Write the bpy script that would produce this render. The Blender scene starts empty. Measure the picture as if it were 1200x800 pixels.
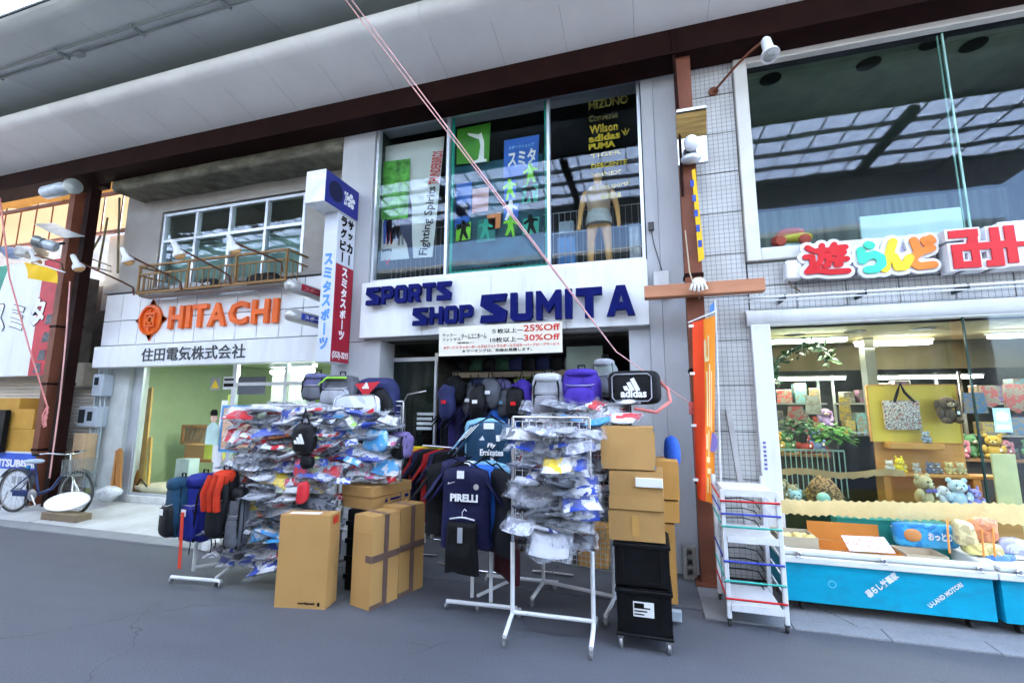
import bpy, bmesh, math, random
from mathutils import Vector, Matrix, noise
R = math.radians
scene = bpy.context.scene
COL = scene.collection
rnd = random.Random(11)

# ------------------------------------------------------------------ camera
EYE = 1.6
YAW, PITCH, ROLL, FPX = R(16.57), R(8.283), R(-0.17), 534.8
_f = Vector((-math.sin(YAW)*math.cos(PITCH), math.cos(YAW)*math.cos(PITCH), math.sin(PITCH)))
_r = Vector((math.cos(YAW), math.sin(YAW), 0))
_d = -_r.cross(_f)
RT = math.cos(ROLL)*_r + math.sin(ROLL)*_d
DN = -math.sin(ROLL)*_r + math.cos(ROLL)*_d
FW = _f
cam = bpy.data.cameras.new('camera')
cam.sensor_width = 36; cam.lens = FPX/1200*36; cam.clip_end = 600; cam.clip_start = .05
camo = bpy.data.objects.new('camera', cam); COL.objects.link(camo)
camo.matrix_world = Matrix(((RT.x, -DN.x, -FW.x, 0), (RT.y, -DN.y, -FW.y, 0), (RT.z, -DN.z, -FW.z, EYE), (0, 0, 0, 1)))
scene.camera = camo

# ------------------------------------------------------------------ light
SUN_EL, SUN_AZ = R(48), R(-25)
w = bpy.data.worlds.new('World'); scene.world = w; w.use_nodes = True
nt = w.node_tree
sky = nt.nodes.new('ShaderNodeTexSky'); sky.sky_type = 'NISHITA'; sky.sun_disc = False
sky.sun_elevation = SUN_EL; sky.sun_rotation = SUN_AZ; sky.dust_density = 4; sky.air_density = 1.0; sky.ozone_density = 1
nt.links.new(sky.outputs[0], nt.nodes['Background'].inputs[0])
nt.nodes['Background'].inputs[1].default_value = 0.15
sl = bpy.data.lights.new('sun', 'SUN'); sl.energy = 3.0; sl.angle = R(12); sl.color = (1, .96, .9)
so = bpy.data.objects.new('sun', sl); COL.objects.link(so)
sd = Vector((math.sin(SUN_AZ)*math.cos(SUN_EL), math.cos(SUN_AZ)*math.cos(SUN_EL), math.sin(SUN_EL)))
so.rotation_euler = sd.to_track_quat('Z', 'Y').to_euler(); so.location = sd*30
vs = scene.view_settings
vs.view_transform = 'Standard'; vs.look = 'None'; vs.exposure = 3.9; vs.gamma = 1
scene.cycles.use_denoising = True
scene.cycles.max_bounces = 8; scene.cycles.diffuse_bounces = 4; scene.cycles.transparent_max_bounces = 16
scene.cycles.caustics_reflective = False; scene.cycles.caustics_refractive = False
scene.cycles.sample_clamp_indirect = 6

# ------------------------------------------------------------------ measuring: sight lines of the survey onto real planes
def _ray(x, y): return (x-600)*RT + (y-400)*DN + FPX*FW
def F(x, y, Y):
    d = _ray(x, y); t = Y/d.y; return Vector((t*d.x, Y, t*d.z+EYE))
def G(x, y, z=0.):
    d = _ray(x, y); t = (z-EYE)/d.z; return Vector((t*d.x, t*d.y, z))
def FX(x, y, X):
    d = _ray(x, y); t = X/d.x; return Vector((X, t*d.y, t*d.z+EYE))

# ------------------------------------------------------------------ materials
_M = {}
def mat(name, col, rough=.6, metal=0., var=.15, scale=5., bump=0., bscale=60., coat=0., dirt=0., dscale=1.2, dcol=(.05, .04, .03), spec=.25, stretch=(1, 1, 1), rnd_amt=0.):
    if name in _M: return _M[name]
    m = bpy.data.materials.new(name); m.use_nodes = True; _M[name] = m
    n = m.node_tree.nodes; l = m.node_tree.links; b = n['Principled BSDF']
    b.inputs['Roughness'].default_value = rough; b.inputs['Metallic'].default_value = metal
    b.inputs['Coat Weight'].default_value = coat; b.inputs['Specular IOR Level'].default_value = spec
    tc = n.new('ShaderNodeTexCoord'); mp = n.new('ShaderNodeMapping'); mp.inputs['Scale'].default_value = stretch
    l.new(tc.outputs['Object'], mp.inputs[0])
    src = mp.outputs[0]
    nz = n.new('ShaderNodeTexNoise'); nz.inputs['Scale'].default_value = scale; nz.inputs['Detail'].default_value = 5
    l.new(src, nz.inputs['Vector'])
    cr = n.new('ShaderNodeValToRGB')
    cr.color_ramp.elements[0].position = .3; cr.color_ramp.elements[1].position = .7
    cr.color_ramp.elements[0].color = tuple(max(0, c*(1-var)) for c in col)+(1,)
    cr.color_ramp.elements[1].color = tuple(min(1, c*(1+var)) for c in col)+(1,)
    l.new(nz.outputs['Fac'], cr.inputs[0]); out = cr.outputs[0]
    if dirt > 0:
        d = n.new('ShaderNodeTexNoise'); d.inputs['Scale'].default_value = dscale; d.inputs['Detail'].default_value = 8; d.inputs['Roughness'].default_value = .7
        l.new(src, d.inputs['Vector'])
        r2 = n.new('ShaderNodeValToRGB'); r2.color_ramp.elements[0].position = .48; r2.color_ramp.elements[1].position = .72
        r2.color_ramp.elements[1].color = (dirt, dirt, dirt, 1)
        l.new(d.outputs['Fac'], r2.inputs[0])
        mx = n.new('ShaderNodeMix'); mx.data_type = 'RGBA'; l.new(r2.outputs[0], mx.inputs['Factor'])
        l.new(out, mx.inputs['A']); mx.inputs['B'].default_value = dcol+(1,); out = mx.outputs['Result']
    if rnd_amt > 0:
        oi = n.new('ShaderNodeObjectInfo'); mr = n.new('ShaderNodeMapRange')
        mr.inputs['To Min'].default_value = 1-rnd_amt; mr.inputs['To Max'].default_value = 1+rnd_amt
        l.new(oi.outputs['Random'], mr.inputs[0])
        hs = n.new('ShaderNodeHueSaturation'); l.new(mr.outputs[0], hs.inputs['Value']); l.new(out, hs.inputs['Color']); out = hs.outputs[0]
    l.new(out, b.inputs['Base Color'])
    if bump > 0:
        n2 = n.new('ShaderNodeTexNoise'); n2.inputs['Scale'].default_value = bscale; n2.inputs['Detail'].default_value = 4
        l.new(src, n2.inputs['Vector'])
        bp = n.new('ShaderNodeBump'); bp.inputs['Strength'].default_value = bump; bp.inputs['Distance'].default_value = .01
        l.new(n2.outputs['Fac'], bp.inputs['Height']); l.new(bp.outputs[0], b.inputs['Normal'])
    return m
def glow(name, col, s):
    if name in _M: return _M[name]
    m = bpy.data.materials.new(name); m.use_nodes = True; _M[name] = m
    b = m.node_tree.nodes['Principled BSDF']
    b.inputs['Base Color'].default_value = col+(1,); b.inputs['Emission Color'].default_value = col+(1,); b.inputs['Emission Strength'].default_value = s
    return m
def glass(name, tint, refl=1.0, rough=0.0, wob=.15):
    if name in _M: return _M[name]
    m = bpy.data.materials.new(name); m.use_nodes = True; _M[name] = m
    n = m.node_tree.nodes; l = m.node_tree.links; n.remove(n['Principled BSDF'])
    t = n.new('ShaderNodeBsdfTransparent'); t.inputs[0].default_value = tint+(1,)
    g = n.new('ShaderNodeBsdfGlossy'); g.inputs['Roughness'].default_value = max(rough, .025); g.inputs[0].default_value = (refl*.72, refl*.8, refl*.92, 1)
    fr = n.new('ShaderNodeFresnel'); fr.inputs[0].default_value = 1.55
    tc = n.new('ShaderNodeTexCoord'); nz = n.new('ShaderNodeTexNoise'); nz.inputs['Scale'].default_value = 1.3
    l.new(tc.outputs['Object'], nz.inputs['Vector'])
    bp = n.new('ShaderNodeBump'); bp.inputs['Strength'].default_value = wob; bp.inputs['Distance'].default_value = .02
    l.new(nz.outputs['Fac'], bp.inputs['Height']); l.new(bp.outputs[0], g.inputs['Normal'])
    mx = n.new('ShaderNodeMixShader'); ge = n.new('ShaderNodeNewGeometry'); iv = n.new('ShaderNodeMath'); iv.operation = 'SUBTRACT'; iv.inputs[0].default_value = 1; l.new(ge.outputs['Backfacing'], iv.inputs[1])
    mu = n.new('ShaderNodeMath'); mu.operation = 'MULTIPLY'; l.new(iv.outputs[0], mu.inputs[0]); l.new(fr.outputs[0], mu.inputs[1])
    l.new(mu.outputs[0], mx.inputs[0]); l.new(t.outputs[0], mx.inputs[1]); l.new(g.outputs[0], mx.inputs[2])
    l.new(mx.outputs[0], n['Material Output'].inputs[0])
    return m
def translucent(name, col, amt=.6):
    if name in _M: return _M[name]
    m = bpy.data.materials.new(name); m.use_nodes = True; _M[name] = m
    n = m.node_tree.nodes; l = m.node_tree.links; n.remove(n['Principled BSDF'])
    a = n.new('ShaderNodeBsdfDiffuse'); a.inputs[0].default_value = col+(1,)
    t = n.new('ShaderNodeBsdfTranslucent'); t.inputs[0].default_value = col+(1,)
    mx = n.new('ShaderNodeMixShader'); mx.inputs[0].default_value = amt
    l.new(a.outputs[0], mx.inputs[1]); l.new(t.outputs[0], mx.inputs[2]); l.new(mx.outputs[0], n['Material Output'].inputs[0])
    return m
def gridmat(name, col, joint, pitch, jw=.08, rough=.35, axes='xz', var=.06, dirt=.0):
    """small mosaic tiles with joints, on a wall (x,z)"""
    if name in _M: return _M[name]
    m = mat(name, col, rough, var=var, dirt=dirt); n = m.node_tree.nodes; l = m.node_tree.links; b = n['Principled BSDF']
    old = b.inputs['Base Color'].links[0].from_socket
    tc = n.new('ShaderNodeTexCoord'); sp = n.new('ShaderNodeSeparateXYZ'); l.new(tc.outputs['Object'], sp.inputs[0])
    outs = []
    for a in axes:
        s = sp.outputs[a.upper()]
        d = n.new('ShaderNodeMath'); d.operation = 'DIVIDE'; d.inputs[1].default_value = pitch; l.new(s, d.inputs[0])
        f = n.new('ShaderNodeMath'); f.operation = 'FRACT'; l.new(d.outputs[0], f.inputs[0])
        c = n.new('ShaderNodeMath'); c.operation = 'LESS_THAN'; c.inputs[1].default_value = jw; l.new(f.outputs[0], c.inputs[0])
        outs.append(c.outputs[0])
    mxm = n.new('ShaderNodeMath'); mxm.operation = 'MAXIMUM'; l.new(outs[0], mxm.inputs[0]); l.new(outs[1], mxm.inputs[1])
    mx = n.new('ShaderNodeMix'); mx.data_type = 'RGBA'; l.new(mxm.outputs[0], mx.inputs['Factor']); l.new(old, mx.inputs['A']); mx.inputs['B'].default_value = joint+(1,)
    l.new(mx.outputs['Result'], b.inputs['Base Color'])
    bp = n.new('ShaderNodeBump'); bp.inputs['Strength'].default_value = .5; bp.inputs['Distance'].default_value = .004; bp.invert = True
    l.new(mxm.outputs[0], bp.inputs['Height']); l.new(bp.outputs[0], b.inputs['Normal'])
    return m
def patchmat(name, cols, scale=9., rough=.35, coat=.6, bump=.6, bscale=25., rand=True):
    """printed or mixed contents: hard-edged patches of several colours"""
    if name in _M: return _M[name]
    m = bpy.data.materials.new(name); m.use_nodes = True; _M[name] = m
    n = m.node_tree.nodes; l = m.node_tree.links; b = n['Principled BSDF']
    b.inputs['Roughness'].default_value = rough; b.inputs['Coat Weight'].default_value = coat; b.inputs['Coat Roughness'].default_value = .12
    tc = n.new('ShaderNodeTexCoord'); add = n.new('ShaderNodeVectorMath'); l.new(tc.outputs['Object'], add.inputs[0])
    if rand:
        oi = n.new('ShaderNodeObjectInfo'); ml = n.new('ShaderNodeMath'); ml.operation = 'MULTIPLY'; ml.inputs[1].default_value = 37; l.new(oi.outputs['Random'], ml.inputs[0])
        l.new(ml.outputs[0], add.inputs[1])
    nz = n.new('ShaderNodeTexNoise'); nz.inputs['Scale'].default_value = scale; nz.inputs['Detail'].default_value = 3; nz.inputs['Distortion'].default_value = .8
    l.new(add.outputs[0], nz.inputs['Vector'])
    cr = n.new('ShaderNodeValToRGB'); cr.color_ramp.interpolation = 'CONSTANT'
    e = cr.color_ramp.elements
    while len(e) < len(cols): e.new(.5)
    k = len(cols)
    for i, c in enumerate(cols):
        e[i].position = 0 if i == 0 else .32+.36*(i-1)/max(1, k-2) if k > 2 else .5
        e[i].color = tuple(c)+(1,)
    l.new(nz.outputs['Fac'], cr.inputs[0]); l.new(cr.outputs[0], b.inputs['Base Color'])
    if bump:
        n2 = n.new('ShaderNodeTexNoise'); n2.inputs['Scale'].default_value = bscale; n2.inputs['Detail'].default_value = 3
        l.new(add.outputs[0], n2.inputs['Vector'])
        bp = n.new('ShaderNodeBump'); bp.inputs['Strength'].default_value = bump; bp.inputs['Distance'].default_value = .02
        l.new(n2.outputs['Fac'], bp.inputs['Height']); l.new(bp.outputs[0], b.inputs['Normal']); l.new(bp.outputs[0], b.inputs['Coat Normal'])
    return m

WHITE = mat('white_paint', (.78, .79, .8), .45, var=.04, dirt=.4, dscale=2.6, dcol=(.5, .49, .46), stretch=(1.6, 1.6, .22))
WMETAL = mat('white_coated_steel', (.75, .76, .78), .35, var=.05, dirt=.3, dscale=9, dcol=(.4, .4, .4))
CHROME = mat('chromed_steel', (.7, .7, .72), .22, 1., var=.05)
BLACK = mat('black_plastic', (.005, .005, .006), .5, var=.3, spec=.15)
DARK = mat('dark_interior', (.025, .027, .03), .8, var=.3)
RUBBER = mat('grey_rubber', (.06, .06, .06), .7)
ALU = mat('aluminium_sash', (.62, .65, .7), .35, .6, var=.06)
CARD = mat('corrugated_cardboard', (.47, .27, .095), .8, var=.09, scale=3, bump=.12, bscale=90, rnd_amt=.12, dirt=.25, dscale=3, dcol=(.33, .19, .07))
CARDIN = mat('cardboard_edge', (.55, .36, .17), .8, var=.1, bump=.1)
PAPERW = mat('white_paper', (.8, .8, .78), .6, var=.03)
INK = mat('black_ink', (.006, .006, .006), .7, var=.1, spec=.1)
RED = mat('red_paint', (.62, .015, .02), .4, var=.05)
ORANGE = mat('orange_paint', (.8, .13, .015), .35, var=.06, dirt=.2, dscale=3, dcol=(.5, .1, .02))
NAVY = mat('navy_paint', (.003, .007, .1), .6, spec=.08, var=.12, dirt=.2, dscale=4, dcol=(.03, .03, .2))
BROWN = mat('brown_painted_steel', (.018, .006, .005), .7, spec=.08, var=.25, scale=3, dirt=.35, dscale=2, dcol=(.02, .008, .007))
RUST = mat('orange_brown_steel', (.19, .062, .033), .55, var=.2, scale=4, dirt=.4, dscale=5, dcol=(.14, .05, .03), bump=.1)
CONC = mat('old_concrete', (.33, .32, .3), .85, var=.14, scale=3, bump=.3, bscale=50, dirt=.5, dscale=1.5, dcol=(.17, .16, .14), stretch=(1, 1, .5))

# ------------------------------------------------------------------ mesh builder
class MB:
    def __init__(s, M=None): s.v = []; s.f = []; s.mi = []; s.M = M; s.cur = 0
    def add(s, vs, fs):
        o = len(s.v)
        s.v += [(s.M @ Vector(v)) if s.M else Vector(v) for v in vs]
        s.f += [tuple(o+i for i in f) for f in fs]; s.mi += [s.cur]*len(fs); return s
    def box(s, x0, x1, y0, y1, z0, z1, c=0.):
        if x0 > x1: x0, x1 = x1, x0
        if y0 > y1: y0, y1 = y1, y0
        if z0 > z1: z0, z1 = z1, z0
        if c <= 0:
            return s.add([(x0,y0,z0),(x1,y0,z0),(x1,y1,z0),(x0,y1,z0),(x0,y0,z1),(x1,y0,z1),(x1,y1,z1),(x0,y1,z1)],
                         [(0,3,2,1),(4,5,6,7),(0,1,5,4),(1,2,6,5),(2,3,7,6),(3,0,4,7)])
        c = min(c, (x1-x0)*.49, (y1-y0)*.49, (z1-z0)*.49)
        X = (x0, x1); Y = (y0, y1); Z = (z0, z1); vs = []; idx = {}
        for i in (0, 1):
            for j in (0, 1):
                for k in (0, 1):
                    for a in range(3):
                        p = [X[i], Y[j], Z[k]]
                        for q in range(3):
                            if q != a: p[q] += c if (i, j, k)[q] == 0 else -c
                        idx[i, j, k, a] = len(vs); vs.append(tuple(p))
        cen = Vector(((x0+x1)/2, (y0+y1)/2, (z0+z1)/2)); fs = []
        def face(ids):
            a, b, d = (Vector(vs[ids[0]]), Vector(vs[ids[1]]), Vector(vs[ids[2]]))
            m = sum((Vector(vs[i]) for i in ids), Vector())/len(ids)
            if (b-a).cross(d-a).dot(m-cen) < 0: ids = ids[::-1]
            fs.append(tuple(ids))
        for a in range(3):
            o1, o2 = [q for q in range(3) if q != a]
            for sgn in (0, 1):
                ids = []
                for (p, q) in ((0,0),(1,0),(1,1),(0,1)):
                    key = [0,0,0]; key[a] = sgn; key[o1] = p; key[o2] = q; ids.append(idx[key[0], key[1], key[2], a])
                face(ids)
            for p in (0, 1):
                for q in (0, 1):
                    k0 = [0,0,0]; k1 = [0,0,0]; k0[a] = 0; k1[a] = 1
                    for k in (k0, k1): k[o1] = p; k[o2] = q
                    face([idx[*k0, o1], idx[*k1, o1], idx[*k1, o2], idx[*k0, o2]])
        for i in (0, 1):
            for j in (0, 1):
                for k in (0, 1): face([idx[i, j, k, 0], idx[i, j, k, 1], idx[i, j, k, 2]])
        return s.add(vs, fs)
    def tube(s, pts, r, n=8, cap=True, r2=None):
        pts = [Vector(p) for p in pts]; k = len(pts); vs = []; fs = []; u = None
        for i, p in enumerate(pts):
            t = (pts[min(i+1, k-1)]-pts[max(i-1, 0)]).normalized()
            if u is None:
                u = t.orthogonal().normalized()
            else:
                u = (u - t*u.dot(t)).normalized()
            w_ = t.cross(u)
            rr = r if r2 is None else r+(r2-r)*i/(k-1)
            if isinstance(r, (list, tuple)): rr = r[i]
            for j in range(n):
                a = 2*math.pi*j/n; vs.append(p+u*math.cos(a)*rr+w_*math.sin(a)*rr)
        for i in range(k-1):
            for j in range(n):
                a, b = i*n+j, i*n+(j+1) % n; fs.append((a, b, b+n, a+n))
        if cap: fs.append(tuple(range(n-1, -1, -1))); fs.append(tuple((k-1)*n+j for j in range(n)))
        return s.add(vs, fs)
    def bar(s, p0, p1, w_, h, up=(0, 0, 1)):
        p0, p1 = Vector(p0), Vector(p1); t = (p1-p0).normalized(); up = Vector(up)
        a = t.cross(up)
        if a.length < 1e-3: a = t.cross(Vector((0, 1, 0)))
        a.normalize(); b = a.cross(t); vs = []
        for p in (p0, p1):
            for (i, j) in ((-1,-1),(1,-1),(1,1),(-1,1)): vs.append(p+a*i*w_/2+b*j*h/2)
        return s.add(vs, [(0,1,2,3),(7,6,5,4),(0,4,5,1),(1,5,6,2),(2,6,7,3),(3,7,4,0)])
    def prism(s, poly, o, u, v, d, back=True):
        """poly (a,b) on plane o+a*u+b*v, raised by d along u x v"""
        o, u, v = Vector(o), Vector(u), Vector(v); nn = u.normalized().cross(v.normalized()); k = len(poly)
        ar = sum(poly[i][0]*poly[(i+1) % k][1]-poly[(i+1) % k][0]*poly[i][1] for i in range(k))
        if ar < 0: poly = poly[::-1]
        vs = [o+u*a+v*b for a, b in poly]+[o+u*a+v*b+nn*d for a, b in poly]
        fs = [tuple(range(k, 2*k))]+[(i, (i+1) % k, k+(i+1) % k, k+i) for i in range(k)]
        if back: fs.append(tuple(range(k-1, -1, -1)))
        return s.add(vs, fs)
    def sheet(s, nu, nv, fn, thick=None):
        vs = [Vector(fn(i/nu, j/nv)) for j in range(nv+1) for i in range(nu+1)]
        fs = [(j*(nu+1)+i, j*(nu+1)+i+1, (j+1)*(nu+1)+i+1, (j+1)*(nu+1)+i) for j in range(nv) for i in range(nu)]
        if thick:
            t = Vector(thick); k = len(vs); vs = vs+[p+t for p in vs]
            fs2 = [tuple(k+i for i in f[::-1]) for f in fs]; rim = []
            bd = [i for i in range(nu+1)]+[j*(nu+1)+nu for j in range(1, nv+1)]+[nv*(nu+1)+i for i in range(nu-1, -1, -1)]+[j*(nu+1) for j in range(nv-1, 0, -1)]
            for i in range(len(bd)): a, b = bd[i], bd[(i+1) % len(bd)]; rim.append((b, a, a+k, b+k))
            fs = fs+fs2+rim
        return s.add(vs, fs)
    def blob(s, c, r, e=1., nu=14, nv=9, jit=0., seed=0, e2=None):
        """superellipsoid; e=1 ellipsoid, smaller = boxier"""
        e2 = e if e2 is None else e2
        c = Vector(c); r = (r, r, r) if isinstance(r, (int, float)) else r; vs = []; fs = []
        pw = lambda x, q: math.copysign(abs(x)**q, x)
        for j in range(1, nv):
            ph = -math.pi/2+math.pi*j/nv
            for i in range(nu):
                th = 2*math.pi*i/nu
                p = Vector((r[0]*pw(math.cos(ph), e2)*pw(math.cos(th), e), r[1]*pw(math.cos(ph), e2)*pw(math.sin(th), e), r[2]*pw(math.sin(ph), e2)))
                if jit: p *= 1+jit*noise.noise(Vector((p.x*9+seed, p.y*9, p.z*9)))
                vs.append(c+p)
        b = len(vs); vs += [c+Vector((0, 0, -r[2])), c+Vector((0, 0, r[2]))]
        for j in range(nv-2):
            for i in range(nu): a = j*nu+i; d = j*nu+(i+1) % nu; fs.append((a, d, d+nu, a+nu))
        for i in range(nu): fs.append((b, (i+1) % nu, i)); fs.append((b+1, (nv-2)*nu+i, (nv-2)*nu+(i+1) % nu))
        return s.add(vs, fs)
    def lathe(s, prof, c=(0, 0, 0), axis=(0, 0, 1), n=16):
        ax = Vector(axis).normalized(); u = ax.orthogonal().normalized(); w_ = ax.cross(u); c = Vector(c); vs = []; fs = []
        for r, h in prof:
            for j in range(n): a = 2*math.pi*j/n; vs.append(c+ax*h+(u*math.cos(a)+w_*math.sin(a))*r)
        for i in range(len(prof)-1):
            for j in range(n): a, b = i*n+j, i*n+(j+1) % n; fs.append((a, b, b+n, a+n))
        fs.append(tuple(range(n-1, -1, -1))); fs.append(tuple((len(prof)-1)*n+j for j in range(n)))
        return s.add(vs, fs)
    def ring(s, c, axis, rad, r, n=24, m=6):
        ax = Vector(axis).normalized(); u = ax.orthogonal().normalized(); w_ = ax.cross(u); c = Vector(c); vs = []; fs = []
        for i in range(n):
            a = 2*math.pi*i/n; d = u*math.cos(a)+w_*math.sin(a)
            for j in range(m): b = 2*math.pi*j/m; vs.append(c+d*(rad+r*math.cos(b))+ax*r*math.sin(b))
        for i in range(n):
            for j in range(m): fs.append((i*m+j, ((i+1) % n)*m+j, ((i+1) % n)*m+(j+1) % m, i*m+(j+1) % m))
        return s.add(vs, fs)
    def text(s, t, o, u, v, w_=None, h=None, d=.004, bold=0., shear=0., center=False):
        vs, fs = textmesh(t, bold)
        x0 = min(p[0] for p in vs); x1 = max(p[0] for p in vs); y0 = min(p[1] for p in vs); y1 = max(p[1] for p in vs)
        sx = w_/(x1-x0) if w_ else None; sy = h/(y1-y0) if h else sx
        if sx is None: sx = sy
        o, u, v = Vector(o), Vector(u).normalized(), Vector(v).normalized(); nn = u.cross(v)
        if center: o = o-u*(x1-x0)*sx/2-v*(y1-y0)*sy/2
        return s.add([o+u*((p[0]-x0)*sx+(p[1]-y0)*sy*shear)+v*(p[1]-y0)*sy+nn*d*p[2] for p in vs], fs)
    def build(s, name, m, parent=None, smooth=None, **props):
        ms = m if isinstance(m, (list, tuple)) else [m]
        me = bpy.data.meshes.new(name)
        if parent is not None:
            Mi = XF[parent.name]; inv = Mi.inverted(); vs = [inv @ v for v in s.v]
            o = bpy.data.objects.new(name, me); o.parent = parent
            XF[o.name] = Mi
        else:
            xs = [v.x for v in s.v]; ys = [v.y for v in s.v]; zs = [v.z for v in s.v]
            c = Vector(((min(xs)+max(xs))/2, (min(ys)+max(ys))/2, min(zs)))
            vs = [v-c for v in s.v]; o = bpy.data.objects.new(name, me); o.location = c
            XF[o.name] = Matrix.Translation(c)
        me.from_pydata(vs, [], s.f)
        for k in ms: me.materials.append(k)
        if len(ms) > 1: me.polygons.foreach_set('material_index', s.mi)
        if smooth is not None:
            me.polygons.foreach_set('use_smooth', [True]*len(me.polygons))
            if smooth < 179: me.set_sharp_from_angle(angle=R(smooth))
        me.update()
        COL.objects.link(o)
        for k, x in props.items():
            if x is not None: o[k] = x
        return o
XF = {}
_TX = {}
def textmesh(t, bold):
    if (t, bold) not in _TX:
        c = bpy.data.curves.new('lettering', 'FONT'); c.body = t; c.extrude = .5; c.offset = bold; c.resolution_u = 2
        o = bpy.data.objects.new('lettering', c); COL.objects.link(o)
        me = bpy.data.meshes.new_from_object(o.evaluated_get(bpy.context.evaluated_depsgraph_get()))
        _TX[t, bold] = ([(v.co.x, v.co.y, v.co.z+.5) for v in me.vertices], [tuple(p.vertices) for p in me.polygons])
        bpy.data.objects.remove(o); bpy.data.curves.remove(c); bpy.data.meshes.remove(me)
    return _TX[t, bold]
def thing(name, label, cat, loc=(0, 0, 0), rz=0., group=None):
    o = bpy.data.objects.new(name, None); o.empty_display_size = .2; COL.objects.link(o)
    o.location = loc; o.rotation_euler = (0, 0, rz)
    XF[o.name] = Matrix.Translation(Vector(loc)) @ Matrix.Rotation(rz, 4, 'Z')
    o['label'] = label; o['category'] = cat
    if group: o['group'] = group
    return o
def LM(o): return MB(XF[o.name])          # builder in the thing's own frame
def tag(o, label, cat, group=None):
    o['label'] = label; o['category'] = cat
    if group: o['group'] = group
    return o
def dup(root, loc, rz=None, label=None, group=None, scale=None):
    r = root.copy(); COL.objects.link(r); r.location = loc
    if rz is not None: r.rotation_euler = (0, 0, rz)
    if scale: r.scale = scale
    if label: r['label'] = label
    if group: r['group'] = group
    for ch in list(root.children):
        c = ch.copy(); COL.objects.link(c); c.parent = r
        for g in ch.children:
            d = g.copy(); COL.objects.link(d); d.parent = c
    return r
UX, UY, UZ = Vector((1, 0, 0)), Vector((0, 1, 0)), Vector((0, 0, 1))
def panes(parent, x0, x1, z0, z1, Y, xs, zs, fr, fm, gm, fw=.04, fd=.06, name='window'):
    """window part with frame and panes; xs/zs are inner division coordinates"""
    xl = [x0]+list(xs)+[x1]; zl = [z0]+list(zs)+[z1]
    b = MB()
    for i, x in enumerate(xl):
        b.box(x-fw/2, x+fw/2, Y-fd/2, Y+fd/2, z0-fw/2, z1+fw/2)
    for z in zl:
        for i in range(len(xl)-1): b.box(xl[i]+fw/2, xl[i+1]-fw/2, Y-fd/2+.004, Y+fd/2-.004, z-fw/2, z+fw/2)
    wo = b.build(name, fm, parent)
    for i in range(len(xl)-1):
        for j in range(len(zl)-1):
            MB().box(xl[i]+fw/2-.003, xl[i+1]-fw/2+.003, Y-.004, Y+.004, zl[j]+fw/2-.003, zl[j+1]-fw/2+.003).build('pane', gm, wo)
    return wo
def room(parent, x0, x1, y0, y1, z0, z1, mw, mf, mc, t=.08):
    """open-fronted room behind a shop front"""
    MB().box(x0-t, x1+t, y1, y1+t, z0-t, z1+t).build('back_wall', mw, parent)
    MB().box(x0-t, x0, y0, y1-.002, z0-t, z1+t).build('side_wall', mw, parent)
    MB().box(x1, x1+t, y0, y1-.002, z0-t, z1+t).build('side_wall', mw, parent)
    MB().box(x0+.001, x1-.001, y0, y1-.002, z0-t, z0).build('floor_slab', mf, parent)
    MB().box(x0+.001, x1-.001, y0, y1-.002, z1, z1+t).build('ceiling', mc, parent)
def lamp_area(loc, sx, sy, e, col=(1, 1, 1), rot=(0, 0, 0)):
    l = bpy.data.lights.new('tube_light', 'AREA'); l.shape = 'RECTANGLE'; l.size = sx; l.size_y = sy; l.energy = e; l.color = col
    o = bpy.data.objects.new('tube_light', l); o.location = loc; o.rotation_euler = rot; COL.objects.link(o); return o
ORD = ['first', 'second', 'third', 'fourth', 'fifth', 'sixth', 'seventh', 'eighth', 'ninth', 'tenth', 'eleventh', 'twelfth', 'thirteenth', 'fourteenth', 'fifteenth', 'sixteenth', 'seventeenth', 'eighteenth', 'nineteenth', 'twentieth']
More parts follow.
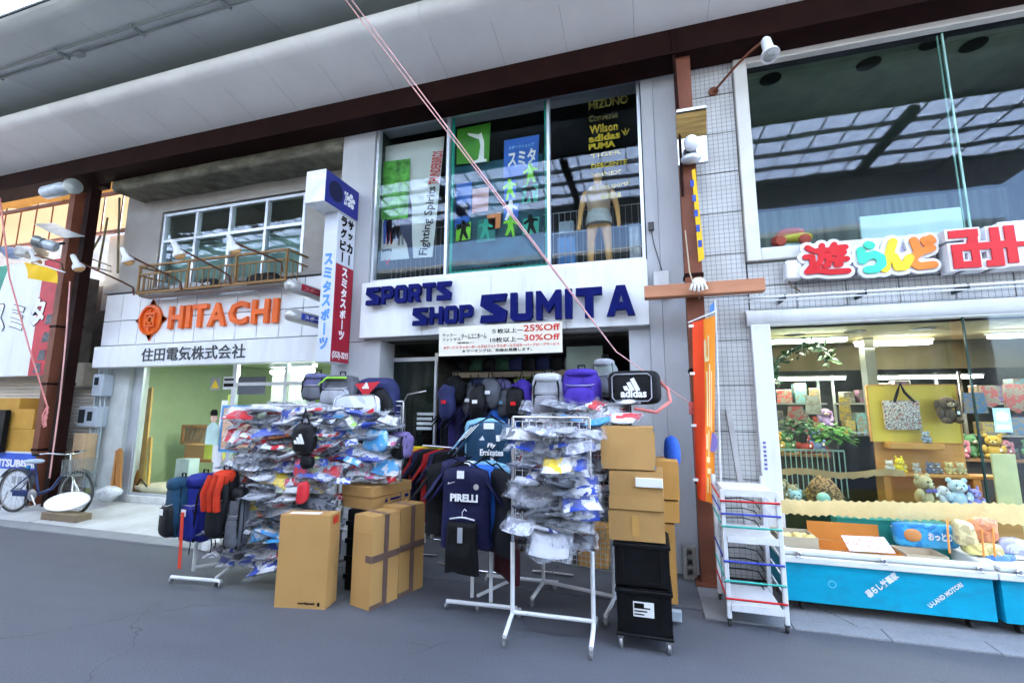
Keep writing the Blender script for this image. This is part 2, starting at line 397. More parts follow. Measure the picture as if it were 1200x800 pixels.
# ================================================================== SETTING
def struct(name, mb, m, **k): return mb.build(name, m, None, kind='structure', **k)
ASPH = mat('asphalt', (.1, .105, .122), .6, var=.1, scale=.9, bump=.5, bscale=160, dirt=.6, dscale=.55, dcol=(.068, .07, .08), stretch=(.5, 1.3, 1))
def weather(m, cell=1.1, crack=(.062, .064, .072), speck=.16):
    n = m.node_tree.nodes; l = m.node_tree.links; bs = n['Principled BSDF']; old = bs.inputs['Base Color'].links[0].from_socket
    tc = n.new('ShaderNodeTexCoord')
    sp = n.new('ShaderNodeTexNoise'); sp.inputs['Scale'].default_value = 130; sp.inputs['Detail'].default_value = 2; l.new(tc.outputs['Object'], sp.inputs['Vector'])
    mr = n.new('ShaderNodeMapRange'); mr.inputs['From Min'].default_value = .3; mr.inputs['From Max'].default_value = .7; mr.inputs['To Min'].default_value = 1-speck*1.6; mr.inputs['To Max'].default_value = 1+speck*1.6; l.new(sp.outputs['Fac'], mr.inputs[0])
    hs = n.new('ShaderNodeHueSaturation'); l.new(mr.outputs[0], hs.inputs['Value']); l.new(old, hs.inputs['Color'])
    wn = n.new('ShaderNodeTexNoise'); wn.inputs['Scale'].default_value = 2.2; wn.inputs['Detail'].default_value = 4; l.new(tc.outputs['Object'], wn.inputs['Vector'])
    ad = n.new('ShaderNodeMix'); ad.data_type = 'RGBA'; ad.inputs['Factor'].default_value = .35; l.new(tc.outputs['Object'], ad.inputs['A']); l.new(wn.outputs['Color'], ad.inputs['B'])
    vo = n.new('ShaderNodeTexVoronoi'); vo.feature = 'DISTANCE_TO_EDGE'; vo.inputs['Scale'].default_value = cell; l.new(ad.outputs['Result'], vo.inputs['Vector'])
    ms = n.new('ShaderNodeTexNoise'); ms.inputs['Scale'].default_value = .7; l.new(tc.outputs['Object'], ms.inputs['Vector'])
    th = n.new('ShaderNodeMath'); th.operation = 'LESS_THAN'; th.inputs[1].default_value = .003; l.new(vo.outputs['Distance'], th.inputs[0])
    gt = n.new('ShaderNodeMath'); gt.operation = 'GREATER_THAN'; gt.inputs[1].default_value = .55; l.new(ms.outputs['Fac'], gt.inputs[0])
    mu = n.new('ShaderNodeMath'); mu.operation = 'MULTIPLY'; l.new(th.outputs[0], mu.inputs[0]); l.new(gt.outputs[0], mu.inputs[1])
    mx = n.new('ShaderNodeMix'); mx.data_type = 'RGBA'; l.new(mu.outputs[0], mx.inputs['Factor']); l.new(hs.outputs[0], mx.inputs['A']); mx.inputs['B'].default_value = crack+(1,)
    l.new(mx.outputs['Result'], bs.inputs['Base Color'])
weather(ASPH)
PAVE = mat('worn_pavement', (.13, .135, .15), .8, var=.2, scale=2, bump=.3, bscale=120, dirt=.5, dscale=1.1, dcol=(.07, .07, .075))
APRON = mat('pale_concrete_apron', (.5, .5, .5), .8, var=.1, scale=2, bump=.25, bscale=90, dirt=.5, dscale=1.4, dcol=(.3, .29, .27))
KERB = mat('kerb_concrete', (.24, .245, .26), .8, var=.12, scale=6, bump=.3, bscale=80, dirt=.4, dscale=3, dcol=(.13, .13, .13))
struct('road', MB().add([(-250, -250, 0), (250, -250, 0), (250, 250, 0), (-250, 250, 0)], [(0, 1, 2, 3)]), ASPH)
weather(PAVE, 1.6); weather(APRON, .8, (.2, .2, .19), .1); weather(KERB, .5, (.08, .08, .08), .12)
struct('pavement', MB().box(-3.95, .35, 4.2, 9.0, -.1, .006), PAVE)
struct('pavement', MB().box(.353, 9, 4.22, 4.98, -.1, .012), KERB)
# pale apron in front of the electrical shop, rising to its threshold
ap = MB()
for (y0, z0, y1, z1) in ((4.44, .02, 5.62, .11),):
    ap.add([(-13, y0, z0), (-3.953, y0, z0), (-3.953, y1, z1), (-13, y1, z1), (-13, y0, -.1), (-3.953, y0, -.1), (-3.953, y1, -.1), (-13, y1, -.1)],
           [(0, 1, 2, 3), (0, 4, 5, 1), (1, 5, 6, 2), (2, 6, 7, 3), (3, 7, 4, 0)])
struct('pavement', ap, APRON)
for i in range(10):
    a = -13+i*.905
    struct('kerb', MB().box(a, a+.9, 4.2, 4.436, -.1, .018, .004), KERB)
for i in range(9):
    a = .353+i*.605
    struct('kerb', MB().box(a, a+.6, 4.05, 4.215, -.1, .014, .004), KERB)

# ------------------------------------------------------------------ arcade roof
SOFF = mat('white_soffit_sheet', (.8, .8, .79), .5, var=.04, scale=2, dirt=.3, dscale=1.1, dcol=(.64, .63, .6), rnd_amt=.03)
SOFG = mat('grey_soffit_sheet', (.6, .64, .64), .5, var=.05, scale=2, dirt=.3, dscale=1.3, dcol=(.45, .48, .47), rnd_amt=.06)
STEELD = mat('dark_green_steel', (.03, .04, .04), .5, var=.2)
SKYP = translucent('polycarbonate_sheet', (.74, .83, .95), .75)
_n = SKYP.node_tree.nodes; _l = SKYP.node_tree.links; _t = _n.new('ShaderNodeBsdfTransparent'); _t.inputs[0].default_value = (.9, .93, .96, 1); _x = _n.new('ShaderNodeMixShader'); _x.inputs[0].default_value = .5
_l.new(_n['Mix Shader'].outputs[0], _x.inputs[1]); _l.new(_t.outputs[0], _x.inputs[2]); _l.new(_x.outputs[0], _n['Material Output'].inputs[0])
roof = thing('arcade_roof', 'long white arcade canopy with panelled soffits over the shopping street', 'arcade roof', (-4, 4.8, 0))
P1 = [(4.735, 5.672), (4.05, 5.832), (3.975, 5.856), (3.935, 5.895), (3.92, 5.95), (3.945, 6.01), (4.0, 6.045), (4.5, 6.1)]
P2 = [(4.7, 6.52), (4.2, 6.40), (3.65, 6.315), (3.15, 6.275), (3.075, 6.29), (3.03, 6.33), (3.025, 6.38), (3.06, 6.425), (3.4, 6.46)]
def panel(prof, x0, x1, t=.006):
    b = MB(); k = len(prof)
    vs = [(x, y, z) for x in (x0, x1) for y, z in prof]
    fs = [(i, k+i, k+i+1, i+1) for i in range(k-1)]
    b.add(vs, fs); return b
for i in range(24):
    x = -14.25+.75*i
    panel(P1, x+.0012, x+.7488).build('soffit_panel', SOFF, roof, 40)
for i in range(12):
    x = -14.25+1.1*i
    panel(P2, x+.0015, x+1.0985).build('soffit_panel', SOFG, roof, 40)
# unseen backing added above the soffits to block sky light in the slits
bk = MB(); bk.box(-14.3, 3.9, 4.1, 4.72, 6.105, 6.16); bk.box(-14.3, 0.2, 3.1, 4.7, 6.53, 6.56); bk.build('gutter_deck', STEELD, roof)
MB().box(-14.3, 8, 4.72, 4.92, 5.36, 5.668).build('beam', BROWN, roof)
MB().box(-14.3, 8, 4.66, 4.98, 5.33, 5.358).build('beam_flange', BROWN, roof)
MB().box(-14.3, 8, 4.735, 4.82, 5.67, 6.5).build('fascia', STEELD, roof)
rf = MB()
ZR = 6.75
rf.box(-44, 8, 1.45, 2.9, ZR, ZR+.06); rf.box(-44, 8, -2.6, -.95, ZR, ZR+.06)
rf.build('roof_deck', mat('roof_deck_paint', (.32, .33, .33), .6), roof)
# skylights: purlins, rafters, panes
for ys in ((-.95, 1.45), (2.9, 4.7)):
    fm = MB(); n = 4
    for i in range(n+1):
        y = ys[0]+(ys[1]-ys[0])*i/n; fm.box(-44, 8, y-.018, y+.018, ZR-.05, ZR+.03)
    for k in range(-10, 8 if ys[0] < 2 else -10): x = -13.5+k*3.0; fm.box(x-.08, x+.08, ys[0]+.02, ys[1]-.02, ZR-.16, ZR-.06)
    for k in range(-60 if ys[0] < 2 else 0, 44 if ys[0] < 2 else 9): x = -13.75+k*(.5 if ys[0] < 2 else 2.6); fm.box(x-.012, x+.012, ys[0]+.019, ys[1]-.019, ZR-.005, ZR+.015)
    fm.build('skylight_frame', STEELD, roof)
    MB().box(-44, 8, ys[0], ys[1], ZR+.032, ZR+.038).build('skylight_sheet', SKYP, roof)
# opposite side of the arcade (behind the viewer, seen in the glass)
op = MB(); Q = [(-3.4, 5.67), (-2.7, 5.83), (-2.62, 5.9), (-2.64, 6.0), (-2.9, 6.08)]
vs = [(x, y, z) for x in (-44, 8) for y, z in Q]; op.add(vs, [(i, len(Q)+i, len(Q)+i+1, i+1) for i in range(len(Q)-1)])
op.build('opposite_soffit', SOFF, roof, 40)
opb = thing('opposite_building', 'grey shuttered shop row across the arcade behind the viewer', 'building', (-3, -4, 0))
b = MB(); b.box(-44, 8, -4.2, -4, 0, 6.6); b.build('wall', mat('opposite_wall', (.25, .25, .24), .8, var=.1), opb)
b = MB()
for k in range(44): b.box(-13.9+k*.5, -13.65+k*.5, -3.998, -3.96, .0, 4.9)
b.build('shutter', mat('opposite_shutter', (.12, .13, .125), .6, var=.1), opb)
far = thing('far_building', 'plain grey shop row farther down the arcade beyond the left border', 'building', (-29, 5.5, 0))
MB().box(-44, -14.35, 5.3, 9.5, 0, 6.6).build('wall', mat('far_wall', (.22, .21, .2), .8, var=.2), far)
k_ = MB(); P3 = [(5.3, 5.6)]+P1[:6]; k_.add([(x, y, z) for x in (-44, -14.3) for y, z in P3], [(i, len(P3)+i, len(P3)+i+1, i+1) for i in range(len(P3)-1)]); k_.build('far_soffit', SOFF, far, 40)
# conduits on the upper soffit
t = MB()
for (y, z) in ((3.62, 6.285), (3.5, 6.275)): t.tube([(-14, y, z), (-1, y, z)], .013, 6)
for k in range(9):
    x = -13+k*1.4; t.box(x, x+.03, 3.47, 3.65, 6.265, 6.30)
    if k % 3 == 1: t.box(x+.2, x+.32, 3.585, 3.655, 6.245, 6.3)
tag(t.build('conduit_pipe', mat('grey_conduit', (.3, .33, .33), .4, var=.1), None, 60), 'pair of grey conduit pipes running along the upper arcade soffit', 'pipe')

# steel columns that carry the beam
def column(x0, x1, y0, y1, z1, label, m=RUST):
    t = thing('arcade_column', label, 'column', ((x0+x1)/2, (y0+y1)/2, 0), 0, 'steel columns of the arcade')
    b = MB(); f = .012
    b.box(x0, x1, y0, y0+f, .02, z1); b.box(x0, x1, y1-f, y1, .02, z1); b.box((x0+x1)/2-.006, (x0+x1)/2+.006, y0+f, y1-f, .02, z1)
    b.box(x0, x0+.006, y0+f, y1-f, .02, z1); b.box(x1-.006, x1, y0+f, y1-f, .02, z1)
    b.build('shaft', m, t)
    MB().box(x0-.05, x1+.05, y0-.05, y1+.05, 0.0, .03).build('base_plate', m, t)
    c = MB()
    for z in (.9, 1.95, 2.9):
        c.box(x0-.01, x1+.01, y0-.01, y1+.01, z, z+.035)
    c.build('clamp', BROWN, t)
    return t
_a, _b, _c = F(50, 442, 4.98).x, F(55.5, 442, 4.98).x, F(69.5, 442, 5.0).x
column(_a, _a+.14, 4.98, 5.16, 5.33, 'brown steel column left of its twin, behind the parked bicycle, with a pink rope knot')
column(_c, _c+.13, 5.0, 5.15, 5.33, 'brown steel column right of its twin, nearer the electric meter boxes', BROWN)
q = MB(); q.box(_a-.1, _c+.25, 4.925, 5.2, 5.36, 5.5); q.build('column_bracket', BROWN, roof)
column(.40, .56, 4.74, 4.9, 5.33, 'orange brown steel column between the sports shop and the tiled wall')

# ================================================================== ELECTRICAL SHOP (HITACHI)
YH = 5.5
TILEW = mat('white_fascia_tile', (.76, .77, .78), .25, var=.03, dirt=.25, dscale=1.5, dcol=(.55, .55, .55), rnd_amt=.03)
STUCCO = mat('stained_stucco', (.36, .34, .31), .9, var=.1, scale=2.5, bump=.3, bscale=60, dirt=.45, dscale=1.3, dcol=(.21, .19, .165))
MOSS = mat('mossy_concrete', (.17, .16, .12), .95, var=.35, scale=5, bump=.7, bscale=25, dirt=.85, dscale=2.2, dcol=(.03, .03, .022), stretch=(1, 1, 2))
GREENW = mat('pale_green_wall', (.5, .62, .36), .7, var=.05)
GLS = glass('shop_glass', (.93, .97, .95), wob=.12)
GLD = glass('dark_upper_glass', (.8, .88, .86), wob=.12)
es = thing('electrical_shop_building', 'two storey electrical shop with stained concrete upper wall and white tiled fascia', 'building', (-6.5, 5.5, 0))
XL, XR = F(136, 350, YH).x, -3.953     # building edges
wz0, wz1 = 3.6, F(192, 252, YH).z
wx0, wx1 = F(190, 275, YH).x, F(356, 235, YH).x
b = MB()
b.box(XL, wx0-.05, YH, YH+.2, 3.45, 6.2); b.box(wx1+.05, XR, YH, YH+.2, 3.45, 6.2); b.box(wx0-.05, wx1+.05, YH, YH+.2, wz1+.05, 6.2)
b.build('wall', STUCCO, es)
MB().box(XL, XR, 9.3, 9.5, 0, 6.2).build('back_wall', STUCCO, es); MB().box(XL, XL+.2, YH+.202, 9.298, 2.5, 6.2).build('side_wall', STUCCO, es)
MB().box(XL-.25, XR, YH-.4, 9.5, 6.205, 6.35).build('roof', CONC, es)
MB().box(wx0-.04, wx1+.04, YH+.22, YH+.25, 3.56, 4.42).build('curtain', mat('grey_green_curtain', (.3, .37, .34), .8, var=.15, scale=1.2, stretch=(6, 1, .3)), es)
MB().box(wx0-.04, wx1+.04, YH+.02, YH+.9, 3.5, 3.55).build('floor_slab', CONC, es)
ww = wx1-wx0
panes(es, wx0, wx1, wz0, wz1, YH+.06, [wx0+ww*k/4 for k in (1, 2, 3)], [4.42], None, ALU, GLD, .048, .08)
# mossy concrete eave
e0 = F(131, 224, 4.98); e1 = F(404, 184, 4.98)
ev = MB(); pr = [(5.5, e0.z+.02), (5.02, e0.z-.0), (4.97, e0.z+.05), (4.975, e0.z+.30), (5.02, e0.z+.36), (5.5, e0.z+.4)]
N = 40; xs = [e0.x+.0+(XR-e0.x-.002)*i/N for i in range(N+1)]; rr = random.Random(3)
vs = [(x, y-.0+.012*noise.noise((x*3, y*3, z*3)), z+.02*noise.noise((x*2.3, z, y))) for x in xs for y, z in pr]; k = len(pr)
ev.add(vs, [(i*k+j, i*k+(j+1) % k, (i+1)*k+(j+1) % k, (i+1)*k+j) for i in range(N) for j in range(k)]+[tuple(range(k-1, -1, -1)), tuple(N*k+j for j in range(k))])
ev.build('eave', MOSS, es, 50)
# tiled fascia: panels one by one
ft, fb = 3.5, 2.62
fx = [F(x, 360, YH-.12).x for x in (123.5, 137)]
nx = 12; fxs = [fx[0]+(XR-fx[0])*i/nx for i in range(nx+1)]
for i in range(nx):
    for (z0, z1) in ((fb, 3.03), (3.042, ft)):
        MB().box(fxs[i]+.006, fxs[i+1]-.006, YH-.12, YH-.08, z0, z1, .004).build('fascia_tile', TILEW, es)
MB().box(fx[0], XR, YH-.1, YH-.002, fb-.02, ft+.02).build('fascia_backing', mat('dark_joint', (.06, .07, .08), .8), es)
MB().box(fx[0]-.03, XR, YH-.16, YH-.002, ft+.022, ft+.07).build('coping', CONC, es)
# ground floor piers and sill
px0 = F(108, 575, YH).x; px1 = F(137, 575, YH).x; px2 = F(146, 570, YH).x
PIER = mat('painted_pier', (.55, .58, .56), .7, var=.08, dirt=.5, dscale=1.5, dcol=(.36, .34, .27))
MB().box(px0, px1, YH-.02, YH+.3, .1, 2.3).build('pier', PIER, es)
MB().box(px1+.002, px2, YH+.05, YH+.1, .1, 2.3).build('door_frame', ALU, es)
MB().box(px2, XR, YH+.02, YH+.2, .1, .2).build('sill', mat('white_sill', (.7, .7, .68), .6, dirt=.3), es)
sx = F(262, 560, YH+.05).x
room(es, px2-1.3, XR-.02, YH+.25, 8.6, .12, 2.5, GREENW, APRON, GREENW)
panes(es, px2+.02, sx, .22, 2.3, YH+.08, [], [], None, ALU, GLS, .04, .04)
panes(es, sx+.05, XR-.35, .22, 2.3, YH+.08, [sx+.05+.95], [1.95], None, ALU, GLS, .05, .06, 'glass_door')
MB().box(XR-.33, XR, YH-.05, YH+.3, .1, 2.3).build('pier', mat('white_pier', (.7, .71, .72), .6, var=.04, dirt=.3), es)
MB().box(sx-.75, sx+.05, YH+1.6, YH+1.66, .12, 2.5).build('partition', mat('grey_green_partition', (.35, .4, .36), .7), es)
lamp_area((-6.6, 6.6, 2.42), 2.4, .25, 5, (.95, 1, .9))
lamp_area((-5.0, 6.1, 2.38), 1.2, .2, 2.5, (.95, 1, .97))
ft_ = thing('ceiling_lamp', 'lit white fluorescent tube lamp at the top right of the electrical shop front', 'lamp', (-5., 5.9, 2.4))
MB().tube([F(318, 436, 5.95), F(368, 434, 5.95)], .03, 8).build('tube', glow('lit_tube', (.95, 1, 1), 3), ft_)
a, c = F(318, 433, 5.95), F(368, 431, 5.95)
MB().box(a.x, c.x, 5.9, 6.02, a.z+.03, a.z+.08).build('housing', WMETAL, ft_)

# sign board with the company name
s0 = F(107, 431, YH-.3); s1 = F(364, 423, YH-.3); st = F(108, 408, YH-.3)
sgn = thing('sign_board', 'long white sign board with black Japanese company name below the orange letters', 'sign', ((s0.x+s1.x)/2, YH-.25, s0.z))
MB().box(s0.x, XR, YH-.3, YH-.122, s0.z, st.z+.02, .01).build('board', WHITE, sgn)
ta, tb = F(165, 424, YH-.302), F(287, 419, YH-.302); tz = F(200, 405, YH-.302).z
MB().text('住田電気株式会社', (ta.x, YH-.301, s0.z+.07), UX, UZ, tb.x-ta.x, (st.z-s0.z)*.66, .006, .014).build('lettering', mat('grey_ink', (.05, .055, .06), .5), sgn)

# HITACHI letters
ht = thing('raised_sign', 'raised orange HITACHI letters with round emblem on the white tiled fascia', 'sign', (F(250, 370, YH-.2).x, YH-.12, 2.9))
y = YH-.123; h0 = F(199, 386, y); h1 = F(330, 378, y); hz = F(199, 360, y).z
OSIDE = mat('pale_letter_side', (.75, .6, .5), .5)
wtot = h1.x-h0.x; pos = [(0, .128), (.153, .035), (.205, .125), (.337, .15), (.505, .155), (.69, .13), (.85, .04)]
for ch, (a, wd) in zip('HITACHI', pos):
    a *= 1.1; wd *= 1.1
    q = MB(); o = Vector((h0.x+a*wtot, y, h0.z))
    q.text(ch, o, UX, UZ, wd*wtot, hz-h0.z, .05, .035)
    q.build('letter', ORANGE, ht)
ec = F(178, 375, y); er = F(192, 375, y).x-ec.x
em = MB(); em.lathe([(er*.95, 0), (er*.95, .04), (er*.78, .05), (er*.78, .01)], (ec.x, y, ec.z), (0, -1, 0), 28)
for k in range(4):
    a = math.pi/2*k; dx, dz = math.cos(a), math.sin(a)
    em.prism([(-.06*1.2, 0), (.06*1.2, 0), (0, .1)], (ec.x+dx*er*.93, y-.005, ec.z+dz*er*.93), (-dz, 0, dx), (dx, 0, dz), .04) if False else None
    p = [(ec.x+dx*er*.9-dz*.07, y-.02, ec.z+dz*er*.9+dx*.07), (ec.x+dx*er*.9+dz*.07, y-.02, ec.z+dz*er*.9-dx*.07), (ec.x+dx*er*1.3, y-.02, ec.z+dz*er*1.3)]
    em.add(p+[(q[0], y-.002, q[2]) for q in p], [(0, 1, 2), (2, 1, 0), (0, 1, 4, 3), (1, 2, 5, 4), (2, 0, 3, 5)])
for (x, z, w_, h_) in ((0, .40, 1.05, .12), (0, -.40, 1.05, .12), (-.42, 0, .13, .62), (.42, 0, .13, .62), (0, .62, .12, .2), (0, -.62, .12, .2)):
    em.box(ec.x+(x-w_/2)*er*.8, ec.x+(x+w_/2)*er*.8, y-.045, y-.004, ec.z+(z-h_/2)*er*.95, ec.z+(z+h_/2)*er*.95)
em.lathe([(er*.27, .004), (er*.27, .04), (er*.15, .041), (er*.15, .01)], (ec.x, y, ec.z), (0, -1, 0), 16)
em.build('emblem', ORANGE, ht)
MB().lathe([(er*.74, -.01), (er*.74, .003)], (ec.x, y, ec.z), (0, -1, 0), 24).build('emblem_ground', mat('pale_orange', (.78, .6, .48), .5), ht)

# balcony railing
YB = 5.12
bl = F(160, 346, YB); br_ = F(336, 328, YB); tz = (F(160, 313, YB).z+F(336, 290, YB).z)/2; bz = (bl.z+br_.z)/2
RAIL = mat('rusty_yellow_paint', (.3, .17, .065), .6, var=.2, scale=6, dirt=.6, dscale=6, dcol=(.07, .03, .018), bump=.1)
bal = thing('balcony_railing', 'rusty yellow steel balcony railing below the upper window of the electrical shop', 'railing', ((bl.x+br_.x)/2, YB, bz))
q = MB(); x0, x1 = bl.x, br_.x
q.box(x0, x1, YB-.02, YB+.02, tz-.032, tz); q.box(x0, x1, YB-.02, YB+.02, bz, bz+.035); q.box(x0+.02, x1-.02, YB-.012, YB+.012, tz-.17, tz-.145)
for x in (x0, x1):
    q.box(x-.014, x+.014, YB+.022, YH-.0, tz-.03, tz-.004); q.box(x-.015, x+.015, YB+.022, YH, bz, bz+.03); q.box(x-.01, x+.01, YB+.022, YH, tz-.17, tz-.15)
q.build('rail', RAIL, bal)
for x in (x0+.02, x0+(x1-x0)*.36, x0+(x1-x0)*.68, x1-.02):
    MB().box(x-.014, x+.014, YB-.018, YB+.012, bz+.037, tz-.034).build('post', RAIL, bal)
n = 26
for i in range(1, n):
    x = x0+(x1-x0)*i/n; MB().tube([(x, YB, bz+.03), (x, YB, tz-.15)], .008, 6).build('baluster', RAIL, bal)
for k in range(1, 4):
    yy = YB+(YH-YB)*k/4
    for x in (x0, x1): MB().tube([(x, yy, bz+.02), (x, yy, tz-.16)], .008, 6).build('baluster', RAIL, bal)
MB().box(x0, x1, YB+.03, YH-.17, bz-.03, bz-.002).build('balcony_floor', CONC, bal)
# clutter on the balcony
for i, (a, c, col, lab) in enumerate(((.16, .5, (.45, .46, .48), 'long grey rolled sheet lying on the balcony behind the rusty railing'), (.36, .5, (.02, .02, .022), 'black bundle lying on the balcony left of centre'), (.68, .9, (.015, .015, .015), 'black bundle lying on the balcony near its right end'))):
    m_ = mat('balcony_bundle_%d' % i, col, .7, var=.2, bump=.3)
    xa, xc = x0+(x1-x0)*a, x0+(x1-x0)*c
    tag(MB().blob(((xa+xc)/2, YB+.2, bz+.1), ((xc-xa)/2, .09, .12 if i else .07), .7, jit=.3, seed=i).build('bundle', m_, None, 60), lab, 'bundle')

# gooseneck sign lamps
def gooseneck(head, base, label):
    h, b0 = Vector(head), Vector(base)
    t = thing('sign_lamp', label, 'lamp', b0, 0, 'spot lamps on rusty arms above the electrical shop sign')
    mid = b0.lerp(h, .22)+Vector((0, 0, .1))
    MB().tube([b0, b0+Vector((0, -.03, .12)), mid, h], .014, 6).build('arm', mat('rusty_arm', (.12, .05, .03), .6, var=.2), t, 60)
    d = Vector((.25, .35, -.9)).normalized()
    MB().lathe([(.025, -.03), (.035, 0), (.04, .1), (.075, .15), (.08, .19)], h-d*.06, d, 14).build('shade', WMETAL, t, 40)
    MB().lathe([(.072, .0), (.06, .03), (.02, .05)], h+d*.131, d, 14).build('bulb', mat('amber_bulb', (.62, .36, .14), .3), t, 40)
for hp, bp, lb in (((88, 305), (157, 346), 'white spot lamp on a rusty arm hanging before the brown twin columns'), ((146, 297), (213, 340), 'white spot lamp at the left end of the balcony railing'),
                   ((206, 289), (270, 333), 'white spot lamp in front of the second window pane above the balcony'), ((271, 283), (331, 318), 'white spot lamp nearest the vertical sign tower')):
    gooseneck(F(*hp, 4.5), F(*bp, 5.08), lb)

# vertical sign tower
XT = -3.66; y0, y1 = 4.31, 4.975; zt = FX(381, 198, XT).z; zb = FX(386, 424, XT).z; zc = FX(385, 240, XT).z; xl = F(361, 197, 4.31).x
tw = thing('sign_tower', 'tall white vertical sign tower with red and blue panels projecting beside the sports shop', 'sign', ((XT+xl)/2, 4.7, zb))
yf = FX(397, 242, XT).y; xf = F(381.5, 242, yf).x
MB().box(xf, XT-.0, yf, y1, zb, zc-.002, .008).build('lightbox', mat('grey_white_acrylic', (.62, .65, .72), .3, var=.03, dirt=.25, dscale=3, dcol=(.5, .55, .65)), tw)
MB().box(xl-.02, XT+.02, y0, y1+.0, zc, zt, .008).build('cap_box', mat('white_acrylic', (.8, .8, .8)), tw)
SB = mat('blue_acrylic', (.025, .03, .24), .3, var=.05); SR = mat('dark_red_acrylic', (.33, .012, .03), .3, var=.06)
MB().box(XT+.021, XT+.026, y0+.01, y1-.01, zc+.006, zt-.006).build('blue_panel', SB, tw)
zr = FX(403, 312, XT).z
MB().box(XT+.001, XT+.006, yf+.01, y1-.01, zb+.01, zr).build('red_panel', SR, tw)
WI = mat('white_ink', (.82, .82, .82), .5, var=.02); LB = mat('sky_blue_ink', (.22, .48, .8), .5)
def column_text(s, o, u, cell, step, m, parent, depth=.003, bold=.02, name='lettering', wx=1.):
    q = MB()
    for i, ch in enumerate(s):
        oo = Vector(o)-UZ*step*i
        if ch == 'ー': q.prism([(-.07*cell, -.45*cell), (.07*cell, -.45*cell), (.07*cell, .45*cell), (-.07*cell, .45*cell)], oo, u, UZ, depth)
        elif ch in 'ッ': q.text(ch, oo, u, UZ, cell*.7*wx, cell*.62, depth, bold, center=True)
        else: q.text(ch, oo, u, UZ, cell*.88*wx, cell*.9, depth, bold, center=True)
    return q.build(name, m, parent)
hh = zr-zb; st_ = (hh-.3)/7
column_text('スミタスポーツ', (XT+.007, (yf+y1)/2, zr-st_*.62), UY, st_*.98, st_, WI, tw, bold=.05, wx=.95)
MB().text('(553)-3215', (XT+.007, yf+.03, zb+.04), UY, UZ, y1-yf-.06, .1, .003, .02).build('lettering', WI, tw)
sw = (zc-zr)/4.3
column_text('サッカー', (XT+.004, y1-.11, zc-sw*.62), UY, sw*.95, sw, INK, tw, bold=.05, wx=.9)
column_text('ラグビー', (XT+.004, yf+.12, zc-sw*.62), UY, sw*.95, sw, INK, tw, bold=.05, wx=.9)
column_text('スミタスポーツ', ((xf+XT)/2, yf-.003, zr+.05), UX, (zr-zb+.1)/7.6*.95, (zr-zb+.1)/7.6, mat('mid_blue_ink', (.1, .3, .68), .5), tw, bold=.05, wx=.85)
q = MB(); q.lathe([(.13, 0), (.13, .004)], (XT+.027, y0+.2, (zc+zt)/2), (1, 0, 0), 20); q.build('emblem', mat('dark_blue_ink', (.012, .012, .06), .5), tw)
q = MB()
for k in range(5):
    a = 2*math.pi*k/5+.3; q.lathe([(.035, 0), (.035, .004)], (XT+.027, y1-.17+.055*math.cos(a), (zc+zt)/2+.07*math.sin(a)), (1, 0, 0), 6)
q.lathe([(.03, 0), (.03, .005)], (XT+.027, y1-.17, (zc+zt)/2), (1, 0, 0), 6)
q.text('2F', (XT+.027, y0+.36, zc+.12), UY, UZ, .07, .18, .003, .01)
q.build('emblem', WI, tw)
q = MB()
for z in (3.0, 4.0): q.box(XT-.2, XT-.16, y1, 4.998, z, z+.05)
q.build('bracket', BROWN, tw)
# two tubular lamps beside the tower
for (p, colr, nm, z_) in (((345, 336), SR, 'red', 0), ((345, 370), mat('blue_label', (.03, .06, .35), .4), 'blue', 0)):
    c = F(*p, 4.35); c.x = -4.22; c = Vector((c.x, FX(p[0]-9, p[1]-4, -4.22).y, FX(p[0], p[1], -4.22).z))
    t = thing('tube_sign', 'grey tubular lamp with a %s label pointing at the street beside the sign tower' % nm, 'sign lamp', c, 0, 'tubular lamps beside the sign tower')
    r = .085; yb = 5.35
    MB().lathe([(.0, -.0), (.05, .01), (.075, .04), (r, .09), (r, yb-c.y)], c, UY, 18).build('body', mat('brushed_tube', (.5, .49, .47), .35, .5, dirt=.4, dscale=6, dcol=(.3, .25, .2)), t, 40)
    MB().box(c.x+r-.005, c.x+r+.012, c.y+.16, c.y+.62, c.z-.045, c.z+.035).build('label_strip', colr, t)
    MB().text('スポーツ', (c.x+r+.0125, c.y+.2, c.z-.03), UY, UZ, .36, .05, .002, .02).build('lettering', WI if nm == 'blue' else mat('pale_red_ink', (.6, .2, .2), .5), t)
# ================================================================== LEFT NEIGHBOUR
YN = 5.35
nb = thing('neighbour_building', 'shuttered shop at the far left with pale steel roller shutters', 'building', (-11, 5.5, 0))
SHUT = mat('beige_shutter', (.5, .47, .42), .55, .1, var=.06, dirt=.4, dscale=1.5, dcol=(.33, .29, .24))
def shutter(x0, x1, z0, z1, y, parent):
    q = MB(); p = .062; n = int((z1-z0)/p); vs = []; prof = []
    for i in range(n): prof += [(0, z0+i*p), (-.012, z0+(i+.25)*p), (-.012, z0+(i+.75)*p), (0, z0+(i+.95)*p)]
    q.add([(x, y+a, z) for x in (x0, x1) for a, z in prof], [(i, len(prof)+i, len(prof)+i+1, i+1) for i in range(len(prof)-1)])
    return q.build('shutter', SHUT, parent)
sz = F(40, 440, 5.1).z
shutter(-14, -9.75, .1, sz+.1, YN, nb); shutter(-10.6, -9.2, .1, 2.0, YN+.25, nb)
q = MB(); q.box(-9.75, -9.69, YN-.03, YN+.06, .1, sz+.1); q.build('shutter_rail', ALU, nb)
q = MB(); q.box(-12, XL-.02, YN+.6, YN+.7, 0, 1.99); q.build('wall', mat('dark_gap_wall', (.1, .085, .075), .9, var=.3), nb)
q = MB(); q.box(-14, -9.6, YN+.1, YN+.3, sz+.1, 3.9); q.build('wall', mat('dark_gap_wall', (.1, .085, .075), .9, var=.3), nb)
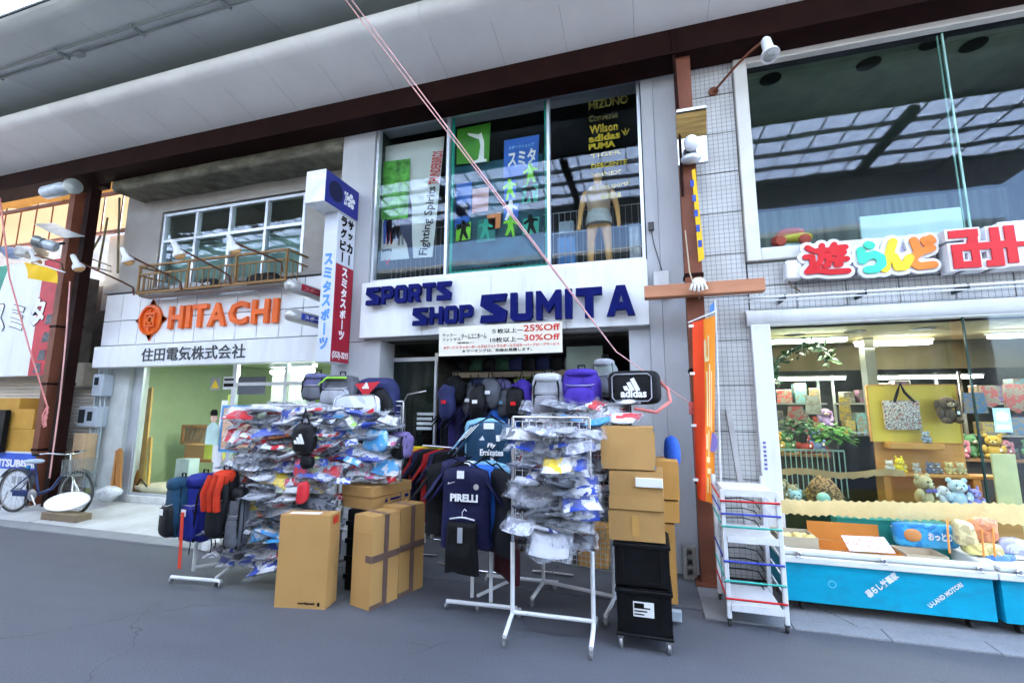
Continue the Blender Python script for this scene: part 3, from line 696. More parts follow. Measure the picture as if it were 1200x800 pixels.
q = MB(); q.box(-12, XL-.02, YN+.6, YN+.7, 2.0, 3.9)
q.build('wall', mat('dark_gap_wall', (.1, .085, .075), .9, var=.3), nb)
MB().box(-9.62, -9.25, YN+.05, YN+.35, 1.95, 2.35).build('shutter_box', mat('beige_box', (.4, .36, .29), .7, dirt=.3), nb)
MB().box(-9.6, -9.5, YN+.28, YN+.34, 1.45, 1.95).build('rust_patch_plate', mat('dark_red_plate', (.06, .012, .012), .7), nb)
a0 = F(112, 280, 5.9); a1 = F(140, 270, 5.9)
MB().box(-9.9, XL+.4, 5.9, 6.0, 3.4, a0.z).build('wall', CONC, nb)
MB().box(-14, XL+.4, 5.95, 9.4, 3.9, 4.0).build('roof', CONC, nb)
# translucent yellow awning above it
AW = translucent('yellow_awning_sheet', (.46, .4, .31), .5)
awn = thing('awning', 'glowing yellow translucent corrugated awning above the shuttered shop', 'awning', (-11, 5.8, 4.3))
zt0 = 6.5
zb0 = F(60, 283, 5.85).z
for i in range(11):
    xa = -14+i*.5
    MB().box(xa+.01, xa+.49, 5.8, 5.81, zb0-.0, zt0).build('sheet', AW, awn)
q = MB()
for i in range(12): q.tube([(-14+i*.5, 5.79, zb0-.1), (-14+i*.5, 5.79, zt0)], .012, 5)
q.box(-14, -8.5, 5.74, 5.8, zb0-.06, zb0-.01); q.build('frame', RUST, awn)
zm = F(60, 244, 5.7).z
q = MB(); q.box(-14, -8.6, 5.6, 5.66, zm, zm+.05)
q.build('crossbar', RUST, awn)
q = MB(); q.sheet(24, 2, lambda u, v: (-14+5.4*u, 5.62+.05*math.sin(u*40), zm+.06+.28*v+.03*math.sin(u*29))); q.build('rolled_cloth', translucent('orange_cloth', (.75, .4, .12), .5), awn)
# sign board with flag colours
YSG = 5.08
s0 = F(40, 440, YSG); tz = F(75, 302, YSG).z; rx = F(56, 370, YSG).x
xl_ = -12.6
ns = thing('shop_sign', 'large green, white and red sign board with outlined katakana at the far left', 'sign', (-11, YSG, s0.z))
MB().box(xl_, rx+.12, YSG, YSG+.1, s0.z, tz).build('board', WHITE, ns)
zz = tz-s0.z
def P(x, y): a = F(x, y, YSG-.001); return (a.x, a.z-s0.z)
gb = [P(12, 307), (xl_+.01, zz-.005), (xl_+.01, P(0, 360)[1]), P(-14, 362)]
tl = P(12, 304); bl_ = P(-6, 358)
MB().prism([(xl_+.01, zz-.006), (tl[0], zz-.006), (bl_[0], bl_[1]), (xl_+.01, bl_[1])], (0, YSG-.001, s0.z), UX, UZ, .004).build('green_panel', mat('green_paint', (.02, .3, .2), .45), ns)
tr = P(53, 305); br2 = P(33, 438)
MB().prism([(tr[0], zz-.006), (rx+.118, zz-.006), (rx+.118, .004), (br2[0], .004)], (0, YSG-.001, s0.z), UX, UZ, .004).build('red_panel', mat('crimson_paint', (.55, .03, .05), .45), ns)
for ch, px_, py_, hh_ in (('ス', 0, 372, .52), ('ミ', 22, 372, .5), ('タ', 47, 365, .52)):
    c = F(px_, py_, YSG)
    MB().text(ch, (c.x, YSG-.006, c.z), UX, UZ, .40, hh_, .004, .055, -.12, True).build('letter_outline', INK, ns)
    MB().text(ch, (c.x, YSG-.011, c.z), UX, UZ, .37, hh_-.03, .004, .035, -.12, True).build('letter', WI, ns)
for (px_, py_) in ((57, 375), (53, 396), (48, 417), (43, 432)):
    c = F(px_, py_, YSG-.01)
    MB().prism([(-.1, -.07), (.1, -.07), (.08, .1), (-.06, .1)], (c.x, YSG-.006, c.z), UX, UZ, .003).build('printed_symbol', mat('grey_symbol', (.12, .12, .13), .6, var=.5, scale=20), ns)
# yellow cloth, lamps near the columns
c0, c1, c2, c3 = F(28, 307, 4.6), F(64, 315, 4.6), F(68, 332, 4.6), F(32, 326, 4.6)
q = MB(); q.sheet(8, 5, lambda u, v: (c0.lerp(c1, u)).lerp(c3.lerp(c2, u), v)+Vector((0, .02*math.sin(u*7+v*3), 0)), (0, .004, 0))
yf = q.build('flag', mat('yellow_cloth', (.8, .5, .01), .7, var=.06), None, 60); tag(yf, 'small yellow cloth flag hanging at the top of the red and white sign', 'flag')
q = MB(); q.tube([F(24, 303, 4.6), F(76, 319, 4.6)], .012, 6); tag(q.build('flag_pole', WMETAL), 'thin white rod carrying the yellow flag', 'rod')
def floodlight(p0, p1, r, label):
    a, c = Vector(p0), Vector(p1); d = (c-a).normalized()
    t = thing('floodlight', label, 'lamp', a)
    L = (c-a).length
    MB().lathe([(r*.8, 0), (r, .02), (r, L*.7), (r*.75, L*.75), (r*.72, L)], a, d, 16).build('housing', mat('blue_grey_lamp', (.5, .56, .62), .4, .3), t, 40)
    MB().lathe([(r*1.0, 0), (r*1.15, .04), (r*1.15, .1), (.02, .11)], a+d*L, d, 16).build('reflector', mat('dull_reflector', (.3, .33, .32), .3, .6), t, 40)
    MB().tube([a+d*L*.6, a+d*L*.6+Vector((.0, .2, .1))], .02, 6).build('bracket', BROWN, t)
floodlight(F(54, 226, 4.5), F(83, 219, 4.35), .1, 'blue grey tubular floodlight at the top of the brown twin columns')
floodlight(F(66, 290, 4.6), F(50, 285, 4.5), .085, 'short grey floodlight with white round cap beside the yellow awning')
q = MB(); a = F(40, 266, 4.6); q.sheet(6, 2, lambda u, v: F(40, 263, 4.6).lerp(F(76, 279, 4.7), u)+Vector((.02*u, .25*v, -.02*math.sin(u*3)+.12*v)), (0, 0, .01)); tag(q.build('lamp_hood', mat('grey_hood', (.4, .43, .42), .5, var=.2, dirt=.5, dscale=8)), 'flat grey metal hood over the short floodlight', 'hood')
gooseneck(F(46, 297, 4.6)+Vector((-.15, 0, 0)), F(74, 318, 4.72), 'white spot lamp with amber mouth fixed to the left brown column')
# cloth bundles on top of the sign
for i, (px_, py_, c, lab) in enumerate(((14, 296, (.2, .25, .35), 'blue rag stuffed above the far left sign'), (30, 295, (.55, .55, .52), 'grey white rag bundle above the white part of the sign'), (44, 296, (.35, .33, .25), 'olive rag bundle above the sign beside the floodlight'))):
    p = F(px_, py_, 5.0); tag(MB().blob(p, (.16, .12, .1), .8, jit=.5, seed=i*7).build('cloth_bundle', mat('rag_%d' % i, c, .9, var=.3, bump=.3), None, 60), lab, 'cloth')
# meters
def meter(px0, py0, px1, py1, y, label, win):
    a, c = F(px0, py1, y), F(px1, py0, y)
    t = thing('meter_box', label, 'meter', ((a.x+c.x)/2, y, a.z)); mm = mat('grey_meter_case', (.45, .5, .56), .45, var=.06, dirt=.2, dscale=5)
    MB().box(a.x, c.x, y, y+.18, a.z, c.z, .015).build('case', mm, t)
    for (u0, v0, u1, v1) in win:
        MB().box(a.x+(c.x-a.x)*u0, a.x+(c.x-a.x)*u1, y-.012, y-.001, a.z+(c.z-a.z)*v0, a.z+(c.z-a.z)*v1, .003).build('window', mat('dark_meter_glass', (.03, .035, .04), .15), t)
    MB().tube([((a.x+c.x)/2, y+.08, a.z), ((a.x+c.x)/2+.03, y+.08, a.z-.25)], .018, 6).build('pipe', mat('grey_pipe', (.4, .42, .44), .5), t)
meter(106, 438, 121, 464, 5.3, 'upper grey electric meter box on the wall between the shops', [(.25, .5, .65, .85)])
meter(89, 476, 114, 500, 5.3, 'lower wide grey meter box with two dark windows between the shops', [(.08, .2, .4, .85), (.55, .3, .8, .75)])
q = MB()
for k in range(5):
    x = F(103+k*3, 500, 5.36).x; q.tube([(x, 5.4, .3), (x+.01, 5.4, 1.25), (x, 5.42, 2.25)], .014, 6)
tag(q.build('pipe_bundle', mat('pale_blue_pipes', (.42, .48, .5), .5, var=.15)), 'bundle of thin grey pipes running down beside the meter boxes', 'pipes')
a = F(86, 533, 5.25); c = F(103, 508, 5.25)
tag(MB().box(a.x, c.x, 5.22, 5.4, a.z-.25, c.z, .006).build('wooden_box', mat('pale_plywood', (.55, .38, .22), .7)), 'pale plywood box under the lower meter box', 'box')
q = MB()
for (p0, p1) in (((118, 276), (95, 318)), ((126, 255), (115, 318)), ((140, 232), (138, 320))): q.tube([F(*p0, 5.5), F(*p1, 5.5)], .018, 6)
q.tube([F(104, 302, 5.4), F(130, 312, 5.4)], .012, 6); q.tube([F(104, 312, 5.4), F(130, 318, 5.4)], .012, 6)
tag(q.build('pipe_rack', mat('olive_pipe', (.15, .13, .07), .6, var=.3)), 'rusty olive pipes and wires in the gap beside the electrical shop', 'pipes')
# red-pink rope on the left columns
ROPE = mat('pink_rope', (.75, .28, .27), .8, var=.2, scale=60)
q = MB(); q.tube([F(0, 232, 4.2), F(11, 325, 4.35), F(35, 410, 4.5), F(56, 478, 4.72)], .011, 6)
for k in range(7):
    a = k*1.1; p = F(55, 487, 4.68); q.tube([p+Vector((.03*math.cos(a), -.01, .12*math.sin(a)+.03)), p+Vector((.05*math.sin(a*2), -.03, .0)), p+Vector((.04*math.cos(a*1.7), -.01, -.14*abs(math.sin(a*1.3))-.03))], .011, 5)
tag(q.build('rope', ROPE, None, 60), 'pink rope hanging down and knotted on the left brown column', 'rope')
q = MB(); q.tube([F(82, 330, 4.7), F(77, 400, 4.7), F(70, 470, 4.72), F(58, 560, 4.75)], .01, 6); tag(q.build('hose', mat('pink_white_hose', (.75, .4, .38), .5, var=.2)), 'thin pink and white hose hanging between the twin columns', 'hose')

# ================================================================== SPORTS SHOP
YS = 5.0
ss = thing('sports_shop_building', 'grey concrete sports shop with a big dark upper window and open front', 'building', (-1.75, YS, 0))
PIL = mat('grey_rendered_wall', (.47, .48, .5), .75, var=.06, scale=2, bump=.2, bscale=60, dirt=.4, dscale=1.2, dcol=(.3, .3, .3), stretch=(1, 1, .4))
a = F(443, 148, YS); c = F(748, 89, YS); wz0 = 3.225; wz1 = (a.z+c.z)/2; wxa = F(438, 240, YS).x; wxb = F(751, 200, YS).x
xR = F(808, 400, YS).x; dx0 = F(448, 403, YS+.05).x; dx1 = F(737, 390, YS+.05).x
q = MB()
q.box(-3.95, wxa-.03, YS, YS+.35, 2.44, 6.2); q.box(wxb+.03, .175, YS, YS+.35, 0, 6.2); q.box(.179, .50, YS+.01, YS+.35, 0, 6.2)
q.box(-3.95, dx0, YS+.01, YS+.35, 0, 2.436); q.box(wxa-.03, wxb+.03, YS+.05, YS+.35, wz1+.03, 6.2); q.box(dx1, wxb+.028, YS+.02, YS+.35, 0, 2.436)
q.box(wxa-.03, wxb+.03, YS+.03, YS+.13, 2.44, wz0-.03)
q.build('wall', PIL, ss)
MB().box(wxa-.03, wxb+.03, YS-.02, YS+.049, wz1+.02, wz1+.07).build('window_head', mat('beige_trim', (.45, .42, .35), .6, dirt=.3), ss)
MB().box(-3.95, .9, YS+.36, 10.5, 6.205, 6.3).build('roof', CONC, ss)
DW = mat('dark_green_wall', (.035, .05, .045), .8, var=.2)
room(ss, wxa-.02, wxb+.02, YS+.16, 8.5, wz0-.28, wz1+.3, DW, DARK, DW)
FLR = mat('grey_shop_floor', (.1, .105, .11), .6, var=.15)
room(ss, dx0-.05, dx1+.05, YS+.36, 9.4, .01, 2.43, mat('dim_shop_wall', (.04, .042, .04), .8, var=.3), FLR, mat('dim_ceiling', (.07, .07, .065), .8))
m1 = F(523, 200, YS).x; m2 = F(642, 200, YS).x
panes(ss, wxa, wxb, wz0, wz1, YS+.07, [m1, m2], [], None, ALU, glass('sports_upper_glass', (.93, .96, .95), wob=.1), .035, .08)
TEAL = mat('teal_frame', (.01, .32, .24), .4)
q = MB()
for (x0, x1, z0, z1) in ((m1+.03, m1+.06, wz0+.02, wz1-.02), (m2-.06, m2-.03, wz0+.02, wz1-.02), (m1+.061, m2-.061, wz0+.02, wz0+.06)): q.box(x0, x1, YS+.09, YS+.12, z0, z1)
q.build('teal_trim', TEAL, ss)
# mesh grille low behind the upper glass
q = MB()
for k in range(46):
    x = wxa+.05+(wxb-wxa-.1)*k/45; q.box(x-.003, x+.003, YS+.42, YS+.428, wz0, wz0+.82)
for z in (.02, .28, .55, .82): q.box(wxa, wxb, YS+.428, YS+.434, wz0+z-.005, wz0+z+.005)
gr = q.build('wire_grille', mat('dull_grey_wire', (.3, .32, .33), .5))
tag(gr, 'low wire grille of thin uprights behind the upper window of the sports shop', 'grille')

# posters behind the upper glass --------------------------------------------------
def flat(name, pts, y, m, parent=None, d=.004):
    p = [F(*k, y) for k in pts]; q = MB(); q.prism([(k.x, k.z) for k in p], (0, y, 0), UX, UZ, d); return q.build(name, m, parent)
def poster(label, pts, y, m, cat='poster'):
    p = [F(*k, y) for k in pts]; c = sum(p, Vector())/len(p)
    t = thing('poster', label, cat, (c.x, y, min(k.z for k in p))); flat('sheet', pts, y, m, t); return t
YP = YS+.25
p = poster('white poster with runners and vertical words Fighting Spirits in the left upper pane', [(441, 306), (452, 172), (521, 160), (507, 301)], YP, mat('poster_white', (.6, .62, .6), .5, var=.04))
o = F(503, 299, YP-.006); o2 = F(519, 178, YP-.006)
v = (o2-o); MB().text('Fighting Spirits', o, v, v.cross(UY), v.length*.66, .16, .003, .015).build('lettering', INK, p)
o = o+v*.68; MB().text('THUNDERBIRDS', o, v, v.cross(UY), v.length*.33, .15, .003, .02).build('lettering', RED, p)
q = MB(); rr = random.Random(5)
for k in range(7):
    c = F(452+k*2.9+rr.random()*2, 262+rr.random()*10, YP-.006); h = .16+.05*rr.random(); q.cur = k % 4
    q.prism([(-.04, -h), (-.01, -h), (0, -h*.2), (.02, -h), (.05, -h), (.04, .05), (.06, .12), (.02, .2), (-.03, .2), (-.06, .1)], c, UX, UZ, .003)
q.build('printed_players', [mat('pr_blue', (.05, .1, .4)), mat('pr_red', (.5, .05, .05)), mat('pr_grey', (.2, .2, .22)), mat('pr_light', (.5, .5, .6))], p)
q = MB(); c = F(474, 262, YP-.008); q.prism([(-.06, -.1), (.05, -.3), (.1, -.52), (.15, -.5), (.12, -.2), (.1, .25), (.05, .45), (-.02, .42), (-.08, .2)], c, UX, UZ, .003); q.build('printed_player', mat('pr_dark', (.04, .05, .1)), p)
c = F(447, 296, YP-.006); q = MB(); q.text('Spalding', c, UX, UZ, .16, .05, .003, .02); q.build('lettering', NAVY, p)
q = MB(); q.prism([(0, 0), (.05, -.04), (.1, 0), (.05, -.1)], F(449, 301, YP-.006)-UZ*.03+UX*.02, UX, UZ, .003); q.build('logo', RED, p)
GRP = mat('green_sheet', (.07, .3, .03), .5, var=.25, scale=4); GR2 = mat('lime_sheet', (.2, .62, .03), .5, var=.1); TQ = mat('turquoise_sheet', (.02, .36, .25), .5, var=.12); BLP = mat('blue_sheet', (.03, .13, .5), .5, var=.12)
poster('bright green printed sheet hanging at the left edge of the left upper pane', [(445, 258), (449, 190), (481, 186), (478, 256)], YP-.03, mat('green_print', (.1, .36, .05), .5, var=.7, scale=9))
poster('deep blue green display sheet behind the small cards in the middle pane', [(528, 318), (531, 196), (636, 180), (638, 304)], YP+.04, mat('display_print', (.008, .07, .1), .6, var=.6, scale=2.2))
p = poster('green poster with a white batting figure at the top of the middle pane', [(535, 193), (536, 152), (575, 144), (573, 190)], YP, GRP)
q = MB(); c = F(559, 172, YP-.006)
q.prism([(-.04, -.2), (.02, -.18), (.05, 0), (.03, .1), (-.12, .18), (-.14, .22), (.02, .17), (.06, .19), (.1, .05), (.1, -.19), (.14, -.2), (.14, -.23), (-.06, -.23)], c, UX, UZ, .003); q.build('printed_figure', WI, p)
p = poster('royal blue poster reading スミタ in the middle upper pane', [(590, 209), (591, 165), (632, 158), (630, 203)], YP, BLP)
o = F(595, 196, YP-.006); e = F(628, 191, YP-.006); MB().text('スミタ', o, UX, UZ, e.x-o.x, .21, .003, .03).build('lettering', WI, p)
o = F(596, 176, YP-.006); MB().text('スポーツショップ', o, UX, UZ, e.x-o.x-.02, .05, .003, .02).build('lettering', LB, p)
FIG = [(-.05, -.12), (-.02, -.12), (0, -.02), (.05, -.1), (.08, -.09), (.04, .02), (.05, .07), (.1, .06), (.1, .09), (.03, .11), (.02, .16), (-.02, .16), (-.03, .1), (-.09, .06), (-.08, .03), (-.02, .06), (-.03, 0)]
sports = [((534, 255, 552, 216), BLP, None, 'blue sheet left of the rope in the middle pane, upper row'), ((553, 250, 572, 222), mat('pink_sheet', (.5, .3, .3), .5), None, 'pale pink sheet beside the upper blue sheet in the middle pane'),
          ((533, 268, 550, 240), BLP, None, 'lower blue sheet at the left of the middle pane'), ((534, 283, 551, 263), GR2, INK, 'lime card with a black sport figure at the lower left of the middle pane'),
          ((570, 270, 586, 252), mat('orange_sheet', (.6, .2, .06), .5), None, 'orange sheet near the centre of the middle pane'), ((590, 237, 604, 213), BLP, GR2, 'blue sheet with a green figure under the スミタ poster'),
          ((613, 217, 629, 197), mat('black_green_sheet', (.01, .05, .03), .5), GR2, 'dark sheet with a lime running figure at the right of the middle pane'), ((612, 239, 630, 218), TQ, INK, 'turquoise card with a black figure, right column of the middle pane'),
          ((590, 259, 607, 241), BLP, WI, 'blue card with a white figure low in the middle pane'), ((612, 276, 631, 257), TQ, INK, 'turquoise card with a black cyclist, lowest of the right column'), ((592, 276, 606, 260), mat('dark_green_sheet', (.01, .09, .06), .5), GR2, 'dark green card with a lime figure, lowest beside the turquoise cyclist card'),
          ((559, 285, 580, 258), mat('deep_teal_sheet', (.01, .16, .13), .5), TQ, 'deep teal card with a jumping figure, low centre of the middle pane')]
for (x0, y0, x1, y1), m, fm, lab in sports:
    p = poster(lab, [(x0, y0), (x0+1, y1), (x1+1, y1-3), (x1, y0-3)], YP, m)
    if fm:
        c = F((x0+x1)/2, (y0+y1)/2-1, YP-.006); flip = rnd.choice((-1, 1)); q = MB(); q.prism([(x*flip, z) for x, z in FIG], c, UX, UZ, .003); q.build('printed_figure', fm, p)
# yellow brand lettering on the right pane (stuck inside the glass)
YL = mat('yellow_vinyl', (.42, .3, .015), .6, var=.15, spec=.1); YLD = mat('dimmed_yellow_vinyl', (.12, .095, .02), .6, var=.3, spec=.1)  # dimness of the top names is put into a darker colour copy
lt = thing('window_lettering', 'yellow vinyl sports brand names stuck on the right upper pane', 'lettering', (F(715, 180, YS+.085).x, YS+.085, 4.0))
for s, x0, y0, x1, y1, m, bo in (('MIZUNO', 690, 128, 736, 113, YLD, .02), ('Converse', 690, 143, 724, 131, YLD, .01), ('Wilson', 691, 157, 724, 142, YL, .02), ('adidas', 690, 167, 727, 154, YL, .04), ('PUMA', 690, 176, 721, 165, YL, .05),
                           ('TIGER', 692, 185, 728, 178, YL, .02), ('DESCENTE', 693, 198, 735, 189, YL, .03), ('YONEX', 693, 208, 728, 201, YL, .03), ('le coq sportif', 694, 224, 738, 214, YL, .02), ('asics', 704, 234, 728, 222, YL, .04)):
    o = F(x0, y0, YS+.082); e = F(x1, y0-(x1-x0)*.12, YS+.082); t_ = F(x0, y1, YS+.082)
    MB().text(s, (o.x, YS+.083, (o.z+e.z)/2), UX, UZ, e.x-o.x, abs(t_.z-o.z)*.66, .002, bo).build('lettering', m, lt)
o = F(733, 158, YS+.083); q = MB()
for a in (-.6, 0, .6): q.prism([(-.014, 0), (0, .09), (.014, 0)], o, (math.cos(a), 0, -math.sin(a)), (math.sin(a), 0, math.cos(a)), .002)
q.build('logo', YL, lt)
# mannequin
def skin(name, pts, edges, radii, m, parent, sub=2):
    me = bpy.data.meshes.new(name); me.from_pydata([Vector(p) for p in pts], edges, []); me.materials.append(m)
    o = bpy.data.objects.new(name, me); COL.objects.link(o)
    if parent: o.parent = parent
    s = o.modifiers.new('skin', 'SKIN'); s.use_smooth_shade = True
    L = me.skin_vertices[0] if me.skin_vertices else None
    if L is None:
        bm = bmesh.new(); bm.from_mesh(me); bm.verts.layers.skin.verify(); bm.to_mesh(me); bm.free(); L = me.skin_vertices[0]
    for i, r in enumerate(radii): L.data[i].radius = r if isinstance(r, tuple) else (r, r)
    L.data[0].use_root = True
    u = o.modifiers.new('sub', 'SUBSURF'); u.levels = sub; u.render_levels = sub
    return o
hip = F(702, 263, YS+.32); foot = Vector((hip.x, hip.y, hip.z-.72)); hipz = .72
mq = thing('mannequin', 'brown shop mannequin in beige top and grey shorts standing in the right upper pane', 'mannequin', foot)
H = hipz/.9
pts = [(0, 0, .98), (0, 0, 1.15), (0, .01, 1.35), (0, 0, 1.48), (0, -.01, 1.6), (0, -.02, 1.72), (-.11, 0, .92), (-.13, -.01, .5), (-.15, .01, .08), (-.16, -.1, .03), (.11, 0, .92), (.13, -.01, .5), (.15, .01, .08), (.16, -.1, .03),
       (-.2, 0, 1.42), (-.27, .02, 1.15), (-.29, -.05, .9), (-.3, -.08, .8), (.2, 0, 1.42), (.27, .02, 1.15), (.29, -.05, .9), (.3, -.08, .8)]
pts = [tuple(c*H for c in p) for p in pts]
ed = [(0, 1), (1, 2), (2, 3), (3, 4), (4, 5), (0, 6), (6, 7), (7, 8), (8, 9), (0, 10), (10, 11), (11, 12), (12, 13), (2, 14), (14, 15), (15, 16), (16, 17), (2, 18), (18, 19), (19, 20), (20, 21)]
rd = [(.14, .1), (.13, .09), (.16, .1), .06, .06, .08, .09, .06, .035, .03, .09, .06, .035, .03, .06, .045, .033, .03, .06, .045, .033, .03]
rd = [tuple(c*H for c in r) if isinstance(r, tuple) else r*H for r in rd]
skin('body', pts, ed, rd, mat('brown_mannequin', (.55, .3, .1), .45, var=.08), mq)
q = LM(mq); q.lathe([(.2*H, .88*H), (.195*H, .98*H), (.17*H, 1.08*H), (.165*H, 1.1*H)], (0, 0, 0), UZ, 20); q.build('shorts', mat('grey_shorts', (.35, .38, .38), .8, var=.2, scale=10), mq, 60)
q = LM(mq); q.lathe([(.168*H, 1.09*H), (.172*H, 1.2*H), (.2*H, 1.38*H), (.15*H, 1.47*H), (.07*H, 1.5*H)], (0, 0, 0), UZ, 20); q.build('top', mat('beige_top', (.4, .29, .2), .8, var=.1), mq, 60)
# blurred stock boxes upstairs
for i, (x0, x1, y0, y1, c, lab) in enumerate(((653, 674, 306, 276, (.05, .18, .42), 'blue stock box low in the right upper pane, left of the mannequin'), (655, 672, 275, 258, (.3, .38, .46), 'pale blue box on top of the blue stock box upstairs'), (612, 634, 312, 284, (.02, .22, .28), 'teal stock box low behind the middle pane'), (560, 588, 316, 290, (.03, .09, .3), 'navy stock box behind the low cards upstairs'), (738, 750, 302, 262, (.6, .65, .68), 'white board leaning in the right corner of the upper window'))):
    p, s_ = F(x0, y0, YS+.45), F(x1, y1, YS+.45)
    tag(MB().box(p.x, s_.x, YS+.45, YS+.6, wz0-.27 if y0 > 290 else s_.z-.16, s_.z, .01).build('stock_box', mat('stock_%d' % i, c, .6, var=.2)), lab, 'box')

# sign board with block letters
YB2 = YS-.1
sgx0 = F(424, 331, YB2).x; sgx1 = F(760, 345, YB2).x; sz0 = 2.465; sz1 = F(600, 317, YB2).z
sg = thing('shop_sign', 'white fascia sign with raised navy block letters SPORTS SHOP SUMITA', 'sign', ((sgx0+sgx1)/2, YB2, sz0))
n = 4
for i in range(n):
    xa = sgx0+(sgx1-sgx0)*i/n; xb = sgx0+(sgx1-sgx0)*(i+1)/n
    MB().box(xa+.0015, xb-.0015, YB2, YS-.002, sz0, sz1, .004).build('fascia_panel', WHITE, sg)
LET = {'S': [[(.05, 1), (1, 1), (.93, .74), (.45, .74), (1, .4), (.94, 0), (0, 0), (.04, .26), (.52, .26), (.0, .6)]],
 'P': [[(0, 0), (.28, 0), (.28, .3), (.8, .3), (1, .45), (1, .85), (.82, 1), (.281, 1), (.281, .76), (.7, .76), (.7, .54), (.279, .54), (.279, 1), (0, 1)]],
 'O': [[(.18, 0), (.84, 0), (1, .16), (1, .84), (.84, 1), (.501, 1), (.501, .75), (.72, .75), (.72, .25), (.28, .25), (.28, .75), (.499, .75), (.499, 1), (.16, 1), (0, .84), (0, .16)]],
 'R': [[(0, 0), (.28, 0), (.28, .3), (.45, .3), (.68, 0), (1, 0), (.78, .32), (1, .46), (1, .85), (.82, 1), (.281, 1), (.281, .76), (.7, .76), (.7, .54), (.279, .54), (.279, 1), (0, 1)]],
 'T': [[(0, 1), (1, 1), (1, .74), (.66, .74), (.66, 0), (.34, 0), (.34, .74), (0, .74)]],
 'H': [[(0, 0), (.28, 0), (.28, .36), (.72, .36), (.72, 0), (1, 0), (1, 1), (.72, 1), (.72, .62), (.28, .62), (.28, 1), (0, 1)]],
 'U': [[(0, 1), (.3, 1), (.3, .25), (.7, .25), (.7, 1), (1, 1), (1, .12), (.86, 0), (.14, 0), (0, .12)]],
 'M': [[(0, 0), (.24, 0), (.24, .55), (.5, .22), (.76, .55), (.76, 0), (1, 0), (1, 1), (.8, 1), (.5, .6), (.2, 1), (0, 1)]],
 'I': [[(0, 0), (1, 0), (1, 1), (0, 1)]],
 'A': [[(0, 0), (.26, 0), (.335, .2), (.51, .2), (.51, .44), (.42, .44), (.52, .7), (.6, .44), (.512, .44), (.512, .2), (.68, .2), (.74, 0), (1, 0), (.68, 1), (.36, 1)]]}
def block(word, x0, xe, za, h, gap, widths, dep):
    tot = sum(widths)+gap*(len(word)-1); k = (xe-x0)/tot; x = x0
    for ch, wd in zip(word, widths):
        for poly in LET[ch]:
            q = MB(); q.prism([(a*wd*k, c*h) for a, c in poly], (x, YB2-.045, za), UX, UZ, dep); q.build('letter', NAVY, sg)
            s_ = MB(); s_.box(x+wd*k*.3, x+wd*k*.34, YB2-.0445, YB2-.001, za+h*.05, za+h*.1); s_.build('standoff', WMETAL, sg)
        x += (wd+gap)*k
a = F(433, 360, YB2); c = F(532, 352, YB2); block('SPORTS', a.x, c.x, (a.z+c.z)/2, F(433, 340, YB2).z-a.z, .14, [1.2, 1, 1, 1, 1, 1.15], .05)
a = F(487, 384, YB2); c = F(557, 378, YB2); block('SHOP', a.x, c.x, (a.z+c.z)/2, F(487, 364, YB2).z-a.z, .14, [1.2, 1, 1, 1], .05)
a = F(566, 379, YB2); c = F(745, 372, YB2); block('SUMITA', a.x, c.x, (a.z+c.z)/2, F(566, 347, YB2).z-a.z, .17, [1.25, 1, 1.1, .3, 1.1, 1.15], .06)
# price banner
yb = YB2-.13
b0, b1, b2, b3 = F(514, 418, yb), F(659, 412, yb), F(659, 376, yb), F(514, 384, yb)
bn = thing('price_banner', 'cream banner with discount prices hanging below the SUMITA letters', 'banner', ((b0.x+b1.x)/2, yb, b0.z))
zb_ = (b0.z+b1.z)/2; zt_ = (b2.z+b3.z)/2; W = b1.x-b0.x; Hh = zt_-zb_
MB().box(b0.x, b1.x, yb, yb+.012, zb_, zt_).build('sheet', mat('cream_banner', (.78, .74, .62), .6, var=.03), bn)
DR = mat('banner_red', (.62, .05, .03), .5)
def bt(s, u0, v0, u1, v1, m, bo=.01): MB().text(s, (b0.x+W*u0, yb-.001, zb_+Hh*v0), UX, UZ, W*(u1-u0), Hh*(v1-v0), .002, bo).build('lettering', m, bn)
bt('サッカー', .03, .66, .15, .77, INK); bt('フットサル', .03, .51, .19, .61, INK); bt('チームユニホーム', .195, .55, .405, .74, INK, .015)
bt('５枚以上ー', .45, .7, .70, .86, INK, .015); bt('10枚以上ー', .435, .40, .70, .57, INK, .015)
bt('25%Off', .705, .72, .985, .94, DR, .02); bt('30%Off', .705, .41, .985, .62, DR, .02)
bt('(昇華除く)', .16, .4, .3, .46, INK); bt('★サービス サッカーボール又はフットサルボール又はキーパーグローブサービス', .04, .23, .98, .34, DR, .02); bt('★マーキングは、別途お見積します。', .2, .09, .77, .2, INK, .015)
q = MB()
for x in (b0.x+.05, b1.x-.05, (b0.x+b1.x)/2): q.tube([(x, yb+.013, zt_-.02), (x+.01, YB2-.003, zt_+.09)], .004, 5)
q.build('hanging_string', WMETAL, bn)
# pair of ropes across the facade
LR = mat('pale_pink_rope', (.8, .45, .45), .7, var=.15, scale=80)
end = F(814, 476, 4.66); kn = F(722, 412, 4.45)
for (px_, lab) in ((405, 'left of two pale pink ropes slanting from the canopy down to the column'), (412, 'right of two pale pink ropes slanting from the canopy down to the column')):
    q = MB(); q.tube([F(px_-3, -6, 3.5), F(px_, 0, 3.52), kn, end], .0062, 6); ro = q.build('rope', LR, None, 60); tag(ro, lab, 'rope', 'slanting pink ropes')
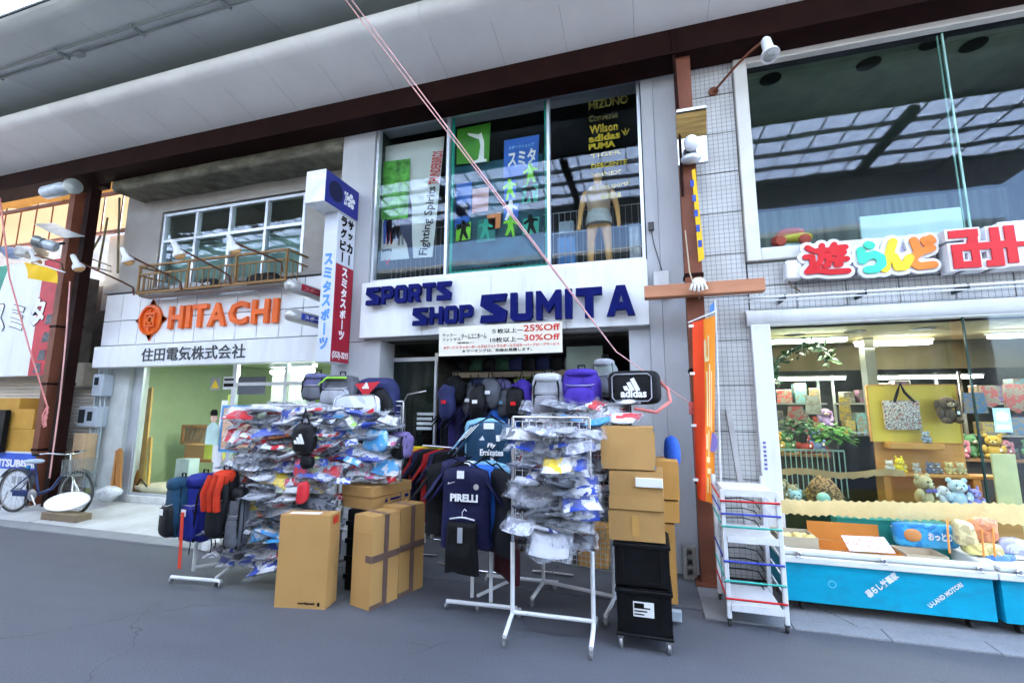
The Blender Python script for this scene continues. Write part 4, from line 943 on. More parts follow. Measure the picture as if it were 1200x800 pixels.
# wall fittings on the right pilaster
a = F(763, 266, YS); q = MB(); q.box(a.x-.03, a.x+.03, YS-.05, YS-.002, a.z-.05, a.z+.04, .005); q.tube([(a.x, YS-.03, a.z-.05), (a.x+.02, YS-.02, a.z-.2), F(776, 318, YS-.02)], .006, 5)
tag(q.build('switch_box', mat('dark_box', (.08, .08, .08), .5)), 'small dark switch box with a cable on the grey pilaster right of the upper window', 'switch box')
a = F(768, 330, YS); q = MB(); q.box(a.x-.02, a.x+.14, YS-.06, YS-.002, a.z-.18, a.z+.1, .006); tag(q.build('junction_box', mat('pale_box', (.6, .6, .6), .5)), 'pale junction box on the grey pilaster beside the SUMITA letters', 'box')
# ================================================================== TOY SHOP (right)
YR = 5.0
ts = thing('toy_shop_building', 'white tiled toy shop with large glass windows on both floors', 'building', (2.5, YR, 0))
TILE = gridmat('white_mosaic_tile', (.56, .565, .555), (.2, .2, .2), .048, .09, .3, dirt=.25)
JOINT = mat('black_joint', (.03, .03, .035), .8)
CREAM = mat('cream_frame', (.66, .65, .6), .45, var=.05, dirt=.35, dscale=1.5, dcol=(.48, .45, .38))
ux0 = F(873, 80, YR).x+.005; uz1 = (F(872, 76, YR).z+F(1200, 19, YR).z)/2; uz0 = F(892, 292, YR).z; XE = 4.4
lx0 = F(902, 400, YR).x; lz1 = F(950, 379, YR).z
# tile panels, one by one
def tiles(x0, x1, zs, w_=.43):
    n = max(1, round((x1-x0)/w_))
    for i in range(n):
        a, c = x0+(x1-x0)*i/n, x0+(x1-x0)*(i+1)/n
        for j in range(len(zs)-1):
            MB().box(a+.004, c-.004, YR, YR+.03, zs[j]+.004, zs[j+1]-.004, .003).build('tile_panel', TILE, ts)
zs = [.02+.452*k for k in range(13)]
tiles(.505, ux0-.135, zs)
tiles(ux0-.132, XE, [lz1+.16, lz1+.16+(uz0-.14-lz1-.16)/2, uz0-.14], .415)
q = MB(); q.box(.5, ux0-.13, YR+.031, YR+.25, 0, 6.2); q.box(ux0-.13, XE, YR+.031, YR+.25, lz1+.0, uz0-.1); q.box(ux0-.13, XE, YR+.031, YR+.25, uz1+.08, 6.2)
q.build('wall', JOINT, ts)
MB().box(.5, XE, YR+.26, 10.5, 6.205, 6.3).build('roof', CONC, ts)
# upper window
q = MB(); q.box(ux0-.13, ux0, YR-.05, YR+.25, uz0-.13, uz1+.1, .008); q.box(ux0+.001, XE, YR-.048, YR+.25, uz0-.13, uz0, .008); q.box(ux0+.001, XE, YR-.045, YR+.05, uz1, uz1+.1, .008)
q.build('window_frame', CREAM, ts)
GLU = glass('toy_shop_upper_glass', (.86, .93, .9), wob=.08)
xm = F(1128, 180, YR).x
MB().box(ux0, xm+.02, YR+.06, YR+.068, uz0, uz1).build('pane', GLU, ts); MB().box(xm-.02, XE, YR+.085, YR+.093, uz0, uz1).build('pane', GLU, ts)
q = MB(); q.box(xm+.005, xm+.02, YR+.055, YR+.073, uz0, uz1); q.box(xm-.02, xm-.01, YR+.082, YR+.096, uz0, uz1-.001); q.build('pane_edge', mat('glass_edge_green', (.3, .5, .45), .2), ts)
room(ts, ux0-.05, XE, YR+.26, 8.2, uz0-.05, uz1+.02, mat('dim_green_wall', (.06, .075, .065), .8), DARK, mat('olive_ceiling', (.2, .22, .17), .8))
MB().box(ux0, XE, 6.9, 6.95, uz0-.05, 4.35).build('curtain', mat('striped_curtain', (.16, .18, .17), .8, var=.4, scale=2, stretch=(9, 1, .2)), ts)
for k, (x, y) in enumerate(((903, 93), (1018, 75), (1093, 50), (1141, 53))):
    d = _ray(x, y); t_ = (uz1+.012-EYE)/d.z; c = Vector((d.x*t_, d.y*t_, uz1+.018))
    MB().lathe([(.11, -.004), (.11, .0), (.085, -.0), (.08, -.001)], c-UZ*.004, UZ, 18).build('downlight', mat('dark_downlight', (.015, .015, .013), .5), ts)
# things upstairs
a = F(1010, 280, 5.6); c = F(1128, 243, 5.6)
tag(MB().box(a.x, c.x, 5.6, 5.63, uz0-.03, (F(1010, 253, 5.6).z+c.z)/2, .004).build('white_board', mat('pale_blue_board', (.66, .76, .82), .4, var=.04)), 'pale blue white board standing behind the upper toy shop window', 'board')
p = F(930, 280, 5.45)
ty = thing('toy', 'red and yellow plastic toy vehicle in the lower left corner of the upper window', 'toy', (p.x, 5.45, uz0))
TRED = mat('toy_red', (.6, .05, .02), .3); TYEL = mat('toy_yellow', (.8, .55, .02), .3)
MB().blob((p.x+.02, 5.45, p.z+.0), (.16, .1, .05), .8).build('body', TYEL, ty, 60)
MB().blob((p.x-.03, 5.45, p.z+.07), (.14, .09, .05), .9).build('roof', TRED, ty, 60)
for sx in (-.13, .1): MB().lathe([(.05, -.02), (.06, 0), (.05, .02)], (p.x-.02+sx, 5.36, p.z-.04), UY, 14).build('wheel', TRED, ty, 40)
MB().blob((p.x-.17, 5.42, p.z-.02), (.06, .06, .06)).build('knob', TRED, ty, 60)
MB().box(p.x-.1, p.x+.15, 5.4, 5.55, uz0-.04, p.z-.06, .005).build('base', mat('pale_blue_base', (.4, .55, .6), .5), ty)
# lintel, jamb, sign rail
q = MB(); q.box(lx0-.17, lx0, YR-.06, YR+.2, .02, lz1, .006); q.build('door_jamb', WHITE, ts)
q = MB(); q.tube([(lx0-.2, YR+.02, lz1+.075), (XE, YR+.02, lz1+.075)], .085, 12); q.box(lx0-.2, XE, YR-.03, YR+.2, lz1-.0, lz1+.04); q.build('lintel', WHITE, ts, 40)
r0 = F(872, 351, 4.78); r1 = F(1200, 329, 4.78); zr_ = (r0.z+r1.z)/2
q = MB(); q.tube([(r0.x, 4.78, zr_), (XE, 4.78, zr_)], .012, 8); q.tube([(r0.x, 4.78, zr_-.035), (XE, 4.78, zr_-.035)], .007, 6); q.build('awning_rail', WMETAL, ts, 60)
for x in (r0.x+.35, r0.x+1.0, r0.x+1.75, r0.x+2.4): MB().box(x-.008, x+.008, 4.77, 4.999, zr_-.03, zr_+.015).build('rail_bracket', STEELD, ts)
# red ink marks on the jamb
q = MB(); z0 = F(896, 520, 4.93).z; x0 = F(896, 520, 4.93).x
for k in range(7): q.box(x0-.012, x0+.012, YR-.064, YR-.0605, z0-.04*k, z0-.04*k+.022)
tag(q.build('sticker', mat('blue_violet_print', (.15, .15, .4), .5)), 'thin vertical sticker with small print on the white jamb of the toy shop', 'sticker')

# shop name letters
YL_ = 4.86
nm = thing('shop_sign', 'cut-out sign letters 遊らんど with white outlines above the toy shop', 'sign', (F(1015, 305, YL_).x, YL_, F(1015, 325, YL_).z))
WOUT = mat('white_letter_backing', (.8, .8, .82), .4, var=.03, dirt=.2, dscale=4, dcol=(.55, .55, .55))
MINT = mat('mint_green', (.06, .62, .4), .35); SUNY = mat('sun_yellow', (.85, .58, .03), .35); TANG = mat('tangerine', (.8, .22, .03), .35)
def ribbon(q, pts, r, o, w_, h, d0, dep, k0):
    """rounded flat stroke along a polyline in the letter's unit square"""
    P_ = [Vector((o.x+p[0]*w_, 0, o.z+p[1]*h)) for p in pts]; k = k0
    for i, p in enumerate(P_):
        dd = d0+dep+.00015*k; k += 1
        q.prism([(r*math.cos(t*.524), r*math.sin(t*.524)) for t in range(12)], (p.x, o.y-d0, p.z), UX, UZ, dd-d0)
        if i+1 < len(P_):
            e_ = P_[i+1]; t_ = (e_-p).normalized(); s_ = Vector((-t_.z, 0, t_.x))*r; dd += .00015; k += 1
            q.prism([((p+s_).x, (p+s_).z), ((p-s_).x, (p-s_).z), ((e_-s_).x, (e_-s_).z), ((e_+s_).x, (e_+s_).z)], (0, o.y-d0, 0), UX, UZ, dd-d0)
    return k
GLY = {'遊': ([[(.1, .95), (.2, .85)], [(.03, .62), (.19, .62), (.19, .32), (.04, .1)], [(.06, .1), (.3, .12), (.55, .04), (.98, .04)], [(.44, .98), (.44, .88)], [(.29, .8), (.6, .8)], [(.41, .8), (.39, .5), (.29, .26)], [(.41, .6), (.57, .6), (.54, .27), (.47, .27)],
               [(.72, .98), (.64, .78)], [(.68, .86), (.97, .86)], [(.68, .68), (.92, .68), (.81, .56), (.81, .27), (.73, .27)], [(.65, .45), (.97, .45)]], .026, .035),
       'ら': ([[(.42, .98), (.52, .94)], [(.1, .78), (.12, .4), (.3, .54), (.62, .6), (.88, .45), (.88, .2), (.62, .04), (.3, .04)]], .036, .035),
       'ん': ([[(.45, 1), (.22, .45), (.04, .03)], [(.22, .4), (.4, .46), (.48, .3), (.52, .06), (.76, .06), (.97, .36)]], .036, .035),
       'ど': ([[(.28, 1), (.38, .62)], [(.9, .66), (.5, .56), (.2, .4), (.14, .2), (.35, .04), (.9, .06)], [(.68, .98), (.74, .87)], [(.88, 1.02), (.94, .92)]], .034, .03)}
def cut(ch, x0, y0, x1, y1, m):
    st, r, bd = GLY[ch]; a, c = F(x0, y1, YL_), F(x1, y0, YL_); o = Vector((a.x, YL_+.02, a.z)); w_ = c.x-a.x; h = c.z-a.z
    q = MB(); k = 0
    for s_ in st: k = ribbon(q, s_, r+bd, o, w_, h, 0, .035, k)
    q.build('letter_backing', WOUT, nm)
    q = MB(); k = 0
    for s_ in st: k = ribbon(q, s_, r, o, w_, h, .042, .012, k)
    q.build('letter', m, nm)
cut('遊', 943, 286, 990, 323, RED); cut('ら', 1007, 286, 1032, 319, MINT); cut('ん', 1034, 283, 1062, 317, SUNY); cut('ど', 1064, 281, 1091, 315, TANG)
a, c = F(998, 318, YL_+.03), F(1080, 290, YL_+.03)
MB().box(a.x-.06, c.x, YL_+.025, YL_+.06, a.z+.02, c.z+.03, .01).build('backing_board', mat('lilac_board', (.62, .6, .78), .5), nm)
q = MB()
for x in (a.x-.2, a.x+.1, c.x-.1): q.box(x, x+.03, YL_+.061, YR-.055, a.z+.1, a.z+.13)
q.build('bracket', WMETAL, nm)
# big red block letter
n2 = thing('letter_box', 'big red block letter み on a deep white box above the toy shop', 'sign', (F(1147, 290, 4.8).x, 4.8, F(1147, 315, 4.8).z), 0, 'big red box letters')
y = 4.78; a = F(1117, 315, y); c = F(1178, 264, y); w_, h = c.x-a.x, c.z-a.z; oz = a.z+.0
MI = [[(.02, 1), (.54, 1), (.54, .81), (.42, .60), (.52, .60), (.52, .0), (.0, .0), (.0, .60), (.26, .60), (.36, .81), (.02, .81)],
      ]
strokes = [[(.0, .78), (.52, .78), (.52, .98), (.0, .98)], [(.30, .62), (.50, .62), (.5, .779), (.34, .779)],
           [(.02, .0), (.2, .0), (.2, .619), (.02, .619)], [(.201, .44), (1.0, .44), (1.0, .619), (.201, .619)], [(.201, 0), (.5, 0), (.5, .17), (.201, .17)], [(.36, .171), (.5, .171), (.5, .439), (.36, .439)],
           [(.72, .62), (.88, .62), (.88, .98), (.72, .98)], [(.70, .0), (.9, .0), (.9, .439), (.70, .439)], [(.6, .0), (.699, .0), (.699, .16), (.6, .16)]]
def grow(p, g):
    xs = [k[0] for k in p]; ys = [k[1] for k in p]; cx, cy = sum(xs)/len(p), sum(ys)/len(p)
    return [(k[0]+(g if k[0] > cx else -g), k[1]+(g if k[1] > cy else -g)) for k in p]
q = MB(); r_ = MB()
for k, s_ in enumerate(strokes):
    q.prism([(u*w_, v*h) for u, v in grow(s_, .05)], (a.x, y+.15+.0011*k, oz), UX, UZ, .14)
    r_.prism([(u*w_, v*h) for u, v in s_], (a.x, y+.009, oz), UX, UZ, .012)
q.build('box', WOUT, n2); r_.build('letter', RED, n2)
n3 = thing('letter_box', 'edge of the next big red box letter at the right border', 'sign', (F(1197, 290, 4.8).x, 4.8, F(1197, 312, 4.8).z), 0, 'big red box letters')
a = F(1183, 308, y); 
MB().box(a.x-.03, a.x+.55, y+.015, y+.2, a.z-.03, a.z+h+.02, .006).build('box', WOUT, n3)
q = MB(); q.box(a.x+.2, a.x+.27, y, y+.0145, a.z+.05, a.z+h-.1); q.box(a.x+.0705, a.x+.1995, y+.001, y+.0145, a.z+h*.4, a.z+h*.52); q.box(a.x+.0, a.x+.07, y, y+.0145, a.z, a.z+h-.02); q.build('letter', RED, n3)
# small fittings
a = F(921, 328, 4.9); c = F(938, 305, 4.9)
q = MB(); q.box(a.x, c.x, 4.86, 4.998, a.z, c.z, .012); bo = q.build('control_box', WMETAL); tag(bo, 'small white control box left of the 遊 letter', 'box')
q = MB(); q.tube([(a.x+.03, 4.93, a.z), (a.x+.05, 4.9, a.z-.08), (a.x+.12, 4.92, a.z-.12), (a.x+.08, 4.95, a.z-.06)], .006, 5); tag(q.build('cable', mat('brown_cable', (.15, .1, .06), .6)), 'loose cable curl under the small white control box', 'cable')
hd = F(898, 50, 4.5); d = (F(905, 72, 4.42)-hd).normalized()
sp = thing('spot_lamp', 'white spot lamp on a curved arm above the toy shop upper window', 'lamp', hd)
MB().lathe([(.03, -.05), (.045, -.02), (.05, .12), (.08, .17), (.085, .2)], hd, d, 18).build('shade', WMETAL, sp, 40)
MB().lathe([(.075, 0), (.06, .02), (.03, .03)], hd+d*.185, d, 14).build('lens', mat('grey_lens', (.4, .42, .42), .2), sp, 40)
q = MB(); q.tube([hd-d*.05, F(878, 62, 4.6), F(862, 78, 4.72), F(836, 108, 4.98)], .014, 6); q.lathe([(.05, 0), (.05, .02)], F(836, 108, 4.995), (0, -1, 0), 12); q.build('arm', RUST, sp, 60)

# ------------------------------------------------------------------ lower interior
MB().box(lx0-.17, lx0, YR+.2, 9, 0, lz1).build('side_wall', GREENW, ts)
CEI = mat('beige_ceiling', (.42, .35, .2), .8, var=.04)
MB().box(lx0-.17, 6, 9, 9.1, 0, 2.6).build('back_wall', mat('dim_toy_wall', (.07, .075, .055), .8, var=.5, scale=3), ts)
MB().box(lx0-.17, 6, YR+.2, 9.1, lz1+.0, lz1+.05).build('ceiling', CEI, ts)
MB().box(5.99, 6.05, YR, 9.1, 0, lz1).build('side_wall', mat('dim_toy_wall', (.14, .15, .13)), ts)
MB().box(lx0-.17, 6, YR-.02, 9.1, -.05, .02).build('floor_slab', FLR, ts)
MB().box(lx0+.0, XE, 6.62, 6.66, lz1-.34, lz1-.001).build('bulkhead', mat('olive_bulkhead', (.04, .034, .018), .7, spec=.1), ts)
GLL = glass('toy_shop_glass', (.9, .96, .93), wob=.1)
gx = F(1122, 470, YR+.05).x
MB().box(lx0, gx, YR+.02, YR+.028, .45, lz1).build('pane', GLL, ts)
# swung open glass panel at the right
gd = thing('glass_door', 'frameless glass door panel at the right of the toy shop window with a pale blue sticker', 'door', (gx+.05, YR+.1, .45))
MB().box(gx+.03, gx+1.2, YR-.12, YR-.112, .5, lz1-.02).build('pane', GLL, gd)
q = MB(); q.box(gx+.022, gx+.034, YR-.125, YR-.107, .5, lz1-.02); q.build('pane_edge', mat('dark_glass_edge', (.02, .05, .045), .2), gd)
s0 = F(1167, 506, YR-.125); s1 = F(1183, 478, YR-.125)
MB().box(s0.x, s1.x, YR-.124, YR-.1215, s0.z, s1.z).build('sticker', mat('pale_blue_sticker', (.45, .75, .82), .4), gd)
q = MB(); q.lathe([(.045, 0), (.045, .002)], ((s0.x+s1.x)/2, YR-.1245, s0.z+(s1.z-s0.z)*.65), (0, -1, 0), 18); q.box(s0.x+.01, s1.x-.01, YR-.127, YR-.1245, s0.z+.02, s0.z+.06); q.build('sticker_print', WI, gd)
# ceiling lamps (lit) and downlights
for k, (x, y) in enumerate(((931, 392), (1002, 388), (1082, 385))):
    d = _ray(x, y); t_ = (lz1-EYE)/d.z; c = Vector((d.x*t_, d.y*t_, lz1-.006)); MB().lathe([(.1, 0), (.1, .005), (.08, .006)], c, UZ, 18).build('downlight', mat('dark_downlight', (.015, .015, .013)), ts)
TUBE = glow('lit_tube', (.95, 1, 1), 1)
for i, (x0, y, x1, dy, lab) in enumerate(((1.35, 5.75, 2.1, .0, 'front left'), (2.35, 6.25, 3.1, 0, 'front centre'), (1.3, 7.3, 2.6, 0, 'rear left'), (2.9, 7.3, 4.1, 0, 'rear right'), (3.4, 5.9, 4.3, 0, 'front right'))):
    z = lz1-.09 if y < 6.6 else lz1-.42
    t = thing('tube_lamp', 'lit white fluorescent tube lamp at the %s of the toy shop ceiling' % lab, 'lamp', ((x0+x1)/2, y, z), 0, 'tube lamps in the toy shop')
    MB().box(x0, x1, y-.045, y+.045, z+.035, z+.06, .005).build('housing', WMETAL, t)
    for s_ in (-.03, .03): MB().tube([(x0+.02, y+s_, z+.014), (x1-.02, y+s_, z+.014)], .014, 8).build('tube', TUBE, t, 60)
    lamp_area(((x0+x1)/2, y, z-.03), x1-x0, .12, 1.35, (1, .9, .7))
lamp_area((2.4, 6.3, lz1-.02), 2.2, .5, 2.2, (1, .84, .58))
# wooden display with yellow board
OW = mat('orange_wood', (.55, .25, .06), .5, var=.15, scale=2, stretch=(1, 1, 8)); YBM = mat('mustard_board', (.62, .44, .06), .6, var=.05)
YD = 5.95
b0, b1 = F(1023, 517, YD), F(1128, 517, YD); bt_ = F(1018, 452, YD).z
ds = thing('display_shelf', 'orange wooden display shelf with a mustard pin board in the toy shop window', 'shelf', ((b0.x+b1.x)/2, YD, .0))
MB().box(b0.x, b1.x, YD, YD+.03, b0.z, bt_).build('pin_board', YBM, ds)
q = MB(); q.box(b0.x-.012, b0.x, YD-.005, YD+.03, b0.z, bt_); q.box(b0.x, b1.x, YD-.005, YD+.03, bt_, bt_+.012); q.box(b1.x, b1.x+.012, YD-.005, YD+.03, b0.z, bt_); q.build('board_frame', OW, ds)
sh = F(1090, 555, YD-.15).z
MB().box(b0.x-.05, b1.x+.2, YD-.2, YD-.0, sh-.03, sh, .004).build('shelf_board', OW, ds)
MB().box(b0.x+.02, b1.x+.02, YD+.032, YD+.05, .3, b0.z-.002).build('back_panel', OW, ds)
MB().box(b0.x+.1, b1.x-.2, YD-.1, YD+.03, b0.z-.07, b0.z-.003, .01).build('top_ledge', OW, ds)
for x in (b0.x+.02, b1.x-.02): MB().box(x-.03, x+.03, YD-.18, YD-.0, .3, sh-.032).build('side_panel', OW, ds)
MB().box(b0.x-.05, b1.x+.1, YD-.5, YD-.2, .3, F(1090, 592, YD-.3).z, .005).build('counter', OW, ds)
# tote bag
a, c = F(1038, 503, YD-.04), F(1076, 469, YD-.04)
tb = thing('tote_bag', 'black and white patterned tote bag hanging on the mustard board', 'bag', ((a.x+c.x)/2, YD-.04, a.z))
q = MB(); q.sheet(6, 6, lambda u, v: (a.x+(c.x-a.x)*u, YD-.05-.03*math.sin(u*3.14)*math.sin(v*3.1), a.z+(c.z-a.z)*v), (0, .03, 0)); q.build('body', patchmat('tote_print', [(.7, .66, .6), (.08, .05, .05), (.6, .55, .5), (.3, .08, .06), (.7, .68, .62)], 45, .7, 0, 0), tb, 60)
q = MB(); hz_ = F(1056, 449, YD-.04).z; q.tube([(a.x+.1, YD-.05, c.z-.02), (a.x+.14, YD-.05, (c.z+hz_)/2), (a.x+.17, YD-.05, hz_), (a.x+.2, YD-.05, (c.z+hz_)/2), (a.x+.28, YD-.05, c.z-.02)], .014, 6); q.build('handle', INK, tb, 60)
# plush toys ------------------------------------------------------
def plush(p, h, c1, c2, label, ears='round', bow=None, rz=0, group=None):
    """sitting plush animal: belly, head with muzzle and ears, four paws, face"""
    t = thing('plush_toy', label, 'plush toy', p, rz, group); s = h/.3
    m1 = mat('plush_%d_%d_%d' % tuple(int(k*99) for k in c1), c1, .95, var=.12, scale=30, bump=.5, bscale=150); m2 = mat('plush_%d_%d_%d' % tuple(int(k*99) for k in c2), c2, .95, var=.1, scale=30, bump=.5, bscale=150)
    q = LM(t); q.blob((0, 0, .085*s), (.08*s, .07*s, .09*s), jit=.06)
    for sx in (-1, 1):
        q.blob((sx*.06*s, -.07*s, .035*s), (.035*s, .06*s, .033*s)); q.blob((sx*.085*s, -.03*s, .12*s), (.03*s, .035*s, .055*s))
    q.build('body', m1, t, 90)
    q = LM(t); q.blob((0, -.01*s, .225*s), (.082*s, .072*s, .07*s), jit=.05)
    for sx in (-1, 1):
        if ears == 'round': q.blob((sx*.065*s, 0, .285*s), (.028*s, .016*s, .028*s), nu=8, nv=6)
        elif ears == 'long': q.blob((sx*.09*s, 0, .2*s), (.025*s, .02*s, .06*s), nu=8, nv=6)
        else: q.blob((sx*.05*s, 0, .3*s), (.02*s, .012*s, .045*s), nu=8, nv=6)
    q.build('head', m1, t, 90)
    q = LM(t); q.box(.05*s, .075*s, -.075*s, -.072*s, .1*s, .135*s); q.build('ear_tag', PAPERW, t)
    q = LM(t); q.blob((0, -.075*s, .205*s), (.035*s, .025*s, .025*s), nu=10, nv=6); q.build('muzzle', m2, t, 90)
    q = LM(t)
    for sx in (-1, 1): q.blob((sx*.03*s, -.074*s, .24*s), .008*s, nu=8, nv=6)
    q.blob((0, -.1*s, .214*s), (.01*s, .006*s, .007*s), nu=8, nv=6); q.build('face', INK, t, 90)
    if bow:
        q = LM(t)
        for sx in (-1, 1): q.blob((sx*.035*s, -.075*s, .155*s), (.035*s, .012*s, .022*s), nu=8, nv=6)
        q.build('bow', mat('bow_%d' % int(bow[2]*99), bow, .6), t, 60)
    return t
cz = F(1090, 592, YD-.3).z
def at(px_, py_, y, z=None): p = F(px_, py_, y); return (p.x, y, p.z if z is None else z)
TAN = (.52, .42, .24)
plush(at(1084, 590, 5.6, cz), .30, TAN, (.6, .52, .34), 'large tan teddy bear with a violet bow sitting behind the cream valance', bow=(.15, .12, .4), rz=.5)
plush(at(1106, 590, 5.62, cz), .2, (.68, .66, .7), (.7, .68, .7), 'small white lying plush toy right of the tan teddy bear', 'long', rz=.6)
plush(at(1124, 590, 5.6, cz), .27, (.55, .68, .8), (.72, .75, .8), 'pale blue and white plush toy in a clear bag on the counter', 'round', rz=-.1)
plush(at(1143, 591, 5.58, cz), .19, (.28, .26, .55), (.4, .36, .62), 'small violet plush toy right of the pale blue plush', 'up')
plush(at(1055, 553, YD-.12, sh), .15, (.8, .6, .03), (.8, .62, .1), 'bright yellow plush toy on the left of the wooden shelf', 'up')
plush(at(1043, 553, YD-.12, sh), .12, (.6, .55, .5), (.4, .3, .3), 'small beige doll at the left end of the wooden shelf', 'round')
plush(at(1074, 553, YD-.12, sh), .1, (.5, .45, .38), (.6, .55, .5), 'tiny beige plush toy in the middle of the wooden shelf', 'round')
plush(at(1090, 553, YD-.12, sh), .11, (.14, .16, .26), (.6, .6, .62), 'tiny dark blue plush toy on the wooden shelf', 'up')
plush(at(1099, 553, YD-.12, sh), .11, (.2, .2, .22), (.7, .7, .7), 'tiny black and white plush toy on the wooden shelf', 'round')
plush(at(1113, 553, YD-.12, sh), .12, (.62, .5, .2), (.7, .62, .45), 'tiny golden haired doll left of its twin on the wooden shelf', 'round')
plush(at(1126, 553, YD-.12, sh), .12, (.6, .52, .3), (.7, .62, .45), 'tiny golden haired doll at the right end of the wooden shelf', 'round')
plush(at(1086, 523, YD-.06, b0.z-.003), .12, (.3, .33, .4), (.5, .52, .55), 'grey blue plush in cellophane on the ledge under the mustard board', 'round')
plush(at(1112, 496, YD-.09), .28, (.1, .07, .045), (.45, .36, .25), 'dark brown hanging plush animal at the right of the mustard board', 'long')
plush(at(915, 588, 5.35), .22, (.45, .36, .22), (.5, .4, .28), 'beige plush toy half hidden by the white jamb', 'round')
plush(at(930, 589, 5.3), .18, (.48, .38, .24), (.5, .42, .3), 'rounded beige plush toy beside the jamb, behind the cream valance', 'round', rz=2.4)
plush(at(936, 628, 5.2, .62), .2, (.4, .55, .6), (.55, .6, .6), 'pale blue plush toy in the dark corner under the valance', 'round')
plush(at(968, 500, 6.3), .22, (.45, .3, .55), (.6, .45, .35), 'lilac plush toy hanging left of the grey pillar', 'long')
protos = [plush((1.35, 7.0, 1.32), .26, cc, c2, lb, er) for cc, c2, lb, er in (((.5, .2, .25), (.6, .4, .4), 'pink plush toy first in the row before the back shelves', 'long'), ((.12, .2, .4), (.5, .5, .5), 'navy plush toy second in the row before the back shelves', 'up'), ((.45, .3, .06), (.5, .4, .2), 'ochre plush toy third in the row before the back shelves', 'round'), ((.1, .25, .12), (.4, .4, .3), 'dark green plush toy fourth in the row before the back shelves', 'round'), ((.3, .05, .04), (.4, .3, .25), 'dark red plush toy fifth in the row before the back shelves', 'up'))]
tb2 = thing('toy_table', 'long low table with a row of plush toys before the toy shop back shelves', 'table', (2.9, 6.95, .02))
MB().box(1.15, 5.5, 6.75, 7.15, 1.0, 1.03).build('top', mat('brown_table', (.2, .11, .05), .6), tb2); MB().box(1.2, 5.45, 6.8, 7.1, .02, .999).build('base', mat('dark_table_base', (.04, .035, .03), .7), tb2)
for k in range(26):
    x = 1.25+.163*k; rz_ = rnd.uniform(-.6, .6); s_ = rnd.uniform(.8, 1.25); p_ = (x, 6.85+.12*(k % 2), 1.031)
    if k < 5: protos[k].location = p_
    else: dup(protos[(k*3+k//4) % 5], p_, rz_, '%s plush toy, %s from left in the row before the back shelves' % (('pink', 'navy', 'ochre', 'dark green', 'dark red')[(k*3+k//4) % 5], ORD[k] if k < 20 else 'twenty-'+ORD[k-20]), 'plush toys in the row before the back shelves', (s_, s_, s_))
    if k < 5: protos[k]['group'] = 'plush toys in the row before the back shelves'
# knitted basket and ball
p = F(966, 588, 5.5); tag(MB().lathe([(.14, 0), (.17, .08), (.1, .2), (.03, .27)], p, UZ, 16).build('basket', patchmat('basket_weave', [(.35, .16, .06), (.1, .05, .03), (.45, .25, .1), (.25, .1, .05)], 30, .8, 0, .8, 60), None, 60), 'brown woven cone basket behind the cream valance', 'basket')
tag(MB().blob(F(965, 584, 5.35), .06).build('ball', mat('mint_ball', (.35, .6, .52), .4), None, 90), 'mint coloured ball in front of the woven basket', 'ball')
# grey pillar, dark cabinet, green counter
a = F(1012, 400, 6.2); c = F(1024, 400, 6.2)
tag(MB().box(a.x, c.x, 6.2, 6.35, .02, lz1-.002).build('pillar', mat('steel_pillar', (.13, .14, .13), .5, var=.2)), 'grey steel pillar inside the toy shop, left of the mustard board', 'pillar')
a = F(985, 600, 6.0); c = F(1030, 510, 6.0)
tag(MB().box(a.x, c.x, 6.0, 6.15, .02, c.z, .01).build('cabinet', BLACK), 'black cabinet inside the toy shop under the grey pillar', 'cabinet')
a = F(912, 590, 5.9); c = F(988, 528, 5.9)
ct = thing('counter', 'dark green counter with thin rails inside the toy shop window', 'counter', ((a.x+c.x)/2, 5.9, .02))
MB().box(a.x, c.x, 5.9, 6.3, .02, a.z+.1, .01).build('body', mat('dark_green_body', (.02, .05, .03), .4, var=.4), ct)
q = MB()
for k in range(14): x = a.x+(c.x-a.x)*k/13; q.tube([(x, 5.88, a.z+.1), (x, 5.88, c.z)], .006, 5)
q.box(a.x, c.x, 5.87, 5.89, c.z-.01, c.z+.01); q.build('rail', mat('pale_green_rail', (.3, .42, .36), .4), ct)
# leafy plants and a garland ------------------------------------------------
LEAF = mat('green_leaf', (.07, .2, .03), .5, var=.5, scale=6); LEAF2 = mat('dark_leaf', (.03, .09, .025), .5, var=.4)
def plant(c, r, n, label, m, seed, potz=None):
    t = thing('potted_plant', label, 'plant', c); rr = random.Random(seed); q = MB()
    for k in range(n):
        a_ = rr.random()*6.28; e_ = rr.uniform(-.4, 1.2); rad = r*rr.uniform(.4, 1); p = Vector(c)+Vector((math.cos(a_)*math.cos(e_), math.sin(a_)*math.cos(e_)*.7, math.sin(e_)*.8))*rad
        d = Vector((math.cos(a_), math.sin(a_)*.7, rr.uniform(-.7, .4))).normalized(); s_ = d.cross(UZ).normalized(); L = rr.uniform(.05, .09); ww_ = L*.4
        q.add([p, p+d*L*.5+s_*ww_, p+d*L-UZ*.015, p+d*L*.5-s_*ww_, p+d*L*.5+UZ*.012], [(0, 1, 4), (1, 2, 4), (2, 3, 4), (3, 0, 4)])
    q.build('foliage', m, t)
    q = MB(); q.lathe([(.05, -.12), (.07, 0), (.06, .0)], c, UZ, 12); q.build('pot', mat('dark_pot', (.06, .05, .04), .6), t, 40); return t
p = F(975, 512, 5.75); plant(p, .2, 150, 'bright green leafy plant on the dark counter in the toy shop', LEAF, 1)
p = F(938, 505, 5.9); plant(p, .2, 130, 'darker leafy plant left of the bright green one in the toy shop', LEAF2, 2)
p = F(1086, 520, YD-.1); 
gl = MB(); rr = random.Random(4); path = [F(904, 470, 5.3), F(905, 440, 5.35), F(912, 424, 5.4), F(930, 409, 5.5), F(950, 404, 5.6), F(968, 410, 5.7), F(976, 422, 5.75)]
